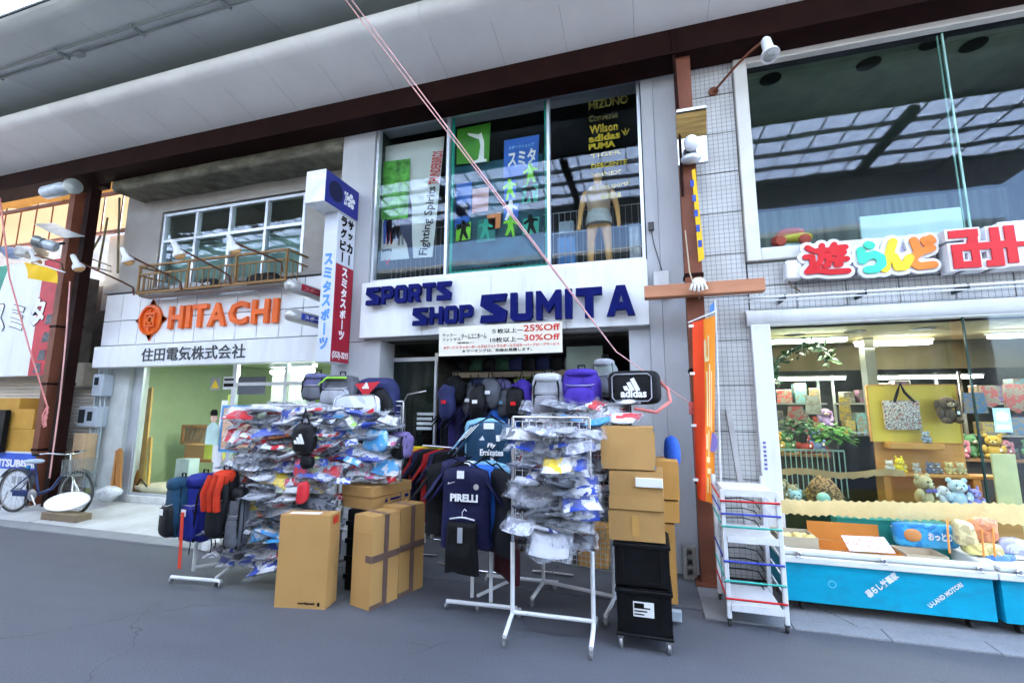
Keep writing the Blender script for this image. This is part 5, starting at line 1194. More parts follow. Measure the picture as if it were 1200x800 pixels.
for i in range(len(path)-1):
    for k in range(26):
        p = path[i].lerp(path[i+1], rr.random())+Vector((rr.gauss(0, .035), rr.gauss(0, .03), rr.gauss(0, .04))); d = Vector((rr.gauss(0, 1), rr.gauss(0, .7), rr.gauss(-.5, 1))).normalized(); s_ = d.orthogonal().normalized(); L = rr.uniform(.05, .09)
        gl.add([p, p+d*L*.5+s_*L*.3, p+d*L, p+d*L*.5-s_*L*.3], [(0, 1, 2, 3)])
gl.tube(path, .012, 6)
tag(gl.build('garland', LEAF2), 'dark leafy artificial garland curving along the left of the toy shop ceiling', 'garland')
# stock on the back shelves
def shelfset(x0, x1, y, zs, label):
    t = thing('shelf_unit', label, 'shelf', ((x0+x1)/2, y, .02))
    for z in zs: MB().box(x0, x1, y-.3, y, z-.02, z).build('shelf_board', mat('grey_shelf', (.25, .27, .25), .5), t)
    for x in (x0, x1): MB().box(x-.015, x+.015, y-.02, y+.01, .02, zs[-1]+.4).build('upright', mat('grey_shelf', (.25, .27, .25)), t)
rr = random.Random(8); TOYC = [(.55, .06, .05), (.6, .45, .05), (.08, .25, .5), (.1, .4, .2), (.55, .2, .4), (.42, .42, .36), (.25, .1, .4), (.6, .3, .08), (.1, .1, .12), (.2, .5, .55)]
TOYN = ['red', 'yellow', 'blue', 'green', 'pink', 'white', 'violet', 'orange', 'black', 'teal']
TOYM = [patchmat('toy_box_print_%d' % i, [tuple(k*.4 for k in c), tuple(k*.5 for k in c), (.16, .14, .1), tuple(k*.18 for k in c)], 22, .4, .3, 0) for i, c in enumerate(TOYC)]
ZS = [.5, .9, 1.3, 1.68]
nb_ = 0
for (x0, x1, y, nm_) in ((1.2, 2.35, 7.6, 'left'), (2.5, 3.7, 7.5, 'middle'), (3.8, 5.6, 7.2, 'right')):
    shelfset(x0, x1, y, ZS, 'grey steel shelf unit at the %s of the toy shop back wall' % nm_)
    for r_i, z in enumerate(ZS):
        x = x0+.03; kk = 0
        while x < x1-.15:
            w_ = rr.uniform(.1, .22); h = rr.uniform(.14, .3); q = MB(); q.box(x, x+w_, y-.26, y-.08, z+.001, z+h, .006)
            ci = rr.randrange(10); o = q.build('toy_box', TOYM[ci]); kk += 1; tag(o, '%s toy box, %s from left on the %s shelf of the %s back unit' % (TOYN[ci], ORD[kk-1], ('lowest', 'second', 'third', 'top')[r_i], nm_), 'toy box', 'toy boxes on the back shelves'); x += w_+rr.uniform(.01, .05)
# glittering hanging toys near the front left and the banner row at the right
for i, (x0, y0, x1, y1, y, c, lab) in enumerate(((944, 463, 960, 485, 6.2, 5, 'patterned pouch hanging left inside the toy shop'), (984, 465, 995, 492, 6.4, 1, 'orange bag hanging near the grey pillar'), (923, 476, 941, 492, 6.0, 0, 'red and green pouch hanging far left inside the toy shop'), (1128, 460, 1153, 484, 5.9, 2, 'blue printed toy banner behind the glass door, left'),
                                                   (1150, 452, 1166, 478, 6.1, 0, 'red and yellow shield badge toy behind the glass door'), (1178, 450, 1200, 484, 6.1, 0, 'larger red shield badge toy at the right border'))):
    a, c_ = F(x0, y1, y), F(x1, y0, y); q = MB(); q.prism([(0, .2), (.5, 0), (1, .2), (.95, 1), (.05, 1)] if i > 3 else [(0, 0), (1, 0), (.92, 1), (.08, 1)], a, UX*(c_.x-a.x), UZ*(c_.z-a.z), .03); tag(q.build('hanging_toy', TOYM[c]), lab, 'toy')
a, c = F(1170, 592, 5.6), F(1190, 532, 5.6); tag(MB().box(a.x, c.x, 5.6, 5.62, a.z-.4, c.z, .003).build('price_board', mat('pale_yellow_board', (.62, .58, .3), .6)), 'tall pale yellow price board at the right border inside the toy shop', 'board')
# brown strip and cream valance
q = MB(); a, c = F(914, 550, 5.3), F(1060, 552, 5.3)
q.sheet(30, 2, lambda u, v: (a.x+(c.x-a.x)*u, 5.3+.01*math.sin(u*25), a.z+(c.z-a.z)*u+.018*math.sin(u*9)-.06*v+.008*math.sin(u*60)*v), (0, .006, 0)); tag(q.build('cloth_strip', mat('tan_cloth', (.45, .27, .13), .9, var=.15, bump=.3), None, 60), 'narrow tan cloth strip stretched across the toy shop window', 'cloth')
q = MB(); yv = 4.72; a, c = F(913, 584, yv), F(1225, 589, yv); a2, c2 = F(913, 603, yv), F(1225, 617, yv)
q.sheet(220, 5, lambda u, v: a.lerp(c, u).lerp(a2.lerp(c2, u), v)+Vector((0, -.004*math.sin(v*3.1)+.006*math.sin(u*60+v*2), .016*abs(math.sin(u*95))*(v > .9)-.016*abs(math.sin(u*95))*(v < .1)+.005*math.sin(u*33))), (0, .003, 0))
tag(q.build('valance', mat('cream_cloth', (.75, .58, .27), .85, var=.05, bump=.3, bscale=40), None, 60), 'long cream cloth valance with scalloped lower edge across the toy shop front', 'cloth')
# strings hanging from the valance
for i, px_ in enumerate((1110, 1150, 1163)):
    q = MB(); q.tube([F(px_, 608, 4.6), F(px_+1, 630, 4.45), F(px_+3, 652-(i == 0)*4, 4.37)], .007, 5); tag(q.build('string', mat('orange_string', (.65, .25, .05), .6)), 'thin orange string over the display carts, %s of three' % ('leftmost', 'middle', 'rightmost')[i], 'string')

# ------------------------------------------------------------------ carts
CY = mat('cyan_board', (.0, .36, .55), .5, var=.1, scale=2, dirt=.55, dscale=5, dcol=(.02, .2, .3), stretch=(1, 1, 2.5), bump=.1, bscale=30)
def cart(x0, x1, y0, label, txt):
    t = thing('display_cart', label, 'cart', ((x0+x1)/2, y0+.3, 0), 0, 'cyan display carts')
    zb, z1, zr = .095, .385, .49; y1 = 4.98
    q = MB(); q.box(x0, x1, y0, y0+.02, zb, z1, .003); q.build('front_panel', CY, t)
    for x in (x0, x1-.02): MB().box(x, x+.02, y0+.021, y1, zb, z1, .002).build('side_panel', CY, t)
    MB().box(x0+.021, x1-.021, y0+.022, y1-.01, zb, zb+.03).build('floor_board', CARDIN, t)
    rim = MB(); rw = .035
    rim.box(x0-.02, x1+.02, y0-.03, y0+rw, z1+.004, z1+.055, .006); rim.box(x0-.012, x1+.012, y0-.02, y0+rw, z1+.06, zr, .012)
    rim.box(x0-.02, x0+rw, y0+rw+.001, y1, z1+.004, zr, .008); rim.box(x1-rw, x1+.02, y0+rw+.001, y1, z1+.004, zr, .008); rim.box(x0+rw+.001, x1-rw-.001, y1-rw, y1, z1+.004, zr, .008)
    rim.build('rim', mat('white_plastic_rim', (.76, .77, .74), .4, var=.04, dirt=.35, dscale=4, dcol=(.5, .48, .42)), t)
    MB().box(x0+.03, x1-.03, y0+.03, y1-.04, z1-.02, z1+.0).build('tray', PAPERW, t)
    k = 0
    for x in (x0+.1, x0+(x1-x0)*.5, x1-.08):
        q = MB(); q.lathe([(.016, 0), (.02, .012), (.012, .02)], (x, y0-.021, zr-.03), (0, -1, 0), 10); q.tube([(x-.02, y0-.03, zr-.05), (x+.02, y0-.035, zr-.055)], .006, 5); q.build('latch', CHROME, t)
    for x in (x0+.12, x1-.12):
        for y in (y0+.1, y1-.1):
            w_ = MB(); w_.lathe([(.03, -.012), (.036, -.008), (.036, .008), (.03, .012)], (x, y, .037), UX, 14); w_.box(x-.02, x+.02, y-.025, y+.025, .072, zb-.001); w_.build('caster', mat('dark_caster', (.05, .05, .05), .5), t, 40)
    if txt:
        u = Vector((.76, 0, .62)).normalized(); v = Vector((-.62, 0, .76)).normalized(); W_ = x1-x0
        MB().text('暮らし計画家', (x0+W_*.42, y0-.002, zb+.075), u, v, .27, .055, .002, .045).build('lettering', WI, t)
        MB().text('U-LAND MOTORI', (x0+W_*.705, y0-.002, zb+.05), u, v, .28, .032, .002, .03).build('lettering', WI, t)
        q = MB(); q.ring((x0+W_*.24, y0-.001, zb+.15), UY, .025, .002, 20, 4); q.build('stamp', mat('pale_cyan_ink', (.3, .65, .75), .5), t)
    return t
c0 = F(926, 717, 4.37); c1 = F(1169, 700, 4.4)
cart(1.0, 2.335, 4.36, 'cyan display cart with white rim and white diagonal lettering in front of the toy shop', True)
cart(2.38, 3.75, 4.36, 'cyan display cart cut off by the right border', False)
# goods on the carts
def tray(px0, py0, px1, py1, y, d, h, label, m=CARD, cat='box'):
    a, c = F(px0, py1, y), F(px1, py1, y); z = .388
    t = thing('cardboard_tray', label, cat, ((a.x+c.x)/2, y, z)); tt = .006; H_ = h
    q = MB(); q.box(a.x, c.x, y, y+tt, z, z+H_); q.box(a.x, c.x, y+d-tt, y+d, z, z+H_); q.box(a.x, a.x+tt, y+tt, y+d-tt, z, z+H_); q.box(c.x-tt, c.x, y+tt, y+d-tt, z, z+H_); q.box(a.x+tt, c.x-tt, y+tt, y+d-tt, z, z+tt)
    q.build('tray', m, t); return t, a.x, c.x, z
GREYC = mat('grey_cardboard', (.5, .42, .3), .8, var=.08, rnd_amt=.1)
t, a, c, z = tray(914, 625, 960, 642, 4.45, .3, .17, 'grey brown cardboard tray with yellow packets at the left end of the cart', GREYC)
rr = random.Random(2)
for k in range(5): tag(MB().blob((a+.04+k*(c-a-.08)/4, 4.5+.03*(k % 2), z+.13), (.04, .03, .06), .6, jit=.3, seed=k).build('snack_packet', patchmat('yellow_packet', [(.75, .5, .08), (.75, .6, .2), (.7, .4, .05)], 20), None, 60), 'small yellow snack packet in the grey tray, %s from the left' % ORD[k], 'packet', 'yellow packets in the tray')
# open orange-brown carton with raised flap
OC = mat('orange_carton', (.58, .22, .04), .7, var=.08)
t, a, c, z = tray(962, 625, 1058, 645, 4.43, .3, .1, 'open orange brown carton with its flap raised in the middle of the cart', OC)
MB().box(a, c-.03, 4.735, 4.742, z+.1, F(1000, 613, 4.735).z).build('flap', OC, t)
p0, p1, p2, p3 = F(985, 627, 4.46), F(1035, 629, 4.47), F(1049, 648, 4.36), F(995, 645, 4.36)
q = MB(); q.sheet(8, 6, lambda u, v: p0.lerp(p1, u).lerp(p3.lerp(p2, u), v)-Vector((0, .012, -.004)), (0, .004, -.004)); tag(q.build('picture_sheet', patchmat('picture_print', [(.75, .72, .75), (.6, .75, .3), (.75, .55, .6), (.75, .75, .8), (.7, .3, .25), (.55, .6, .8)], 28, .3, .5, 0)), 'pale printed picture sheet leaning in the orange brown carton', 'picture')
t, a, c, z = tray(1063, 638, 1112, 650, 4.42, .25, .11, 'low grey cardboard tray under the blue snack bag', GREYC)
b0_, b1_ = F(1045, 634, 4.72), F(1118, 616, 4.72)
q = MB(); q.blob(((b0_.x+b1_.x)/2, 4.68, (b0_.z+b1_.z)/2+.0), ((b1_.x-b0_.x)/2, .03, (b1_.z-b0_.z)/2+.02), .3, 20, 12, .1, 0, .35); sb = thing('snack_bag', 'bright blue printed snack bag lying on the display cart', 'bag', ((b0_.x+b1_.x)/2, 4.7, b0_.z))
q.build('bag', patchmat('blue_bag_print', [(.03, .3, .65), (.05, .42, .75), (.02, .25, .6), (.75, .8, .85)], 9, .25, .8, .3), sb, 60)
MB().text('おっとり', ((b0_.x+b1_.x)/2-.0, 4.641, (b0_.z+b1_.z)/2-.03), UX, UZ, .16, .06, .004, .04).build('lettering', WI, sb)
MB().blob((b0_.x+.12, 4.648, (b0_.z+b1_.z)/2-.0), (.06, .012, .05), .9).build('printed_picture', mat('orange_print', (.7, .3, .1), .4), sb, 60)
a_, c_ = F(980, 616, 4.78), F(1050, 604, 4.78)
tag(MB().box(a_.x, c_.x+.35, 4.76, 4.9, .39, (a_.z+c_.z)/2+.02, .005).build('carton', mat('teal_carton', (.02, .25, .22), .6)), 'long teal carton at the back of the cart under the valance', 'box')
for i, (x0, y0, x1, y1, c, lab) in enumerate(((1120, 610, 1141, 638, (.72, .58, .3), 'pale yellow snack bag standing at the right of the cart'), (1140, 606, 1168, 634, (.8, .25, .1), 'orange and pink snack bag under the valance at the right'), (1168, 632, 1205, 648, (.5, .5, .65), 'lilac printed packet lying on the right cart'), (1130, 636, 1172, 648, (.75, .58, .2), 'flat yellow packet lying at the right end of the left cart'), (1155, 648, 1190, 655, (.1, .25, .65), 'flat blue packet on the rim between the carts'))):
    a, c2_ = F(x0, y1, 4.55), F(x1, y0, 4.55)
    tag(MB().blob(((a.x+c2_.x)/2, 4.56, max(.45, (a.z+c2_.z)/2)), ((c2_.x-a.x)/2, .045, max(.02, (c2_.z-a.z)/2)), .4, 18, 12, .25, i, .45).build('snack_bag', patchmat('snack_%d' % i, [c, tuple(min(.85, k*1.3) for k in c), tuple(k*.8 for k in c), (.78, .7, .6)], 14, .25, .8, .5), None, 60), lab, 'bag')

# ================================================================== COLUMN FITTINGS
# plank and glove
a = F(755, 342, 4.6); c = F(897, 333, 4.6); zt = (F(755, 335, 4.6).z+F(897, 325, 4.6).z)/2; zb = (F(755, 348, 4.6).z+F(897, 341, 4.6).z)/2
WOODP = mat('pinkish_plank', (.5, .22, .12), .7, var=.15, scale=2, bump=.2, stretch=(.6, 6, 6))
tag(MB().box(a.x, c.x, 4.6, 4.72, zb, zt, .004).build('wooden_beam', WOODP), 'horizontal reddish wooden beam tied across the column', 'beam')
gp = F(818, 332, 4.57)
gv = thing('work_glove', 'white work gloves tied over the wooden beam at the column', 'gloves', gp)
GL = mat('white_knit', (.74, .7, .62), .9, var=.1, bump=.4, bscale=120)
q = MB(); q.blob(gp+UZ*.01, (.06, .03, .05), .9, jit=.2)
q.build('palm', GL, gv, 90)
for k in range(5):
    dx = -.055+.027*k; q = MB(); q.tube([gp+Vector((dx, -.015, -.01)), gp+Vector((dx*1.25, -.03, -.05)), gp+Vector((dx*1.35, -.02, -.085+.01*abs(k-2)))], .013, 7); q.build('finger', GL, gv, 90)
q = MB(); q.tube([gp+Vector((-.05, 0, .03)), F(808, 318, 4.6), F(803, 270, 4.7)], .006, 5); q.tube([gp+Vector((.0, .03, .06)), gp+Vector((.02, .13, .05)), gp+Vector((.02, .14, -.12))], .007, 5); q.build('cord', mat('straw_cord', (.5, .42, .3), .9), gv)
# chrome lamp box with round bulb
a = F(795, 192, 4.66); c = F(827, 127, 4.66); zm = F(810, 152, 4.66).z
lb = thing('lamp_box', 'mirror finished lamp box with a round white bulb high on the column', 'lamp', ((a.x+c.x)/2, 4.68, a.z))
mz = a.z+(c.z-a.z)*.52
q = MB(); q.box(a.x, c.x, 4.7, 4.735, a.z, mz, .004); q.build('mirror_plate', mat('mirror_steel', (.42, .43, .45), .18, 1., var=.3, scale=4), lb)
q = MB(); q.add([(a.x, 4.735, mz+.001), (c.x, 4.735, mz+.001), (c.x, 4.735, c.z), (a.x, 4.735, c.z), (a.x, 4.70, mz+.001), (c.x, 4.70, mz+.001), (c.x, 4.63, c.z-.036), (a.x, 4.63, c.z-.036)], [(4, 5, 6, 7), (0, 3, 2, 1), (4, 0, 1, 5), (5, 1, 2, 6), (6, 2, 3, 7), (7, 3, 0, 4)]); q.build('reflector_plate', mat('brass_reflector', (.34, .24, .1), .25, 1., var=.5, scale=6, stretch=(.3, 1, 5)), lb)
MB().box(a.x, c.x, 4.60, 4.699, c.z-.035, c.z, .004).build('hood', mat('mirror_steel', (.7, .7, .7)), lb)
q = MB()
for k in range(6): x = a.x+.02+k*(c.x-a.x-.04)/5; q.tube([(x, 4.7, c.z), (x, 4.69, c.z+.06)], .004, 5)
q.build('bird_spike', CHROME, lb)
p = F(810, 168, 4.6); MB().blob((p.x, 4.6, p.z), (.075, .07, .085)).build('bulb', mat('opal_bulb', (.72, .74, .78), .25, var=.02), lb, 90)
p = F(810, 182, 4.6); MB().blob((p.x, 4.63, p.z-.02), (.1, .07, .05)).build('socket', mat('grey_socket', (.6, .62, .66), .3, .5), lb, 90)
# narrow yellow banner above the plank
pts = [F(811, 198, 4.66), F(815, 196, 4.66), F(826, 302, 4.66), F(819, 306, 4.66)]
q = MB(); q.prism([(k.x, k.z) for k in pts], (0, 4.69, 0), UX, UZ, .006); ub = thing('narrow_banner', 'narrow yellow banner with blue marks hanging above the wooden beam', 'banner', (pts[0].x, 4.69, pts[3].z)); q.build('cloth', mat('yellow_banner', (.8, .5, .02), .7, var=.08), ub)
q = MB()
for k in range(5): z = pts[3].z+.15+k*.16; x = .52+.0*k; q.box(F(820-k*1.3, 280, 4.66).x-.015, F(820-k*1.3, 280, 4.66).x+.02, 4.680, 4.6835, z, z+.07)
q.build('print', mat('blue_print', (.03, .08, .4), .5), ub)
# nobori flag
YN2 = 4.58
def nb_pt(u, v):
    l = F(811, 378, YN2).lerp(F(817, 583, YN2), v); r_ = F(838, 370, YN2).lerp(F(838, 592, YN2), v); p = l.lerp(r_, u); return Vector((p.x, YN2+.035*math.sin(u*5+v*4)*(.3+v)+.0*u, p.z))
nf = thing('nobori_flag', 'tall red and orange vertical flag hanging on the column under the wooden beam', 'flag', nb_pt(.5, 1))
q = MB(); q.sheet(8, 24, lambda u, v: nb_pt(u*.5, v), (0, .003, 0)); q.build('red_half', mat('scarlet_cloth', (.75, .06, .012), .7, var=.05), nf, 80)
q = MB(); q.sheet(8, 24, lambda u, v: nb_pt(.5+u*.5, v), (0, .003, 0)); q.build('orange_half', mat('orange_cloth_flag', (.8, .25, .02), .7, var=.12, scale=3), nf, 80)
CRM = mat('cream_print', (.8, .62, .3), .6)
q = MB()
for (u0, v0, u1, v1) in ((.5, .12, .6, .22), (.66, .1, .72, .24), (.52, .22, .7, .245), (.58, .3, .64, .6), (.7, .26, .76, .6), (.8, .3, .84, .62), (.54, .64, .62, .72), (.66, .62, .7, .8), (.55, .76, .75, .79), (.6, .82, .82, .85), (.6, .87, .66, .95), (.78, .86, .83, .95)):
    q.sheet(3, 5, lambda u, v: nb_pt(u0+(u1-u0)*u, v0+(v1-v0)*v)-UY*.004)
q.build('print', CRM, nf)
q = MB(); c = nb_pt(.85, .68); q.sheet(12, 3, lambda u, v: c+Vector((math.cos(u*6.283)*.05*v, -.006, math.sin(u*6.283)*.09*v))); q.build('emblem', mat('violet_print', (.2, .15, .4), .6), nf)
q = MB(); q.tube([F(806, 378, YN2), F(840, 364, YN2)], .006, 6); q.tube([F(838, 352, YN2+.02), F(842, 470, YN2+.02), F(848, 700, 4.6)], .009, 6); q.build('pole', WMETAL, nf)
for v in (.02, .3, .6, .9):
    p = nb_pt(0, v); q = MB(); q.box(p.x-.03, p.x+.012, p.y-.012, p.y+.012, p.z-.012, p.z+.012); q.build('tab', PAPERW, nf)
q = MB(); q.sheet(4, 4, lambda u, v: F(832+7*u, 358-6*u+10*v, YN2+.03), (0, .003, 0)); q.build('blue_tip', mat('blue_tip', (.1, .25, .6), .6), nf)
q = MB(); p = F(811, 478, 4.66)
for k in range(6): q.tube([p+Vector((-.03, -.02, .05-.02*k)), p+Vector((.03, -.03, .045-.02*k))], .008, 5)
q.tube([F(814, 470, 4.62), F(813, 500, 4.62), F(816, 560, 4.62)], .006, 5)
tag(q.build('rope_coil', mat('red_rope', (.7, .1, .08), .7)), 'red rope coil tied round the column where the slanting ropes end', 'rope')
q = MB(); q.tube([F(787, 36, 4.7), F(796, 150, 4.7), F(800, 230, 4.7)], .016, 6); tag(q.build('thin_pipe', BROWN), 'thin dark pipe running down beside the column from the beam', 'pipe')
# concrete block, leaning pole
a, c = G(801, 676), G(815, 676); bx = thing('concrete_block', 'grey hollow concrete block standing on end at the foot of the grey pilaster', 'block', (a.x+.06, 4.93, .006)); h = .19*1.6
MB().box(a.x, a.x+.035, 4.86, 4.97, .007, h, .003).build('web', CONC, bx); MB().box(a.x+.085, a.x+.12, 4.86, 4.97, .007, h, .003).build('web', CONC, bx)
q = MB()
for z in (.007, .1, .19, h-.03): q.box(a.x+.0352, a.x+.0848, 4.862, 4.968, z, z+.028)
q.box(a.x+.0352, a.x+.0848, 4.95, 4.966, .036, h-.031); q.build('web', CONC, bx)
q = MB(); q.bar(F(853, 480, 4.96), F(880, 640, 4.7), .05, .02); tag(q.build('leaning_pole', mat('grey_wood', (.35, .33, .32), .7, var=.1)), 'grey wooden pole leaning against the tiled wall behind the white rack', 'pole')
# white step rack with coloured bars
x0, x1, y0, y1 = G(856, 735).x, G(921, 741).x+.01, 3.97, 4.45
zt = F(845, 573, y0).z
sr = thing('step_rack', 'white wheeled steel rack with red, blue and teal bars beside the cyan cart', 'rack', ((x0+x1)/2, (y0+y1)/2, 0))
for (x, y) in ((x0, y0), (x1, y0), (x0, y1), (x1, y1)): MB().box(x-.016, x+.016, y-.016, y+.016, .06, zt+(.0 if y == y0 else .05), .004).build('post', WMETAL, sr)
for k, z in enumerate((.13, F(850, 632, y0).z, zt-.03)):
    MB().box(x0+.017, x1-.017, y0-.012, y1-.02, z, z+.022, .004).build('shelf', WMETAL, sr)
    MB().box(x0+.017, x1-.017, y0-.02, y0-.0125, z-.012, z+.035).build('shelf_edge', WMETAL, sr)
for y, col_ in ((588, RED), (603, mat('bar_blue', (.05, .08, .5), .4)), (618, mat('bar_teal', (.05, .45, .38), .4)), (659, mat('bar_blue', (.05, .08, .5))), (682, mat('bar_teal', (.05, .45, .38))), (703, RED)):
    z = F(884, y, y0).z; q = MB(); q.tube([(x0-.02, y0-.02, z), (x1+.01, y0-.02, z)], .0085, 6)
    q.build('bar', col_, sr, 60)
    MB().tube([(x0-.018, y0+.02, z+.02), (x0-.018, y1-.02, z+.05)], .007, 6).build('side_bar', col_, sr, 60)
    MB().tube([(x1+.018, y0+.02, z+.02), (x1+.018, y1-.02, z+.05)], .006, 6).build('side_bar', WMETAL, sr, 60)
q = MB(); rr = random.Random(6)
for k in range(9):
    z = .2+.08*k; q.tube([(x0+.05, y1-.03, z), (x0+.2, y1-.06-.04*rr.random(), z+.02), (x1-.08, y1-.03, z-.01), (x1-.05, y1-.1, z-.06)], .005, 5)
q.build('hook_wire', BLACK, sr)
for (x, y) in ((x0, y0), (x1, y0), (x0, y1), (x1, y1)):
    q = MB(); q.lathe([(.022, -.01), (.028, -.006), (.028, .006), (.022, .01)], (x, y+.01, .029), UX, 14); q.box(x-.014, x+.014, y-.012, y+.02, .045, .062); q.build('caster', mat('dark_caster', (.05, .05, .05)), sr, 40)
# ================================================================== GOODS IN THE STREET
TAPE = mat('brown_packing_tape', (.16, .1, .08), .3, var=.1, bump=.2)
TAPE2 = mat('tan_packing_tape', (.5, .28, .08), .3, var=.08)
STEEL_D = mat('scuffed_steel', (.35, .35, .36), .4, .7)
def frame3(o, a, rr_):
    """box frame from three base corners: front-left, front-right, rear-right"""
    a0, b0, c0 = Vector(o), Vector(a), Vector(rr_); u = (b0-a0); L = u.length; u.normalize(); n = Vector((-u.y, u.x, 0)); D = abs((c0-b0).dot(n))
    return a0, math.atan2(u.y, u.x), L, D
def soft_box(q, L, D, h, seed):
    bm = bmesh.new(); bmesh.ops.create_cube(bm, size=1); bmesh.ops.subdivide_edges(bm, edges=bm.edges[:], cuts=6, use_grid_fill=True)
    bm.verts.ensure_lookup_table(); vs = []
    for v in bm.verts:
        p = v.co; x, y, z = (p.x+.5), (p.y+.5), (p.z+.5); s = Vector((x*L, y*D, z*h)); on = [abs(abs(k)-.5) < 1e-4 for k in p]
        n = noise.noise_vector(Vector((x*2.1+seed*3.3, y*2.1, z*2.1+seed)))
        w_ = .0035 if sum(on) > 1 else .006
        if z < 1e-4: n.z = 0
        if sum(on) == 3 and z > .9: s += Vector((.5-x, .5-y, -.6))*.008*abs(noise.noise((x*9+seed, y*7, 1)))
        off = Vector((n.x*w_, n.y*w_, n.z*w_*.5))
        if z > .999: off.z = -abs(off.z)
        if y < 1e-4: off.y = abs(off.y)
        if x > .999: off.x = -abs(off.x)
        vs.append(tuple(s+off))
    bm.verts.index_update(); q.add(vs, [tuple(v.index for v in f.verts) for f in bm.faces]); bm.free()
def carton(label, fl, fr, rr_, h, m=CARD, lid=True, open_=False, name='cardboard_box', seed=0):
    o, rz, L, D = frame3(fl, fr, rr_)
    t = thing(name, label, 'box', o, rz); q = LM(t); rr = random.Random(seed)
    soft_box(q, L, D, h, seed+len(label)*.37); q.build('body', m, t, 40)
    if lid:
        q = LM(t); g = .002
        q.box(.004, L-.004, .003, D/2-g, h+.0005, h+.004); q.box(.004, L-.004, D/2+g, D-.003, h+.0005, h+.004); q.build('flap', m, t)
    return t, L, D
# three big cartons at the left
t, L, D = carton('tall brown cardboard box with small black print, standing left of the taped boxes', G(321, 711), G(381, 714), G(397, 703), .715, seed=1)
q = LM(t); q.text('northpeak', (L*.52, -.0015, .03), UX, UZ, .12, .022, .001, .03) if False else None
q = MB(XF[t.name]); q.text('northpeak', (L*.46, -.0005, .025), UX, UZ, .15, .026, .0015, .03); q.box(L*.46+.165, L*.46+.185, -.002, -.0004, .022, .05); q.build('lettering', INK, t)
q = LM(t); q.box(L+.0004, L+.002, .05, .14, .64, .7); q.build('red_label', mat('red_label', (.6, .05, .02), .5), t)
q = LM(t); q.box(.05, L-.12, D*.2, D*.6, .7195, .7205); q.build('delivery_slip', PAPERW, t)
o, rz, L2, D2 = frame3(G(410, 708), G(432.5, 716), G(465, 701))
bx = []
for k, (lab, off, hh) in enumerate((('tall cardboard box crossed with brown tape, nearer of the twin taped boxes', 0, .71), ('tall cardboard box crossed with brown tape, farther of the twin taped boxes', .305, .73))):
    fl, fr, rr_ = G(410, 708), G(432.5, 716), G(465, 701)
    d = (rr_-fr); d = Vector((-(fr-fl).y, (fr-fl).x, 0)).normalized(); sh = d*off
    w_ = Vector(fr-fl)
    t, L, D = carton(lab, fl+sh, fr+sh, fr+sh+d*.3, hh, seed=2+k)
    q = LM(t)
    q.box(L+.0005, L+.0025, D*.42, D*.42+.05, .0, hh); q.box(L+.0026, L+.004, .0, D, hh*.5, hh*.5+.055); q.box(-.001, L+.004, D*.42, D*.42+.05, hh+.0045, hh+.006)
    q.box(L-.002, L+.0045, -.002, .12, .0, .035); q.box(L*.7, L, -.0025, -.0005, hh*.5, hh*.5+.055); q.build('tape', TAPE, t)
    q = LM(t); q.box(.0, L, -.0015, -.0003, hh*.8, hh*.803); q.build('crease', mat('cardboard_crease', (.3, .17, .06), .8), t)
zc = .69
o, rz, L, D = frame3(G(401, 593, zc), G(436, 598, zc), G(479, 586, zc))
cr = thing('plastic_crate', 'black plastic crate under the shallow printed box behind the taped boxes', 'crate', (-2.66, 3.72, 0))
q = MB(); q.box(-2.66, -2.46, 3.72, 4.2, .0, zc-.004, .01)
for k in range(4): q.box(-2.665, -2.46, 3.708, 3.7195, .1+k*.15, .14+k*.15)
q.build('body', BLACK, cr)
t, L, D = carton('shallow cardboard box with lid and small navy print on top behind the taped boxes', G(401, 593, zc), G(436, 598, zc), G(479, 586, zc), .19, lid=False, seed=7)
q = LM(t); q.box(-.008, L+.008, -.008, D+.008, .19*.55, .20, .004); q.build('lid', CARD, t)
q = LM(t); q.prism([(0, 0), (.04, 0), (.02, .04)], (L+.0015, D*.3, .045), UY, UZ, .001); q.text('sports goods', (L+.0015, D*.46, .05), UY, UZ, D*.3, .022, .001, .02) if False else None; q.box(L+.0012, L+.002, D*.45, D*.75, .052, .07); q.box(L+.0012, L+.002, D*.84, D*.94, .05, .08); q.box(L+.0012, L+.002, D*.3, D*.85, .022, .026); q.build('print', NAVY, t)

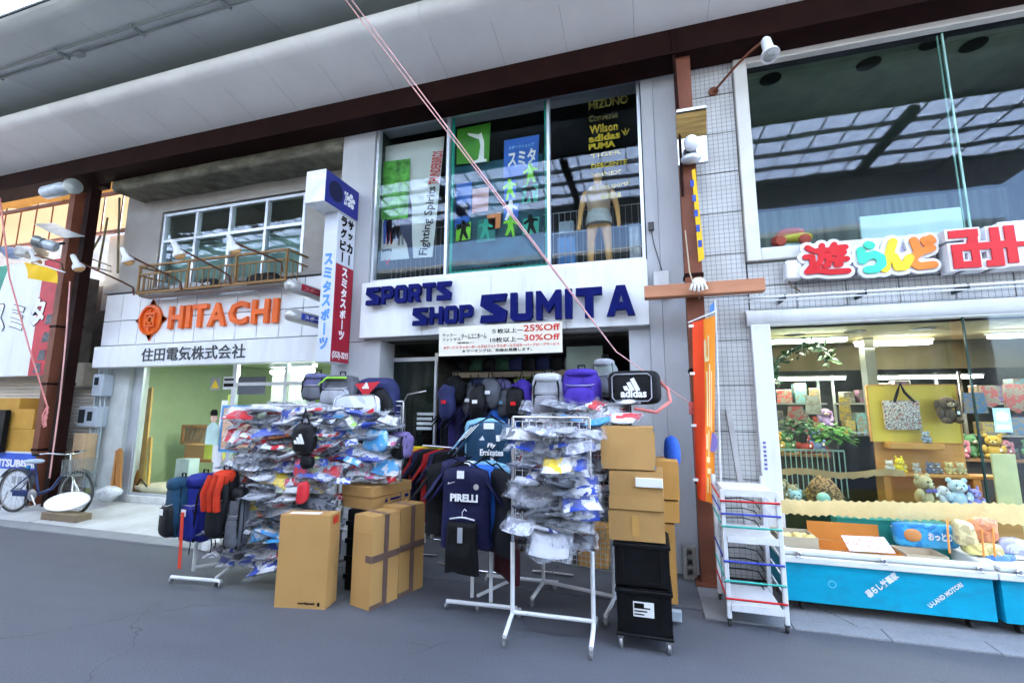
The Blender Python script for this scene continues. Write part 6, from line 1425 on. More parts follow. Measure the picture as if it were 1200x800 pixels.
# --- racks --------------------------------------------------------
def caster(q_parent, x, y, M_=None):
    t = q_parent; q = LM(t); q.lathe([(.018, -.009), (.024, -.006), (.024, .006), (.018, .009)], (x, y+.008, .025), UX, 12); q.box(x-.013, x+.013, y-.012, y+.016, .036, .055); q.build('caster', STEEL_D, t, 40)
def grid_rack(label, loc, rz, w_, h, depth=.42, grid=(0.45, None), pitch=.05, hooks=True, sock=.62):
    t = thing('grid_rack', label, 'display rack', loc, rz, None)
    for x in (-w_/2, w_/2):
        LM(t).tube([(x, 0, .13), (x, 0, sock)], .016, 10).build('post', WMETAL, t, 60)
        LM(t).tube([(x, 0, sock), (x, 0, h)], .0125, 10).build('upper_post', CHROME, t, 60)
        LM(t).tube([(x, -depth/2, .07), (x*1.01, -.05, .115), (x, 0, .13), (x*1.01, .05, .115), (x, depth/2, .07)], .0155, 8).build('foot', WMETAL, t, 60)
        for y in (-depth/2, depth/2): caster(t, x, y)
    LM(t).tube([(-w_/2, 0, .14), (w_/2, 0, .14)], .0155, 8).build('cross_bar', WMETAL, t, 60)
    LM(t).tube([(-w_/2, 0, h), (w_/2, 0, h)], .012, 8).build('top_bar', CHROME, t, 60)
    q = LM(t); z0 = grid[0]; z1 = grid[1] or h-.04; n = int((w_-.04)/pitch)
    for i in range(n+1):
        x = -w_/2+.02+(w_-.04)*i/n; q.box(x-.0022, x+.0022, -.0022, .0022, z0, z1)
    m_ = int((z1-z0)/pitch)
    for j in range(m_+1):
        z = z0+(z1-z0)*j/m_; q.box(-w_/2+.018, w_/2-.018, .0023, .0064, z-.0022, z+.0022)
    q.build('wire_grid', WMETAL, t)
    if hooks:
        for j in range(int((z1-z0)/.13)):
            for i in range(4):
                x = -w_/2+.08+(w_-.16)*i/3; z = z1-.06-.13*j; q = LM(t); q.tube([(x, -.004, z), (x, -.2, z+.01), (x, -.215, z+.03)], .003, 5); q.build('peg', CHROME, t)
    return t
# middle rack (front) and the one behind
grid_rack('white wheeled grid rack full of grey wrapped goods, front centre of the street display', ((-1.0-.43)/2, 3.42, 0), R(2), .58, 1.53, .44, (.72, 1.5))
grid_rack('white grid rack behind the front centre rack, with an open mesh apron low down', (-.62, 3.98, 0), R(-14), .62, 1.5, .42, (.32, 1.46), .04)
# left racks
grid_rack('white grid rack left part of the big display of wrapped goods', (-3.42, 3.86, 0), R(12), .95, 1.62, .62, (.4, 1.6), .06, True)
grid_rack('white grid rack right part of the big display of wrapped goods, behind the cartons', (-2.65, 4.06, 0), R(4), .62, 1.66, .5, (.4, 1.62), .06, True)
# T-stand for backpacks
bp = thing('bag_stand', 'low white stand carrying the hanging backpacks at the left', 'display rack', (-3.98, 3.6, 0))
f0, f1 = G(200, 683), G(258, 688); ps = G(226, 676)
q = MB(); q.tube([f0+UZ*.055, f1+UZ*.055], .017, 8); q.build('foot', WMETAL, bp, 60)
q = MB(); q.tube([ps+UZ*.06, Vector((ps.x+.01, ps.y, .95))], .018, 8); q.build('post', WMETAL, bp, 60)
q = MB(); q.tube([ps+Vector((.01, 0, .09)), ps+Vector((.5, .55, .09))], .015, 8); q.build('cross_bar', WMETAL, bp, 60)
q = MB(); q.tube([ps+Vector((.01, -.12, .95)), ps+Vector((.3, .45, .97))], .013, 8); q.build('top_bar', CHROME, bp, 60)
q = MB(); e = ps+Vector((.5, .55, .055)); q.tube([e-Vector((.22, .0, 0)), e+Vector((.22, .02, 0))], .017, 8); q.build('foot', WMETAL, bp, 60)
for p in (f0, f1, e-Vector((.22, 0, 0)), e+Vector((.2, 0, 0))):
    q = MB(); q.lathe([(.018, -.009), (.024, -.006), (.024, .006), (.018, .009)], (p.x, p.y, .025), UX, 12); q.box(p.x-.012, p.x+.012, p.y-.012, p.y+.012, .03, .045); q.build('caster', STEEL_D, bp, 40)
# T-stand for jerseys
js = thing('jersey_stand', 'low white stand carrying the football jerseys, left of the front grid rack', 'display rack', (-1.3, 3.62, 0))
l0, l1 = G(523, 713), G(606, 722)
q = MB(); q.tube([l0+UZ*.06, l1+UZ*.06], .017, 8); q.build('foot', WMETAL, js, 60)
p1, p2 = G(553, 708), G(575, 714)
for p in (p1, p2): MB().tube([p+UZ*.06, p+UZ*1.22], .016, 8).build('post', WMETAL, js, 60)
MB().tube([p1+UZ*1.22, p2+UZ*1.22], .014, 8).build('top_bar', CHROME, js, 60)
MB().tube([p1+Vector((.05, 0, .075)), p1+Vector((.25, .5, .075))], .014, 8).build('cross_bar', WMETAL, js, 60)
MB().tube([p1+Vector((-.05, .5, .06)), p1+Vector((.62, .52, .06))], .016, 8).build('foot', WMETAL, js, 60)
for p in (l0, l0.lerp(l1, .45), l1, p1+Vector((-.05, .5, 0)), p1+Vector((.6, .5, 0))):
    q = MB(); q.lathe([(.018, -.009), (.024, -.006), (.024, .006), (.018, .009)], (p.x, p.y, .025), UX, 12); q.box(p.x-.012, p.x+.012, p.y-.012, p.y+.012, .03, .048); q.build('caster', STEEL_D, js, 40)

# --- wrapped goods --------------------------------------------------
def pillow_mesh(w_, h, seed, nu=12, nv=7):
    sd = seed*3.7
    def pt(u, v, side):
        eu = 1-abs(2*u-1)**2.4; ev = 1-abs(2*v-1)**2.4; b = eu*ev
        x = (u-.5)*w_*(1+.1*noise.noise((v*2+sd, 1, 3)))+.012*noise.noise((v*6+sd, u*3, 9)); z = -h*v*(1+.2*noise.noise((u*2.2+sd, 5, 1)))+.02*math.sin(u*3+sd)
        n1 = noise.noise((u*3+sd, v*2.2, side*.2)); n2 = abs(noise.noise((u*9+sd, v*5+u*4, side)))
        y = -side*(.006+.022*b)+.03*n1*(.3+b)-.02*n2-.05*v*v
        return (x, y, z)
    n0 = (nu+1)*(nv+1)
    vs = [pt(i/nu, j/nv, s) for s in (1, -1) for j in range(nv+1) for i in range(nu+1)]
    fs = []
    for j in range(nv):
        for i in range(nu):
            a = j*(nu+1)+i; fs.append((a, a+nu+1, a+nu+2, a+1)); fs.append((n0+a, n0+a+1, n0+a+nu+2, n0+a+nu+1))
    bd = [i for i in range(nu+1)]+[j*(nu+1)+nu for j in range(1, nv+1)]+[nv*(nu+1)+i for i in range(nu-1, -1, -1)]+[j*(nu+1) for j in range(nv-1, 0, -1)]
    for i in range(len(bd)): a, b = bd[i], bd[(i+1) % len(bd)]; fs.append((a, a+n0, b+n0, b))
    me = bpy.data.meshes.new('package'); me.from_pydata(vs, [], fs); me.materials.append(None); me.polygons.foreach_set('use_smooth', [True]*len(fs)); me.set_sharp_from_angle(angle=R(38)); return me
PK = [pillow_mesh(.25+.035*(k % 3), .12+.02*(k % 4), k+1) for k in range(12)]
def filmmat(name):
    """clear crinkled film: mostly see-through, milky along the folds, glossy"""
    m = bpy.data.materials.new(name); m.use_nodes = True; n = m.node_tree.nodes; l = m.node_tree.links; b = n['Principled BSDF']
    b.inputs['Base Color'].default_value = (.42, .43, .48, 1); b.inputs['Roughness'].default_value = .12; b.inputs['Specular IOR Level'].default_value = .8
    tc = n.new('ShaderNodeTexCoord'); oi = n.new('ShaderNodeObjectInfo'); ml = n.new('ShaderNodeMath'); ml.operation = 'MULTIPLY'; ml.inputs[1].default_value = 29; l.new(oi.outputs['Random'], ml.inputs[0])
    ad = n.new('ShaderNodeVectorMath'); l.new(tc.outputs['Object'], ad.inputs[0]); l.new(ml.outputs[0], ad.inputs[1])
    nz = n.new('ShaderNodeTexNoise'); nz.inputs['Scale'].default_value = 16; nz.inputs['Detail'].default_value = 4; nz.inputs['Distortion'].default_value = 1.2; l.new(ad.outputs[0], nz.inputs['Vector'])
    bp = n.new('ShaderNodeBump'); bp.inputs['Strength'].default_value = .8; bp.inputs['Distance'].default_value = .02; l.new(nz.outputs['Fac'], bp.inputs['Height']); l.new(bp.outputs[0], b.inputs['Normal'])
    mr = n.new('ShaderNodeMapRange'); mr.inputs['From Min'].default_value = .42; mr.inputs['From Max'].default_value = .7; mr.inputs['To Min'].default_value = .04; mr.inputs['To Max'].default_value = .42; l.new(nz.outputs['Fac'], mr.inputs[0])
    t = n.new('ShaderNodeBsdfTransparent'); mx = n.new('ShaderNodeMixShader'); l.new(mr.outputs[0], mx.inputs[0]); l.new(t.outputs[0], mx.inputs[1]); l.new(b.outputs[0], mx.inputs[2]); l.new(mx.outputs[0], n['Material Output'].inputs[0])
    return m
FILM = filmmat('crinkled_clear_film')
def content_mesh(w_, h, seed):
    """folded sportswear: soft slab with a fold line and a hanging corner"""
    sd = seed*2.3; q = MB(); nu, nv = 7, 5; vs = []
    for s in (1, -1):
        for j in range(nv+1):
            for i in range(nu+1):
                u, v = i/nu, j/nv; b = (1-abs(2*u-1)**4)*(1-abs(2*v-1)**4)
                vs.append(((u-.5)*w_*.84*(1-.12*v*noise.noise((sd, 2, 1))), -s*(.003+.016*b)+.025*noise.noise((u*2+sd, v*2, 0))-.05*v*v, -h*(.1+.8*v)+.015*math.sin(u*3+sd)))
    n0 = (nu+1)*(nv+1); fs = []
    for j in range(nv):
        for i in range(nu): a = j*(nu+1)+i; fs.append((a, a+nu+1, a+nu+2, a+1)); fs.append((n0+a, n0+a+1, n0+a+nu+2, n0+a+nu+1))
    bd = [i for i in range(nu+1)]+[j*(nu+1)+nu for j in range(1, nv+1)]+[nv*(nu+1)+i for i in range(nu-1, -1, -1)]+[j*(nu+1) for j in range(nv-1, 0, -1)]
    for i in range(len(bd)): a, b = bd[i], bd[(i+1) % len(bd)]; fs.append((a, a+n0, b+n0, b))
    me = bpy.data.meshes.new('content'); me.from_pydata(vs, [], fs); me.materials.append(None); me.polygons.foreach_set('use_smooth', [True]*len(fs)); return me
CT = [content_mesh(.25+.035*(k % 3), .12+.02*(k % 4), k+1) for k in range(12)]
for k in range(12): PK[k].name = 'film'; PK[k].materials[0] = FILM
def contmat(name, cols): return patchmat(name, cols, 6.5, .7, 0, .25, 30)
W1, W2, W3, W4 = (.7, .71, .74), (.4, .41, .45), (.14, .15, .18), (.015, .015, .02)
PM = {'white': contmat('folded_white', [W1, W3, W1, (.6, .6, .65), W2]), 'grey': contmat('folded_grey', [W3, W2, W2, W3, W1]),
      'red': contmat('folded_red', [(.62, .02, .03), (.62, .02, .03), W1, (.5, .02, .03)]), 'pink': contmat('folded_pink', [(.75, .08, .25), (.75, .12, .3), W1, (.7, .35, .45)]),
      'blue': contmat('folded_blue', [(.02, .05, .42), (.03, .08, .5), W1, (.02, .04, .3)]), 'sky blue': contmat('folded_sky', [(.04, .35, .75), (.08, .42, .8), W1, (.04, .3, .7)]),
      'orange': contmat('folded_orange', [(.75, .14, .02), (.75, .18, .03), W1, (.7, .3, .1)]), 'yellow': contmat('folded_yellow', [(.78, .52, .03), (.78, .55, .04), W1, W3]),
      'black': contmat('folded_black', [W4, (.02, .02, .025), W3, W4, W1]), 'lime green': contmat('folded_lime', [(.25, .62, .04), (.3, .65, .05), W1, W4]),
      'lilac grey': contmat('folded_lilac', [(.4, .41, .5), (.55, .57, .68), (.3, .31, .38), (.62, .64, .72), W1])}
def package(p, col_, label, group, rz, tilt, sc, k, roll=0.):
    o = bpy.data.objects.new('package', CT[k % 12]); COL.objects.link(o); o.location = p; o.rotation_euler = (tilt, roll, rz); o.scale = (sc, sc, sc)
    o.material_slots[0].link = 'OBJECT'; o.material_slots[0].material = PM[col_]; tag(o, label, 'package', group)
    f = bpy.data.objects.new('film', PK[k % 12]); COL.objects.link(f); f.parent = o; return o
def wrapped_wall(grp, place, n_cols, zs, A, B, cols, seed, depth=.14, sc=1., bulge=None):
    """rows of wrapped goods hung on pegs between A and B (x, y of the left and right end)"""
    rr = random.Random(seed); A, B = Vector(A), Vector(B); ang = math.atan2((B-A).y, (B-A).x); nrm = Vector((math.sin(ang), -math.cos(ang)))
    for r_, z in enumerate(zs):
        for c_ in range(n_cols):
            u = (c_+.5+rr.uniform(-.3, .3))/n_cols; b = bulge(u, r_/max(1, len(zs)-1)) if bulge else 0
            p2 = A.lerp(B, u)+nrm*(depth+b+rr.uniform(-.05, .06)); col_ = rr.choice(cols(r_/max(1, len(zs)-1), u))
            lab = '%s bagged goods, %s row down, %s from left, %s' % (col_, ORD[r_], ORD[c_], place)
            package((p2.x, p2.y, z+rr.uniform(-.022, .022)), col_, lab, grp, ang+rr.uniform(-.3, .3), rr.uniform(-1.15, -.15), sc*rr.uniform(.85, 1.25), rr.randrange(12), rr.uniform(-.2, .2))
def colsL(v, u):
    if v < .15: return ['white', 'white', 'grey', 'white', 'black', 'blue', 'red']
    if v < .45: return ['white', 'red', 'blue', 'pink', 'orange', 'red', 'black', 'blue', 'sky blue' if u > .6 else 'white']
    if v < .75: return ['white', 'orange', 'yellow', 'red', 'black', 'blue', 'grey', 'blue', 'lime green' if u > .6 else 'white']
    return ['white', 'black', 'grey', 'grey', 'black', 'white', 'sky blue', 'blue']
wrapped_wall('wrapped goods on the left grid racks', 'left display rack', 9, [1.6-.097*k for k in range(13)], (-3.8, 3.68), (-2.84, 3.86), colsL, 5, .16)
wrapped_wall('wrapped goods on the left grid racks', 'rack behind the cartons', 6, [1.56-.1*k for k in range(6)], (-2.95, 4.06), (-2.34, 4.12), lambda v, u: ['white', 'red', 'sky blue', 'black', 'grey', 'pink', 'blue', 'white', 'blue'], 9, .18)
wrapped_wall('wrapped goods laid on top of the left grid racks', 'top of left display', 6, [1.66], (-3.75, 3.9), (-2.7, 4.05), lambda v, u: ['white', 'white', 'grey'], 12, .0)
wrapped_wall('wrapped goods on the left grid racks', 'foot of left display', 4, [.36, .26], (-3.86, 3.62), (-3.3, 3.72), lambda v, u: ['blue', 'white', 'grey', 'red'], 14, .1)
colsM = lambda v, u: ['lilac grey', 'grey', 'lilac grey', 'black', 'white', 'lilac grey', 'grey', 'blue']+(['lime green', 'yellow', 'red'] if .1 < v < .5 and rnd.random() < .5 else [])
wrapped_wall('wrapped goods on the centre grid rack', 'centre front rack', 4, [1.47-.086*k for k in range(9)], (-.92, 3.42), (-.44, 3.44), colsM, 21, .13, .9)
wrapped_wall('wrapped goods on the rack behind the centre', 'rack behind centre front rack', 4, [1.56, 1.45, 1.34, 1.23, 1.12, 1.0, .88], (-.95, 3.98), (-.28, 3.82), lambda v, u: ['white', 'white', 'lilac grey', 'blue', 'sky blue', 'red', 'grey'], 22, .1)
wrapped_wall('wrapped goods on top of the rear centre rack', 'top of rear centre rack', 5, [1.60, 1.66], (-.95, 4.05), (-.05, 3.9), lambda v, u: ['white', 'red', 'white', 'grey', 'lilac grey'], 23, .1)
wrapped_wall('wrapped goods low beside the jersey stand', 'low behind jersey stand', 2, [.95, .84, .72, .6], (-1.12, 3.95), (-.85, 4.0), lambda v, u: ['white', 'red', 'grey', 'blue'], 24, .1)
package((-.68, 3.24, .78), 'grey', 'large drooping clear bag at the bottom of the centre front rack', 'wrapped goods on the centre grid rack', .1, -.6, 1.25, 3)

rr = random.Random(77); VIV = ['red', 'sky blue', 'orange', 'yellow', 'blue', 'lime green', 'pink', 'black', 'blue', 'red']
for k in range(34):
    r_, c_ = divmod(k, 6); z = 1.5-.17*r_-.03*rr.random(); u = (c_+.5+rr.uniform(-.35, .35))/6; x = -3.85+1.35*u; y = 3.5+.12*u+rr.uniform(-.03, .03)
    if x > -2.95 and z < .95: y += .25
    col_ = VIV[(k*7+r_) % 10]
    package((x, y, z), col_, 'small %s packet on the left display front, %s row, %s from left' % (col_, ORD[r_], ORD[c_]), 'small vivid packets on the left display front', rr.uniform(-.5, .5), rr.uniform(-.5, .1), rr.uniform(.38, .6), rr.randrange(12), rr.uniform(-.5, .5))
# --- bags ------------------------------------------------------------
def cloth(name, c, rough=.7, var=.25): return mat(name, c, rough, var=var, scale=9, bump=.9, bscale=14)
def backpack(label, c, w_, h, d, rz, m1, m2, m3, strap=True, tags=1, group=None):
    """hanging backpack: body, front pocket, straps, grab loop, zip lines"""
    t = thing('backpack', label, 'backpack', c, rz, group)
    q = LM(t); q.blob((0, 0, h/2), (w_/2, d/2, h/2), .55, 22, 18, .12, 1, .6); q.build('body', m1, t, 80)
    q = LM(t); q.blob((0, -d*.38, h*.32), (w_*.4, d*.3, h*.27), .5, 16, 10, .05, 2, .5); q.build('front_pocket', m2, t, 80)
    q = LM(t)
    for s in (-1, 1): q.tube([(s*w_*.44, -d*.27, h*.12), (s*w_*.475, -d*.26, h*.5), (s*w_*.43, -d*.27, h*.88)], .0045, 5)
    q.tube([(-w_*.36, -d*.5, h*.2), (-w_*.37, -d*.58, h*.38), (-w_*.3, -d*.64, h*.52), (w_*.3, -d*.64, h*.52), (w_*.37, -d*.58, h*.38), (w_*.36, -d*.5, h*.2)], .004, 5); q.build('seam', BLACK, t, 60)
    q = LM(t); q.blob((0, -d*.08, h*.9), (w_*.43, d*.48, h*.12), .7, 16, 9, .05, 3); q.build('top_flap', m3, t, 80)
    q = LM(t); q.tube([(-.03, 0, h*.97), (-.03, 0, h+.04), (.03, 0, h+.04), (.03, 0, h*.97)], .008, 6); q.build('grab_loop', BLACK, t, 60)
    for s in ((-1, 1) if strap else ()):
        q = LM(t); q.tube([(s*w_*.28, -d*.3, h*.93), (s*w_*.36, -d*.56, h*.7), (s*w_*.36, -d*.6, h*.35), (s*w_*.3, -d*.5, h*.05)], .009, 6); q.build('strap', BLACK, t, 60)
    q = LM(t); q.tube([(-w_*.36, -d*.5, h*.6), (-w_*.2, -d*.62, h*.57), (w_*.2, -d*.62, h*.57), (w_*.36, -d*.5, h*.6)], .004, 5); q.build('zip', STEEL_D, t, 60)
    if tags:
        q = LM(t); q.box(-.035, .03, -d*.72, -d*.72+.003, h*.42, h*.52); q.build('price_tag', PAPERW, t)
    return t
TEALB = cloth('teal_nylon', (.01, .05, .1)); BLUEB = cloth('royal_blue_nylon', (.012, .018, .19)); BLKB = cloth('black_nylon', (.006, .006, .008), .6); ORGB = cloth('orange_red_nylon', (.48, .03, .008)); GRYB = cloth('grey_nylon', (.11, .115, .135)); PURB = cloth('violet_nylon', (.06, .03, .34)); NVYB = cloth('navy_nylon', (.02, .025, .09)); LGRY = cloth('light_grey_nylon', (.34, .35, .39))
def hang(px0, py0, px1, py1, y): a, c = F(px0, py1, y), F(px1, py0, y); return Vector(((a.x+c.x)/2, y, a.z)), c.x-a.x, c.z-a.z
c, w_, h = hang(198, 560, 226, 628, 3.38); backpack('dark teal backpack, leftmost of the hanging backpacks', c, w_*1.05, h, .22, -.25, TEALB, BLKB, TEALB, False)
c, w_, h = hang(219, 556, 256, 632, 3.46); backpack('royal blue backpack hanging between the teal one and the orange one', c, w_, h, .24, -.1, BLUEB, BLUEB, BLUEB)
c, w_, h = hang(249, 552, 276, 630, 3.36); backpack('orange red and black backpack hanging at the right of the blue one', c, w_, h, .2, .1, BLKB, BLKB, ORGB, False, 0)
q = MB(); o = c+Vector((0, -.1, h*.5)); 
for dx in (-.06, 0, .06): q.tube([o+Vector((dx, 0, h*.45)), o+Vector((dx*1.2, -.05, h*.2)), o+Vector((dx*1.1, -.03, -.03))], .03, 8)
tag(q.build('folded_jacket', ORGB, None, 80), 'orange red padded straps of a pack hanging in front of the black one', 'jacket')
c, w_, h = hang(268, 572, 290, 642, 3.4); backpack('slate grey small backpack with loose straps beside the white rack', c, w_, h, .16, .3, GRYB, GRYB, BLKB, True, 0)
q = MB(); q.sheet(1, 8, lambda u, v: F(212-4*v+3.5*u, 600+66*v, 3.26), (0, .004, 0)); tag(q.build('webbing_strap', mat('red_webbing', (.65, .06, .03), .7)), 'red orange webbing strap dangling below the teal backpack', 'strap')
q = MB()
for px_, a, b_ in ((222, 625, 650), (247, 628, 648), (252, 632, 642), (262, 632, 645)): q.tube([F(px_, a, 3.4), F(px_+1, (a+b_)/2, 3.42), F(px_-1, b_, 3.4)], .005, 5)
tag(q.build('loose_straps', BLACK), 'thin black strap ends hanging under the blue backpack', 'straps')
q = MB(); a = F(281, 598, 3.5); q.lathe([(.03, 0), (.035, .02), (.035, .12), (.015, .16), (.012, .2)], a, UZ, 14); tag(q.build('bottle', mat('lime_plastic', (.45, .7, .03), .3), None, 50), 'lime green bottle shaped pack hanging beside the slate backpack', 'bottle')
# sign boards behind the left display
a, c = F(246, 545, 4.2), F(264, 470, 4.2)
bd = thing('display_board', 'white cardboard stand with a portrait of a person in a mint shirt', 'poster', ((a.x+c.x)/2, 4.2, 0))
q = MB(); q.prism([(0, 0), (c.x-a.x, 0), (c.x-a.x+.05, c.z), (.1, c.z)], (a.x, 4.2, .01), UX, UZ, .01); q.build('board', WHITE, bd)
q = MB(); p = F(250, 500, 4.18); q.prism([(-.1, -.2), (.1, -.2), (.09, 0), (.03, .05), (-.03, .05), (-.09, 0)], p, UX, UZ, .004); q.build('printed_shirt', mat('mint_print', (.5, .68, .62), .6), bd)
q = MB(); q.prism([(.05*math.cos(k*.52), .065*math.sin(k*.52)+.11) for k in range(12)], p, UX, UZ, .004); q.build('printed_face', mat('skin_print', (.6, .4, .3), .6), bd)
q = MB(); q.prism([(-.05, .13), (.05, .13), (.055, .17), (.03, .2), (-.03, .2), (-.055, .17)], p-UY*.005, UX, UZ, .003); q.build('printed_hair', INK, bd)
a, c = F(258, 526, 4.1), F(300, 478, 4.1)
fb_ = thing('framed_poster', 'blue framed poster with orange printing behind the left display', 'poster', ((a.x+c.x)/2, 4.1, a.z))
q = MB(); q.box(a.x, c.x, 4.1, 4.12, a.z, c.z); q.build('print', mat('orange_poster', (.72, .45, .28), .5, var=.35, scale=7), fb_)
q = MB(); q.box(a.x-.02, c.x+.02, 4.095, 4.125, c.z+.001, c.z+.03); q.box(a.x-.02, c.x+.02, 4.095, 4.125, a.z-.03, a.z-.001); q.box(a.x-.02, a.x-.001, 4.094, 4.124, a.z, c.z); q.build('frame', mat('blue_frame', (.08, .3, .6), .4), fb_)
# adidas round pouch hanging in front
def three_bars(q, o, u, v, s):
    for k in range(3):
        x0 = -.5+.34*k; hh = .35+.3*k
        q.prism([(x0*s, -.35*s), ((x0+.25)*s, -.35*s), ((x0+.25)*s-.0, (-.35+hh*.55)*s), ((x0-.02)*s, (-.35+hh*.75)*s)], o, u, v, .003)
def bars(q, o, u, v, s):          # three slanted bars growing to the right
    for k, (x, hh) in enumerate(((-.52, .30), (-.2, .55), (.12, .8))):
        q.prism([(x*s, -.3*s), ((x+.26)*s, -.3*s), ((x+.26+.0)*s, (-.3+hh*.12)*s), ((x+.26-hh*.42)*s, (-.3+hh)*s), ((x+.03-hh*.42)*s, (-.3+hh*.88)*s)], o, u, v, .003)
c, w_, h = hang(343, 495, 371, 533, 3.5)
ad = thing('bag', 'black round adidas pouch hanging in the middle of the left display', 'bag', c)
q = MB(); q.blob(c+UZ*h/2, (w_/2, .07, h/2), .75, 20, 12, .03); q.build('body', BLKB, ad, 80)
q = MB(); q.ring(c+Vector((0, -.045, h*.52)), UY, w_*.36, .006, 24, 6); q.build('piping', LGRY, ad, 60)
q = MB(); bars(q, c+Vector((.015, -.071, h*.48)), UX, UZ, w_*.48); q.build('logo', WI, ad)
q = MB(); q.blob(c+Vector((.03, .01, -.05)), (w_*.28, .05, .07), .8, jit=.2); q.build('side_pocket', BLKB, ad, 80)
q = MB(); q.tube([c+Vector((-.05, 0, h*.9)), c+Vector((-.01, 0, h+.12)), c+Vector((.05, 0, h*.9))], .009, 6); q.build('strap', BLKB, ad, 60)
q = MB(); p = F(352, 548, 3.52); q.blob(p, (.06, .04, .09), .8, jit=.4, seed=3); tag(q.build('ball_net', patchmat('navy_red_print', [(.03, .05, .3), (.05, .08, .4), (.55, .06, .08), (.02, .02, .1)], 20), None, 60), 'navy and red printed pouch hanging under the black round pouch', 'bag')
q = MB(); p = F(354, 577, 3.42); q.blob(p, (.05, .04, .09), .7, jit=.4, seed=5); tag(q.build('bag', mat('red_nylon', (.6, .03, .04), .5, bump=.3), None, 60), 'small red bag hanging low on the left display beside the tall carton', 'bag')
# top of the left display
c, w_, h = hang(358, 438, 386, 470, 4.0); backpack('grey violet bag at the left end on top of the display', c, w_, h, .2, .2, cloth('grey_violet_nylon', (.13, .13, .26)), GRYB, cloth('grey_violet_nylon', (.13, .13, .26)), True, 0)
c, w_, h = hang(380, 440, 422, 476, 4.05)
t = backpack('grey bag with lime green trim on top of the display', c, w_, h, .24, 0, GRYB, LGRY, GRYB, False, 0)
q = LM(t); q.tube([(-w_*.46, -.13, .02), (-w_*.42, -.14, h*.7), (-w_*.2, -.14, h*.92), (w_*.35, -.14, h*.9)], .011, 6); q.build('trim', mat('lime_trim', (.35, .75, .05), .5), t, 60)
c, w_, h = hang(414, 442, 468, 520, 4.1)
t = thing('bag', 'large navy and black sports bag with red triangle hanging at the display top right', 'bag', c)
q = LM(t); q.blob((0, 0, h/2), (w_/2, .1, h/2), .6, 18, 12, .08, 4, .55); q.build('body', NVYB, t, 80)
q = LM(t); q.blob((w_*.12, -.06, h*.42), (w_*.36, .07, h*.4), .6, 16, 10, .15, 5); q.build('front_pocket', BLKB, t, 80)
q = LM(t); q.prism([(-.15, 0), (.14, .02), (-.02, -.14)], (-.02, -.135, h*.9), UX, UZ, .006); q.build('red_panel', mat('red_nylon', (.6, .03, .04)), t)
q = LM(t); bars(q, Vector((-.03, -.145, h*.86)), UX, UZ, .08); q.build('logo', WI, t)
c, w_, h = hang(390, 462, 446, 492, 3.88)
t = thing('bag', 'clear plastic racket cover with red corner printed in black on the display', 'bag', c)
q = LM(t); q.blob((0, 0, h/2), (w_/2, .04, h/2), .45, 18, 12, .04, 6, .45); q.build('cover', patchmat('clear_cover', [(.35, .42, .6), (.6, .66, .78), (.78, .8, .84), (.68, .72, .8)], 6, .15, 1, .3), t, 80)
q = LM(t); q.prism([(0, 0), (.13, 0), (.13, .1), (.02, .05)], (w_*.18, -.045, .02), UX, UZ, .004); q.build('red_corner', RED, t)
q = LM(t); q.text('Slazenger', (-w_*.3, -.046, h*.36), UX, UZ, w_*.5, .045, .003, .02, .2); q.build('lettering', INK, t)
q = LM(t); q.tube([(-w_*.48, -.03, h*.2), (-w_*.4, -.03, h*.85), (-w_*.2, -.035, h*.98), (w_*.4, -.035, h*.98), (w_*.48, -.03, h*.6), (w_*.48, -.03, .05)], .007, 6); q.build('piping', CHROME, t, 60)
c, w_, h = hang(456, 506, 483, 538, 4.0); backpack('small violet backpack at the right end of the left display', c, w_, h, .16, -.2, cloth('dusty_violet_nylon', (.22, .17, .38)), BLKB, cloth('dusty_violet_nylon', (.22, .17, .38)), True, 0)
q = MB(); p = F(440, 515, 3.84); q.blob(p, (.13, .04, .1), .6, jit=.5, seed=8); tag(q.build('bag', patchmat('sky_blue_bag', [(.08, .35, .75), (.1, .45, .85), (.4, .65, .85), (.05, .3, .65)], 9, .2, 1, .5), None, 60), 'sky blue plastic bag near the right end of the left display', 'bag')
for i, (px_, py_, m_, lab) in enumerate(((426, 541, mat('tan_cap', (.45, .28, .2), .7), 'tan ball shaped cap behind the shallow box'), (455, 540, mat('white_red_cap', (.75, .6, .6), .5, var=.3, scale=9), 'white and red ball behind the shallow box'))):
    p = F(px_, py_, 4.15); tag(MB().blob(p, (.1, .09, .07), 1, jit=.05).build('ball', m_, None, 90), lab, 'ball')
# bags on top of the centre racks
c, w_, h = hang(624, 438, 662, 490, 4.0); backpack('grey backpack with pale hood on top of the centre racks', c, w_, h, .24, .05, LGRY, cloth('mid_grey_nylon', (.24, .24, .27)), mat('pale_grey_hood', (.5, .51, .53), .7, bump=.3), True, 0)
c, w_, h = hang(660, 433, 704, 478, 4.0); backpack('violet blue backpack on top of the centre racks', c, w_, h, .26, 0, PURB, PURB, PURB, False, 0)
c, w_, h = hang(697, 421, 722, 465, 4.35); backpack('grey green bag behind the violet backpack on top of the racks', c, w_, h, .2, -.3, cloth('grey_green_nylon', (.2, .23, .22)), GRYB, LGRY, False, 0)
c, w_, h = hang(714, 434, 774, 474, 3.9)
t = thing('sports_bag', 'black adidas shoulder bag lying on top of the centre racks', 'bag', c, -.05)
q = LM(t); q.blob((0, 0, h/2), (w_/2, .12, h/2), .35, 22, 14, .02, 1, .4); q.build('body', BLKB, t, 80)
q = LM(t); q.tube([(-w_*.4, -.125, h*.2), (-w_*.4, -.125, h*.8), (-w_*.34, -.128, h*.88), (w_*.27, -.128, h*.88), (w_*.33, -.125, h*.8), (w_*.33, -.125, h*.2), (w_*.27, -.128, h*.1), (-w_*.34, -.128, h*.1), (-w_*.4, -.125, h*.2)], .005, 6); q.build('piping', LGRY, t, 60)
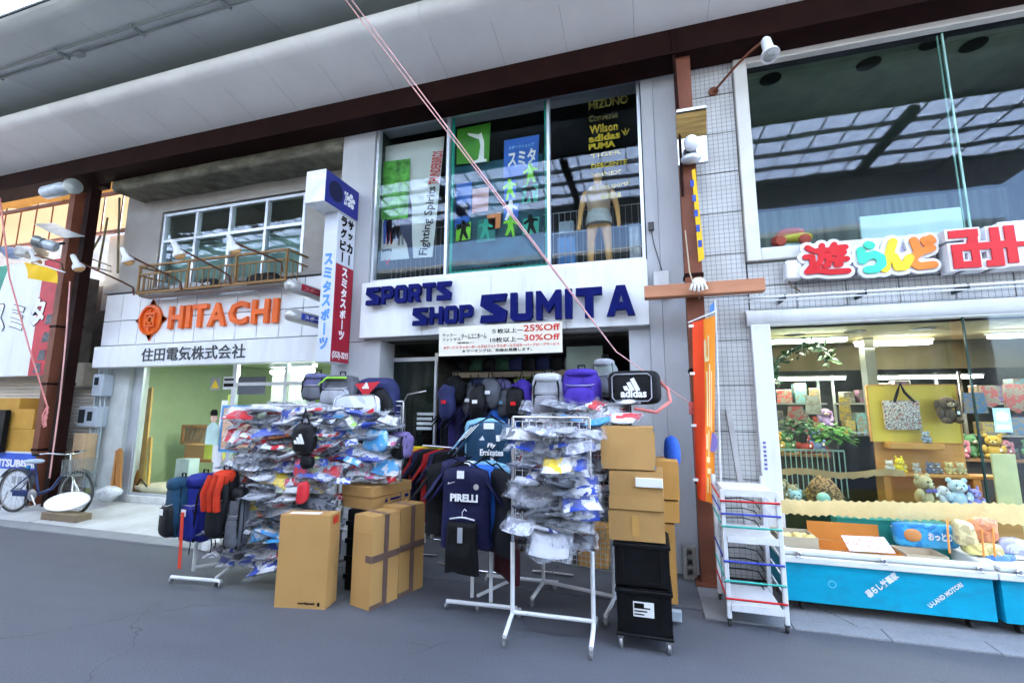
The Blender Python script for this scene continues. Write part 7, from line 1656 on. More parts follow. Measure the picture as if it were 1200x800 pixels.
q = LM(t); bars(q, Vector((.0, -.13, h*.54)), UX, UZ, .13); q.build('logo', WI, t)
q = LM(t); q.text('adidas', (-.1, -.131, h*.2), UX, UZ, .2, .065, .004, .04); q.build('lettering', WI, t)
q = LM(t); q.tube([(w_*.4, 0, h*.8), (w_*.62, -.05, h*.45), (w_*.66, -.05, h*.1), (w_*.4, -.1, -.06), (0, -.13, -.03)], .014, 8); q.build('strap', mat('red_white_strap', (.65, .2, .18), .6, var=.4, scale=6), t, 60)
q = MB(); p = F(787, 528, 4.2); q.blob(p, (.07, .1, .13), .8, jit=.2, seed=2); tag(q.build('bag', mat('bright_blue_nylon', (.03, .12, .6), .5, bump=.3), None, 80), 'bright blue bag bulging out behind the stacked cartons at the pilaster', 'bag')

# --- stacked cartons on the dolly --------------------------------------
yb = 3.42; d_ = Vector((.0, .36, 0))
def stackbox(px0, px1, ytop, ybot, label, m, y=yb, deep=.36, rz=0., lid=True, seed=0, name='cardboard_box'):
    a, c_ = F(px0, ybot, y), F(px1, ybot, y); zb = (a.z+c_.z)/2; zt = (F(px0, ytop, y).z+F(px1, ytop, y).z)/2
    fl, fr = Vector((a.x, y, zb)), Vector((c_.x, y+math.tan(rz)*(c_.x-a.x), zb)); n = Vector((-(fr-fl).y, (fr-fl).x, 0)).normalized()
    t, L, D = carton(label, fl, fr, fr+n*deep, zt-zb-.005, m, lid, seed=seed, name=name); return t, L, D, zt-zb-.005
t, L, D, h = stackbox(705, 769, 500, 550, 'plain cardboard box on top of the stack on the dolly', CARD, yb, .3, .02)
q = LM(t)
for z in (.004, h-.03): q.box(-.001, .012, -.0012, -.0003, z, z+.026); q.box(L-.012, L+.001, -.0012, -.0003, z, z+.026)
q.build('staple', STEEL_D, t)
t, L, D, h = stackbox(715, 778, 552, 597, 'cardboard box with a white label flap, second from the top on the dolly', CARD, yb, .34, -.03)
q = LM(t); q.box(L*.5, L*1.0, -.02, -.0005, h*.62, h*.86, .002); q.build('paper_stack', PAPERW, t)
q = LM(t); q.box(-.006, L*.97, -.006, -.0004, h*.0, h*.34); q.build('flap', CARD, t)
t, L, D, h = stackbox(714, 780, 598, 634, 'dented cardboard box with tan tape, third from the top on the dolly', CARD, yb, .35, 0)
q = LM(t); q.box(L*.42, L*.55, -.002, -.0004, h*.15, h*.85); q.build('tape', TAPE2, t)
BLP_ = mat('black_crate_plastic', (.005, .005, .006), .5, var=.3, bump=.15, bscale=50, spec=.2)
def crate(px0, px1, ytop, ybot, label, lab2):
    t, L, D, h = stackbox(px0, px1, ytop, ybot, label, BLP_, yb, .36, 0, False, name='plastic_crate'); t['category'] = 'crate'
    q = LM(t); q.box(-.01, L+.01, -.01, D+.01, h-.035, h-.012, .003); q.build('rim', BLP_, t)
    q = LM(t)
    for x in (.03, L-.06): q.box(x, x+.03, -.008, -.0004, .02, h-.04)
    q.box(.03, L-.03, -.006, -.0005, .015, .03); q.build('rib', BLP_, t)
    if lab2:
        q = LM(t); q.box(L*.3, L*.68, -.003, -.0005, h*.4, h*.72); q.build('paper_label', PAPERW, t)
        q = LM(t); 
        for k in range(3): q.box(L*.32, L*.5+k*.02, -.0045, -.0032, h*.44+k*.02, h*.44+k*.02+.008)
        q.box(L*.32, L*.5, -.0045, -.0032, h*.6, h*.69); q.build('label_print', INK, t)
crate(721, 786, 635, 687, 'black plastic crate between the cardboard boxes and the labelled crate', False)
crate(724, 789, 689, 745, 'black plastic crate with a white paper label on the dolly', True)
dl = thing('dolly', 'low black wheeled dolly under the stacked crates and cartons', 'dolly', (-.08, 3.6, 0))
MB().box(-.27, .1, 3.4, 3.8, .085, .105, .004).build('platform', BLP_, dl)
for x in (-.24, .07):
    for y in (3.43, 3.77):
        q = MB(); q.lathe([(.028, -.011), (.036, -.008), (.036, .008), (.028, .011)], (x, y, .037), UX, 14); q.box(x-.02, x+.02, y-.02, y+.02, .074, .0845); q.box(x-.018, x-.0125, y-.012, y+.012, .03, .074); q.build('caster', STEEL_D, dl, 40)
OCARD = mat('orange_cardboard', (.58, .3, .08), .8, var=.1, scale=3, bump=.1, rnd_amt=.1)
stackbox(771, 797, 540, 585, 'orange brown carton at the top of the rear stack beside the grey pilaster', OCARD, 3.92, .35, 0, seed=3)
stackbox(772, 797, 587, 612, 'orange brown carton in the middle of the rear stack beside the grey pilaster', OCARD, 3.93, .35, 0, seed=4)
stackbox(774, 795, 614, 707, 'tall narrow carton at the bottom of the rear stack beside the grey pilaster', OCARD, 3.94, .3, 0, seed=5)
q = MB(); a = F(775, 660, 3.9); q.box(a.x, a.x+.13, 3.86, 3.915, .03, .1, .004); tag(q.build('box', mat('grey_blue_box', (.4, .45, .5), .5)), 'small grey blue box on the ground beside the crates', 'box')

# --- garments -----------------------------------------------------------
def garment_mesh(w_, h, seed, sleeve=.2, shorts=False, thick=.035):
    q = MB(); rr = random.Random(seed); n = 16; rows = 11; rings = []
    for j in range(rows+1):
        v = j/rows
        if shorts: hw = w_/2*(.86+.14*v)
        else: hw = w_/2*(.34+.66*min(1, v/.13)**.55) if v < .13 else w_/2*(1-.03*math.sin(v*3))
        th = thick*(1 if v > .08 else .5)*(1+.2*math.sin(v*9+seed)); z = -h*v if not shorts else -h*v
        if not shorts and v < .13: z = -.045*(v/.13)
        ring = []
        for i in range(n):
            a = 2*math.pi*i/n; x = hw*math.copysign(abs(math.cos(a))**.8, math.cos(a)); y = th*math.copysign(abs(math.sin(a))**.6, math.sin(a))
            y += .02*v*math.sin(x*28+seed+v*2)+.008*math.sin(x*60+seed*2)*v; ring.append((x, y, z+.012*math.sin(x*20+seed)*v))
        rings.append(ring)
    vs = [p for r_ in rings for p in r_]; fs = [tuple(range(n))]
    for j in range(rows):
        for i in range(n): a, b = j*n+i, j*n+(i+1) % n; fs.append((a, a+n, b+n, b))
    fs.append(tuple(rows*n+i for i in range(n-1, -1, -1)))
    q.add(vs, fs)
    if sleeve:
        for s in (-1, 1):
            k = 7; vs = []; fs = []
            for j in range(5):
                t_ = j/4; cx = s*(w_*.36+sleeve*.75*t_); cz = -.085-sleeve*.95*t_
                for i in range(10):
                    a = 2*math.pi*i/10; r1 = .085-.012*t_; vs.append((cx+math.cos(a)*r1*.72*s*.9, .03*math.sin(a)*(1-.3*t_), cz+math.cos(a)*r1*-.55))
            for j in range(4):
                for i in range(10): a, b = j*10+i, j*10+(i+1) % 10; fs.append((a, b, b+10, a+10))
            fs.append(tuple(range(9, -1, -1))); fs.append(tuple(40+i for i in range(10))); q.add(vs, fs)
    return q
HANG = mat('white_hanger', (.7, .7, .72), .3)
def jersey(label, c, rz, w_, h, m, seed, sleeve=.2, shorts=False, cat='jersey', group=None, hanger=True):
    t = thing('shorts' if shorts else 'jersey', label, cat, c, rz, group)
    g = garment_mesh(w_, h, seed, sleeve, shorts); q = LM(t); q.add([tuple(v) for v in g.v], g.f); q.build('cloth', m, t, 70)
    if hanger:
        q = LM(t); q.tube([(-w_*.36, 0, -.035 if not shorts else .02), (-.02, 0, .035), (.02, 0, .035), (w_*.36, 0, -.035 if not shorts else .02)], .007, 6); q.tube([(0, 0, .03), (0, 0, .075), (.02, 0, .1), (.035, 0, .085)], .0035, 5); q.build('hanger', HANG if shorts else BLACK, t, 60)
    return t
JN = cloth('navy_jersey', (.007, .008, .045), .6, .2); JB = cloth('royal_jersey', (.02, .12, .5), .55); JK = cloth('black_shorts', (.004, .004, .005), .8); JE = cloth('petrol_jersey', (.012, .05, .1), .5); JL = cloth('light_blue_jersey', (.2, .42, .6), .5); JR = cloth('red_jacket', (.4, .012, .012), .7); JD = cloth('dark_garment', (.008, .009, .013), .8); JP = cloth('violet_garment', (.02, .015, .1), .7); JM = cloth('maroon_garment', (.05, .008, .012), .8); JW = cloth('white_garment', (.6, .6, .62), .7); JG = cloth('grey_garment', (.07, .075, .08), .8)
# PIRELLI jersey, with more jerseys behind it
a, c_ = F(510, 548, 3.5), F(584, 640, 3.5); w0 = c_.x-a.x; cx = (a.x+c_.x)/2; zt = F(545, 546, 3.5).z; hj = zt-F(545, 640, 3.5).z
t = jersey('navy football jersey reading PIRELLI, in front of the jersey stand', (cx, 3.5, zt), .02, w0*.76, hj, JN, 1)
q = LM(t); q.text('PIRELLI', (-.115, -.043, -.265), UX, UZ, .23, .058, .004, .045); q.build('lettering', WI, t)
q = LM(t); q.prism([(-.14, -.14), (-.08, -.12), (-.08, -.115), (-.125, -.127), (-.135, -.12)], (0, -.042, 0), UX, UZ, .003); q.lathe([(.022, 0), (.022, .004)], (.1, -.041, -.15), (0, -1, 0), 12); q.build('crest', mat('gold_print', (.45, .42, .4), .4), t)
q = LM(t); q.box(-.06, -.0, -.05, -.047, -.09, -.03); q.build('price_tag', PAPERW, t)
t = jersey('black shorts on a white clip hanger below the PIRELLI lettering', (cx+.0, 3.43, F(545, 612, 3.43).z), .03, .28, F(545, 612, 3.43).z-F(545, 672, 3.43).z, JK, 2, 0, True, 'shorts')
q = LM(t); q.box(-.02, .02, -.045, -.041, -.14, -.03); q.build('price_tag', mat('grey_tag', (.3, .32, .35), .5), t)
jersey('royal blue jersey half hidden behind the PIRELLI jersey', (cx+.1, 3.62, zt+.0), -.1, w0*.72, hj*1.0, JB, 3)
jersey('light blue jersey with red sleeve edge behind the PIRELLI jersey', (cx+.13, 3.68, zt+.03), -.2, w0*.74, hj*.6, JL, 4)
jersey('white and red jersey third behind the PIRELLI jersey', (cx-.02, 3.72, zt+.02), .1, w0*.8, hj*.95, patchmat('white_red_jersey', [(.7, .7, .72), (.6, .05, .06), (.7, .7, .72), (.05, .08, .4)], 4, .6, 0, 0), 5)
for k, (dx, dy, dz, m_, rz_, lab) in enumerate(((-.2, .12, .02, JK, .5, 'black jersey turned sideways at the left of the PIRELLI jersey'), (-.14, .2, .05, JN, .9, 'navy jersey turned sideways behind the left sleeve of the PIRELLI jersey'), (.22, .1, -.02, JD, -.6, 'charcoal jersey turned sideways right of the PIRELLI jersey'), (.28, .2, -.2, JM, -.9, 'maroon jersey hanging low between the jersey stand and the grid rack'), (.3, .3, .05, JK, -.8, 'black jersey under the Emirates jersey beside the grid rack'))):
    jersey(lab, (cx+dx, 3.5+dy, zt+dz), rz_, w0*.7, hj*(.95+.05*k), m_, 30+k)
# Emirates jersey
a, c_ = F(545, 495, 3.75), F(606, 590, 3.75); w0 = c_.x-a.x; zt = F(580, 494, 3.75).z
t = jersey('petrol blue adidas jersey reading Fly Emirates on the rail', ((a.x+c_.x)/2, 3.75, zt), .12, w0*.92, zt-F(580, 590, 3.75).z, JE, 6)
q = LM(t); q.text('Fly', (-.02, -.045, -.22), UX, UZ, .07, .045, .004, .03, .2); q.text('Emirates', (-.08, -.045, -.28), UX, UZ, .2, .055, .004, .03); q.build('lettering', WI, t)
q = LM(t); bars(q, Vector((-.06, -.044, -.14)), UX, UZ, .045); q.prism([(.06, -.16), (.09, -.16), (.095, -.11), (.055, -.11)], (0, -.044, 0), UX, UZ, .003)
for k in range(3): q.bar((-w0*.2-.03*k, -.042, -.02-.012*k), (-w0*.45-.03*k, -.036, -.14-.012*k), .008, .006)
q.build('crest', WI, t)
q = LM(t); q.box(-.05, .04, -.05, -.047, -.06, -.01); q.build('price_tag', PAPERW, t)
jersey('light blue garment tucked behind the Emirates jersey', ((a.x+c_.x)/2-.08, 3.85, zt+.03), .25, w0*.8, .45, JL, 7)
# rail behind (black, red, dark jackets beside the right carton)
def rail(label, p0, p1, z):
    t = thing('clothes_rail', label, 'clothes rail', ((p0[0]+p1[0])/2, (p0[1]+p1[1])/2, 0))
    MB().tube([(p0[0], p0[1], z), (p1[0], p1[1], z)], .014, 8).build('top_bar', CHROME, t, 60)
    for p in (p0, p1):
        MB().tube([(p[0], p[1], .03), (p[0], p[1], z)], .014, 8).build('post', CHROME, t, 60)
        MB().tube([(p[0]-.2, p[1], .025), (p[0]+.2, p[1], .025)], .014, 8).build('foot', CHROME, t, 60)
    return t
PROTO = {}
def cloned(label, group, loc, rz, m, k, sc=1.):
    key = k % 4
    if key not in PROTO:
        g = garment_mesh(.46, .66, key+20, .2); me = bpy.data.meshes.new('garment'); me.from_pydata([tuple(v) for v in g.v], [], g.f); me.polygons.foreach_set('use_smooth', [True]*len(me.polygons)); me.materials.append(None); PROTO[key] = me
    o = bpy.data.objects.new('garment', PROTO[key]); COL.objects.link(o); o.location = loc; o.rotation_euler = (0, 0, rz); o.scale = (sc, sc, sc)
    o.material_slots[0].link = 'OBJECT'; o.material_slots[0].material = m; return tag(o, label, 'garment', group)
def fill_rail(name, p0, p1, z, n, mats, place, group, seed, rz0=1.45):
    rr = random.Random(seed); a = math.atan2(p1[1]-p0[1], p1[0]-p0[0])
    rail(name, p0, p1, z)
    for i in range(n):
        u = (i+.5)/n; nm_, m_ = rr.choice(mats)
        cloned('%s garment, %s from the left end, on %s' % (nm_, ORD[i], place), group, (p0[0]+(p1[0]-p0[0])*u, p0[1]+(p1[1]-p0[1])*u, z-.03), a+rz0+rr.uniform(-.25, .25), m_, rr.randrange(4), rr.uniform(.85, 1.1))
DK = [('black', JD), ('navy', JN), ('black', JK), ('violet', JP), ('grey', JG), ('maroon', JM)]
fill_rail('chrome clothes rail of black and red jackets just right of the taped boxes', (-2.45, 4.75), (-1.95, 4.55), 1.18, 8, [('black', JK), ('red', JR), ('black', JD), ('black', JK), ('navy', JN)], 'rail right of the taped boxes', 'jackets on the rail right of the boxes', 3)
fill_rail('chrome clothes rail of dark jerseys behind the jersey stand', (-1.55, 4.45), (-.95, 4.6), 1.3, 8, DK+[('light blue', JL), ('black', JK)], 'rail behind the jersey stand', 'garments on the rail behind the jersey stand', 4)
# ------------------------------------------------------------------ inside the sports shop
fill_rail('low clothes rail at the left inside the sports shop', (-3.1, 6.2), (-1.9, 6.3), 1.5, 12, DK, 'left rail inside the shop', 'garments on the left rail inside', 5, .5)
fill_rail('clothes rail in the middle inside the sports shop', (-1.8, 6.6), (-.3, 6.5), 1.55, 14, DK+[('grey', JG)], 'middle rail inside the shop', 'garments on the middle rail inside', 6, .4)
fill_rail('high clothes rail at the back of the sports shop', (-3.0, 7.6), (-.3, 7.6), 2.0, 18, DK+[('white', JW), ('blue', JB)], 'high back rail', 'garments on the high back rail', 7, .2)
fill_rail('front clothes rail at the right inside the sports shop', (-1.0, 5.4), (-.25, 5.5), 1.5, 8, DK, 'front right rail inside', 'garments on the front right rail', 8, .9)
fill_rail('front clothes rail near the left doorpost of the sports shop', (-2.35, 5.3), (-1.6, 5.25), 1.72, 9, [('violet', JP), ('navy', JN), ('royal blue', JB), ('black', JK), ('navy', JN), ('black', JD)], 'front left rail inside', 'garments on the front left rail', 9, .8)
rr = random.Random(17)
for k in range(11):
    px_ = 524+k*13+rr.uniform(-4, 4); p = F(px_, 466+rr.uniform(-8, 8), 5.0+.1*(k % 3)); m_ = rr.choice([BLKB, BLKB, NVYB, JK, PURB, GRYB, JN]); nm_ = m_.name.split('_')[0]
    q = MB(); q.blob(p, (.09+.05*rr.random(), .08, .15+.06*rr.random()), .7, 14, 10, .3, k); t = thing('hanging_bag', '%s bag hanging across the shop entrance, %s from the left' % (nm_, ORD[k]), 'bag', p, 0, 'bags hanging across the entrance'); q.build('body', m_, t, 70)
    q = MB(); q.tube([p+Vector((-.04, 0, .12)), p+Vector((0, 0, .32)), p+Vector((.04, 0, .12))], .008, 5); q.build('strap', BLACK, t, 60)
    q = MB(); z_ = p.z-.02; q.box(p.x-.03, p.x+.03, p.y-.11, p.y-.105, z_, z_+.04); q.build('logo', rr.choice([WI, PAPERW, RED, JL]), t)
MB_ = thing('ceiling_rail', 'steel ceiling rail from which the bags hang across the entrance', 'rail', F(590, 440, 5.1)); MB().tube([F(515, 436, 5.1), F(515, 436, 5.1)+UX*1.5], .01, 8).build('bar', BLACK, MB_, 60)
# folding glass door leaf, transom and shelf of bags
dr = thing('glass_door', 'green tinted glass door leaf with chrome edges at the left of the sports shop entrance', 'door', (-3.2, 5.4, .02))
xd0, xd1 = F(450, 450, 5.35).x, F(512, 450, 5.35).x
MB().box(xd0+.03, xd1-.03, 5.345, 5.353, .05, 2.2).build('pane', glass('green_door_glass', (.55, .68, .6), wob=.1), dr)
q = MB(); q.box(xd0, xd0+.029, 5.33, 5.37, .02, 2.3); q.box(xd1-.029, xd1, 5.33, 5.37, .02, 2.3); q.box(xd0+.03, xd1-.03, 5.33, 5.37, 2.2, 2.25); q.build('frame', ALU, dr)
q = MB(); p = F(488, 492, 5.33)
for k in range(4): q.box(p.x, p.x+.25-.04*(k % 2), 5.338, 5.3405, p.z-.06*k+.06, p.z-.06*k+.095)
q.build('white_print', mat('dim_white_print', (.5, .55, .55), .6), dr)
q = MB(); q.tube([F(474, 520, 5.25), F(474, 470, 5.25), F(478, 462, 5.25), F(500, 458, 5.25)], .014, 8); tag(q.build('stand_frame', CHROME, None, 60), 'bent chrome stand frame in front of the glass door', 'stand')
a, c_ = F(530, 440, 5.5), F(658, 436, 5.5)
tr = thing('transom_shelf', 'pale wooden shelf beam across the sports shop ceiling carrying bags', 'shelf', ((a.x+c_.x)/2, 5.6, a.z))
MB().box(a.x, c_.x+.4, 5.5, 5.56, a.z-.03, a.z+.05, .004).build('beam', mat('pale_wood', (.32, .25, .17), .6, var=.2, stretch=(1, 6, 6)), tr); MB().box(a.x, c_.x+.4, 5.562, 6.0, a.z+.0, a.z+.02).build('shelf_board', mat('pale_wood', (.32, .25, .17)), tr)
rr = random.Random(31)
for k in range(9):
    x = a.x+.08+k*(c_.x-a.x+.2)/9; m_ = rr.choice([BLKB, NVYB, GRYB, cloth('dark_green_nylon', (.03, .08, .05)), cloth('pale_nylon', (.4, .45, .47))])
    q = MB(); q.blob((x, 5.75, a.z+.14), (.11, .12, .11), .7, 12, 8, .25, k); tag(q.build('shoulder_bag', m_, None, 70), 'dark sports bag on the wooden beam, %s from the left' % ORD[k], 'bag', 'bags on the wooden beam')
for k, (px_, py_, m_, lab) in enumerate(((590, 450, mat('lavender_cloth', (.25, .22, .5), .7, bump=.3), 'lavender cloth bunch hanging below the wooden beam'), (612, 447, mat('lime_cloth', (.35, .5, .08), .7, bump=.3), 'lime green cloth bunch hanging below the wooden beam'), (560, 447, mat('dark_blue_cloth', (.03, .05, .12), .7, bump=.3), 'dark blue cloth bunch hanging below the wooden beam'))):
    q = MB(); q.blob(F(px_, py_, 5.6), (.12, .08, .08), .9, 12, 8, .5, k); tag(q.build('cloth_bunch', m_, None, 70), lab, 'cloth')
tag(MB().box(F(480, 530, 4.7).x, F(516, 530, 4.7).x, 4.72, 4.78, F(480, 537, 4.7).z, F(480, 523, 4.7).z, .004).build('yellow_board', mat('yellow_board', (.78, .6, .03), .5)), 'bright yellow board behind the jackets right of the left display', 'board')
a, c_ = F(663, 446, 5.6), F(706, 405, 5.6); q = MB(); q.prism([(0, 0), (c_.x-a.x, .02), (c_.x-a.x, c_.z-a.z), (.02, c_.z-a.z)], (a.x, 5.6, a.z), UX, UZ, .01); tag(q.build('pale_banner', mat('pale_green_banner', (.5, .62, .55), .5, var=.2, scale=2.5)), 'pale green white banner hanging inside above the violet backpack', 'banner')
sl_ = thing('ceiling_spot', 'small lit round spot lamp in the sports shop ceiling near the banner', 'lamp', F(505, 404, 5.7))
MB().lathe([(.05, .0), (.05, .03)], F(505, 403, 5.7), UZ, 14).build('rim', WMETAL, sl_); MB().lathe([(.04, -.004), (.04, -.001)], F(505, 403, 5.7), UZ, 14).build('lens', TUBE, sl_)
lamp_area((-1.9, 6.6, 2.38), 1.8, .2, 1.0, (.95, 1, .97))
for k, (x, y, w_, h) in enumerate(((-.75, 4.9, .3, .4), (-1.75, 5.2, .35, .3))):
    tag(MB().box(x, x+w_, y, y+.3, .012, h, .006).build('storage_box', OCARD), ('carton low in the dark behind the centre racks', 'carton low in the dark behind the jersey stand')[k], 'box')
q = MB(); p = G(487, 640); q.box(p.x-.02, p.x+.12, p.y, p.y+.02, .05, .3); tag(q.build('price_card', mat('pale_price_card', (.6, .5, .45), .6, var=.4, scale=25)), 'pale printed price card low beside the red jackets', 'card')

# ================================================================== LEFT STREET SIDE
# stacked cartons and the lettered box
def lbox(px0, px1, ytop, ybot, y, label, m, dark=False):
    a, c_ = F(px0, ybot, y), F(px1, ytop, y); zb, zt = F(px1, ybot, y).z, F(px1, ytop, y).z
    t = thing('cardboard_box', label, 'box', ((a.x+c_.x)/2, y, zb)); q = MB(); q.box(a.x, c_.x, y, y+.32, zb+.001, zt-.003, .006); q.build('body', m, t)
    q = MB(); q.box(a.x+.003, c_.x-.003, y+.19, y+.21, zt-.0028, zt-.002); q.build('flap_gap', mat('cardboard_crease', (.3, .17, .06)), t)
    return t, a, c_, zb, zt
OC2 = mat('ochre_cardboard', (.5, .27, .05), .8, var=.08, rnd_amt=.1, bump=.1)
lbox(-40, 42, 503, 531, 5.0, 'ochre cardboard box directly on the blue lettered box', OC2)
lbox(-40, 41, 479, 503, 5.0, 'ochre cardboard box second from the bottom in the left stack', OC2)
lbox(-40, 24, 466, 479, 5.02, 'ochre cardboard box at the top of the left stack', OC2)
tag(MB().box(F(-40, 500, 4.9).x, F(4, 500, 4.9).x, 4.9, 4.97, F(0, 530, 4.9).z, F(0, 480, 4.9).z, .01).build('dark_box', BLACK), 'black box cut off by the left border beside the ochre cartons', 'box')
a, c_ = F(-60, 575, 4.98), F(43, 531, 4.98); zt = F(43, 530, 4.98).z
mb_ = thing('lettered_box', 'white box with blue band reading MITSUBISHI behind the bicycle', 'box', ((a.x+c_.x)/2, 4.98, .05))
MB().box(a.x, c_.x, 4.98, 5.3, .05, zt, .008).build('body', mat('pale_box_card', (.6, .63, .66), .6, var=.05), mb_)
zl = F(43, 551, 4.98).z
MB().box(a.x, c_.x-.004, 4.974, 4.9795, zl, zt-.025).build('blue_band', mat('blue_band', (.03, .1, .55), .4), mb_)
e = F(40, 548, 4.97); s_ = F(-10, 549, 4.97); MB().text('MITSUBISHI', (s_.x, 4.9735, zl+.03), UX, UZ, e.x-s_.x, (zt-zl)*.45, .003, .04).build('lettering', WI, mb_)
q = MB(); 
for k in range(3): x = c_.x-.5+.14*k; q.box(x, x+.1, 4.976, 4.9795, zl-.22, zl-.11)
q.build('print', mat('grey_print', (.3, .33, .36), .6), mb_)
# bicycle
def bicycle():
    rw = F(14, 600, 4.7); fw = F(87, 590, 4.82); rw.z = fw.z = .035
    d = Vector((fw.x-rw.x, fw.y-rw.y, 0)); L = d.length; rz = math.atan2(d.y, d.x); s = 1.0
    t = thing('bicycle', 'blue city bicycle with front basket parked before the brown columns', 'bicycle', rw, rz)
    r = .32; m1 = mat('blue_bike_paint', (.025, .045, .14), .3, .2, var=.1)
    for x, nm_ in ((0, 'rear'), (L, 'front')):
        q = LM(t); q.ring((x, 0, r), UY, r-.017, .017, 32, 8); w_ = q.build('tyre', RUBBER, t, 60)
        q = LM(t); q.ring((x, 0, r), UY, r-.042, .01, 32, 6); q.lathe([(.03, -.04), (.03, .04)], (x, 0, r), UY, 10); q.build('rim', mat('pale_rim', (.35, .35, .34), .4, .5), t, 60)
        q = LM(t)
        for k in range(18): a_ = 2*math.pi*k/18; q.tube([(x, .02*(-1)**k, r), (x+math.cos(a_)*(r-.045), 0, r+math.sin(a_)*(r-.045))], .0018, 4)
        q.build('spokes', CHROME, t)
        q = LM(t); q.sheet(14, 2, lambda u, v: (x+math.cos(.3+u*2.3)*(r+.025), (v-.5)*.05, r+math.sin(.3+u*2.3)*(r+.025)), (0, 0, .002)); q.build('mudguard', mat('dark_mudguard', (.06, .07, .09), .4), t, 60)
    bb = (L*.4, 0, .28); seat = (L*.27, 0, .72); head = (L*.82, 0, .78); hb = (L*.86, 0, .62)
    q = LM(t); q.tube([bb, (L*.3, 0, .6), seat], .016, 8); q.tube([bb, (L*.6, 0, .36), (L*.74, 0, .55), hb], .021, 8); q.tube([(0, .06, r), (bb[0], .03, bb[2])], .01, 6); q.tube([(0, -.06, r), (bb[0], -.03, bb[2])], .01, 6)
    q.tube([(0, .06, r), (L*.285, .02, .6)], .009, 6); q.tube([(0, -.06, r), (L*.285, -.02, .6)], .009, 6); q.build('frame', m1, t, 60)
    q = LM(t); q.tube([head, hb, (L*.93, .0, .5), (L, .05, r)], .012, 8); q.tube([hb, (L*.93, 0, .5), (L, -.05, r)], .012, 8); q.build('fork', CHROME, t, 60)
    q = LM(t); q.box(L*.05, L*.4, -.075, -.06, .25, .34, .01); q.build('chain_guard', m1, t)
    q = LM(t); q.lathe([(.08, -.078), (.085, -.083), (.03, -.09)], (bb[0], 0, bb[2]), UY, 18); q.tube([(bb[0], -.09, bb[2]), (bb[0]+.1, -.09, bb[2]-.14)], .009, 6); q.box(bb[0]+.06, bb[0]+.14, -.2, -.1, bb[2]-.155, bb[2]-.13); q.build('crank', CHROME, t, 40)
    q = LM(t); q.blob((L*.25, 0, .75), (.14, .085, .035), .8, 14, 8); q.tube([seat, (L*.265, 0, .74)], .014, 6); q.build('saddle', mat('pale_blue_saddle', (.45, .55, .65), .5), t, 60)
    q = LM(t); q.tube([(L*.65, -.27, .88), (L*.78, -.25, .9), (L*.84, -.08, .87), (L*.84, .08, .87), (L*.78, .25, .9), (L*.65, .27, .88)], .011, 8); q.tube([hb, (L*.83, 0, .88)], .013, 8); q.build('handlebar', CHROME, t, 60)
    q = LM(t)
    for s_ in (-1, 1): q.tube([(L*.57, s_*.27, .875), (L*.67, s_*.27, .882)], .016, 8)
    q.build('grip', BLACK, t, 60)
    q = LM(t); x0, x1 = L*.92, L*.92+.25
    for k in range(8):
        z = .58+.03*k; e_ = .015*k/8; q.box(x0-e_, x1+e_, -.16-e_, -.157-e_, z, z+.004); q.box(x0-e_, x1+e_, .157+e_, .16+e_, z, z+.004); q.box(x1+e_-.003, x1+e_, -.16, .16, z, z+.004); q.box(x0-e_, x0-e_+.003, -.16, .16, z, z+.004)
    for k in range(9):
        y = -.16+.04*k; q.box(x1, x1+.004, y-.002, y+.002, .58, .81); q.box(x0, x0+.004, y-.002, y+.002, .58, .81)
    for k in range(8):
        x = x0+.25*k/7; q.box(x-.002, x+.002, -.165, -.161, .58, .81); q.box(x-.002, x+.002, .161, .165, .58, .81); q.box(x-.002, x+.002, -.16, .16, .576, .58)
    q.build('basket', mat('basket_wire', (.35, .37, .38), .35, .7), t)
    q = LM(t); q.tube([(0, -.09, r), (-.05, -.13, .02), (-.12, -.13, .012)], .009, 6); q.build('kickstand', CHROME, t, 60)
    q = LM(t); q.blob((L*.16, 0, .66), (.03, .03, .03)); q.build('reflector', mat('blue_reflector', (.05, .3, .6), .2), t, 60)
bicycle()
# white oval board lying against a flat stone
k = 36; vs = []; cc = F(78, 587, 4.66)
for t_ in (0, .02):
    for i in range(k):
        an = 2*math.pi*i/k; p = F(78+27*math.cos(an)+2*math.sin(an), 587-4*math.cos(an)-10.5*math.sin(an), 4.66+.08*math.sin(an)); vs.append(p+Vector((0, .6, -.8))*(.02-t_))
q = MB(); q.add(vs, [tuple(range(k)), tuple(range(2*k-1, k-1, -1))]+[(i, k+i, k+(i+1) % k, (i+1) % k) for i in range(k)])
tag(q.build('oval_board', mat('white_oval_plastic', (.78, .79, .8), .35, var=.03)), 'white oval board leaning low on the pavement beside the bicycle', 'board')
zl_ = min(v.z for v in vs)
tag(MB().box(cc.x-.3, cc.x+.42, 4.55, 4.74, .028, max(.04, zl_-.004), .006).build('flat_board', mat('brown_board', (.2, .15, .1), .8)), 'flat brown board under the white oval board', 'board')
q = MB(); p = F(127, 577, 5.3); q.blob((p.x, 5.3, p.z), (.17, .12, .1), .8, jit=.5, seed=4); tag(q.build('plastic_bag', patchmat('crumpled_bag', [(.5, .52, .55), (.7, .72, .75), (.6, .62, .66), (.75, .77, .8)], 10, .3, .5, .6), None, 50), 'crumpled grey white plastic bag at the foot of the painted pier', 'bag')

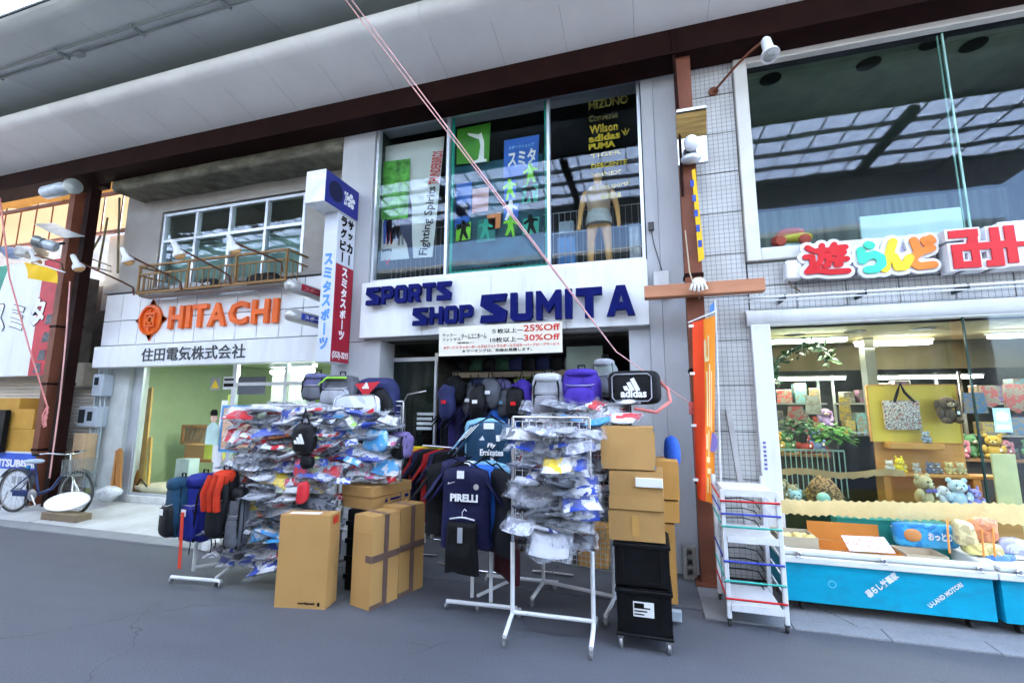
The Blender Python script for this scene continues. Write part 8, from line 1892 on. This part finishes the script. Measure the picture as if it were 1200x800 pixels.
# ================================================================== INSIDE THE ELECTRICAL SHOP
PLK = mat('varnished_plank', (.62, .36, .08), .5, var=.18, scale=1.5, stretch=(9, 9, .6))
PLK2 = mat('brown_slat', (.45, .2, .06), .5, var=.2, scale=1.5, stretch=(9, 9, .6))
def plank(b, tp, y0, y1, w_, m, label, group):
    p, s_ = F(*b, y0), F(*tp, y1); q = MB(); q.bar(p, s_, w_, .03, UY); tag(q.build('plank', m), label, 'plank', group)
for k, (b, tp, w_) in enumerate((((152, 575), (163, 456), .16), ((164, 575), (176, 455), .14))): plank(b, tp, 5.75, 6.1, w_, PLK, ('wide yellow plank leaning inside the shop window, left of two', 'wide yellow plank leaning inside the shop window, right of two')[k], 'planks leaning in the electrical shop')
for k, (b, tp, m_) in enumerate((((158, 574), (166, 500), PLK2), ((167, 573), (172, 510), PLK), ((173, 572), (177, 512), PLK))): plank(b, tp, 5.72, 5.95, .05, m_, '%s narrow slat leaning in front of the wide planks' % ('leftmost', 'middle', 'rightmost')[k], 'slats leaning in the electrical shop')
for k, (b, tp) in enumerate((((131, 574), (138, 527)), ((136, 575), (141, 525)), ((140, 575), (142, 528)))): plank(b, tp, 5.44, 5.46, .05, PLK2, '%s short brown slat leaning on the painted pier' % ('leftmost', 'middle', 'rightmost')[k], 'slats leaning on the pier')
a, c_ = F(146, 578, 5.75), F(200, 566, 5.75)
for k, (px_, py_, sx, m_, lab) in enumerate(((158, 573, .26, PLK2, 'brown crumpled cardboard on the floor inside the electrical shop'), (185, 572, .32, mat('pale_cloth', (.6, .5, .36), .9, bump=.3), 'pale dust sheet on the floor inside the electrical shop'))):
    tag(MB().blob(F(px_, py_, 5.8), (sx, .18, .07), .7, jit=.5, seed=k).build('heap', m_, None, 50), lab, 'heap')
q = MB(); q.tube([F(158, 572, 5.66), F(165, 561, 5.66), F(172, 570, 5.66)], .012, 6); tag(q.build('bow_handle', BLACK, None, 60), 'black curved handle lying on the crumpled cardboard', 'handle')
a, c_ = F(213, 520, 7.0), F(245, 498, 7.0)
cb = thing('cabinet', 'wooden lattice cabinet hanging on the green wall inside the electrical shop', 'cabinet', ((a.x+c_.x)/2, 7, a.z))
MB().box(a.x, c_.x, 7.0, 7.3, a.z, c_.z, .006).build('body', mat('grey_wood_panel', (.33, .33, .22), .6, var=.2), cb)
q = MB(); q.box(a.x-.01, c_.x+.01, 6.97, 6.999, c_.z-.05, c_.z); q.box(a.x-.01, c_.x+.01, 6.97, 6.999, a.z, a.z+.05); q.box(a.x-.01, a.x+.05, 6.968, 6.998, a.z+.051, c_.z-.051)
for k in range(5): x = a.x+.1+k*.09; q.bar((x, 6.985, a.z+.06), (x+.12, 6.985, c_.z-.06), .014, .012, UY)
q.build('lattice', PLK2, cb)
a, c_ = F(207, 540, 6.6), F(240, 520, 6.6)
wb = thing('workbench', 'low brown bench with cartons inside the electrical shop', 'bench', ((a.x+c_.x)/2, 6.6, .12)); MB().box(a.x, c_.x+.3, 6.6, 7.1, a.z, a.z+.05).build('top', PLK2, wb)
for x in (a.x+.03, c_.x+.25): MB().box(x-.03, x+.03, 6.62, 6.7, .12, a.z-.001).build('leg', PLK2, wb)
tag(MB().box(a.x+.1, c_.x-.05, 6.65, 6.95, a.z+.051, c_.z-.02, .006).build('box', CARD), 'cardboard box on the bench inside the electrical shop', 'box'); tag(MB().box(c_.x-.04, c_.x+.2, 6.63, 6.9, a.z+.051, c_.z+.04, .006).build('box', mat('lime_packet', (.65, .7, .08), .5)), 'lime yellow packet on the bench inside the electrical shop', 'box')
a, c_ = F(203, 568, 6.2), F(222, 538, 6.2); tag(MB().box(a.x, c_.x, 6.2, 6.4, .125, c_.z, .006).build('water_tank', mat('pale_blue_tank', (.5, .6, .6), .2)), 'pale blue clear tank on the floor inside the electrical shop', 'tank')
a, c_ = F(222, 540, 5.95), F(246, 505, 5.95)
yy = YH+.065
for k, (x0, y0, x1, y1, m_, lab) in enumerate(((246, 457, 259, 442, mat('grey_sticker', (.3, .31, .3), .5), 'grey sticker with yellow warning triangle on the electrical shop glass'), (261, 456, 277, 441, mat('dark_white_sticker', (.62, .64, .64), .5), 'white sticker with dark band on the electrical shop glass'), (248, 541, 262, 521, mat('white_yellow_notice', (.75, .75, .68), .5), 'white and yellow notice low on the electrical shop glass'), (266, 480, 274, 462, mat('lime_sticker', (.6, .68, .1), .5), 'small lime sticker on the electrical shop glass'), (278, 462, 312, 441, mat('dark_panel_sheet', (.1, .11, .13), .4, var=.2), 'dark panel at the top of the electrical shop glass door'))):
    a, c_ = F(x0, y0, yy), F(x1, y1, yy); t = thing('sticker', lab, 'sticker', ((a.x+c_.x)/2, yy, a.z)); MB().box(a.x, c_.x, yy-.003, yy+.002, a.z, c_.z).build('sheet', m_, t)
    q = MB()
    if k == 0: q.prism([(.02, .03), (c_.x-a.x-.02, .03), ((c_.x-a.x)/2, c_.z-a.z-.03)], (a.x, yy-.0032, a.z), UX, UZ, .002); q.build('triangle', TYEL, t)
    if k == 1: q.box(a.x+.02, c_.x-.02, yy-.006, yy-.0032, a.z+.04, a.z+.09); q.box(a.x+.02, c_.x-.02, yy-.006, yy-.0032, c_.z-.06, c_.z-.03); q.build('print', INK, t)
    if k == 2: q.lathe([(.06, 0), (.06, .002)], (c_.x-.1, yy-.0032, a.z+.09), (0, -1, 0), 14); q.build('print', TYEL, t)
# ceiling frame pieces behind the upper right of the shop glass
q = MB(); q.box(-5.6, -4.1, 7.6, 7.9, 1.3, 2.0, .01); tag(q.build('wall_cabinet', mat('blue_grey_cabinet', (.28, .36, .42), .4, var=.2)), 'blue grey wall cabinet at the right inside the electrical shop', 'cabinet')
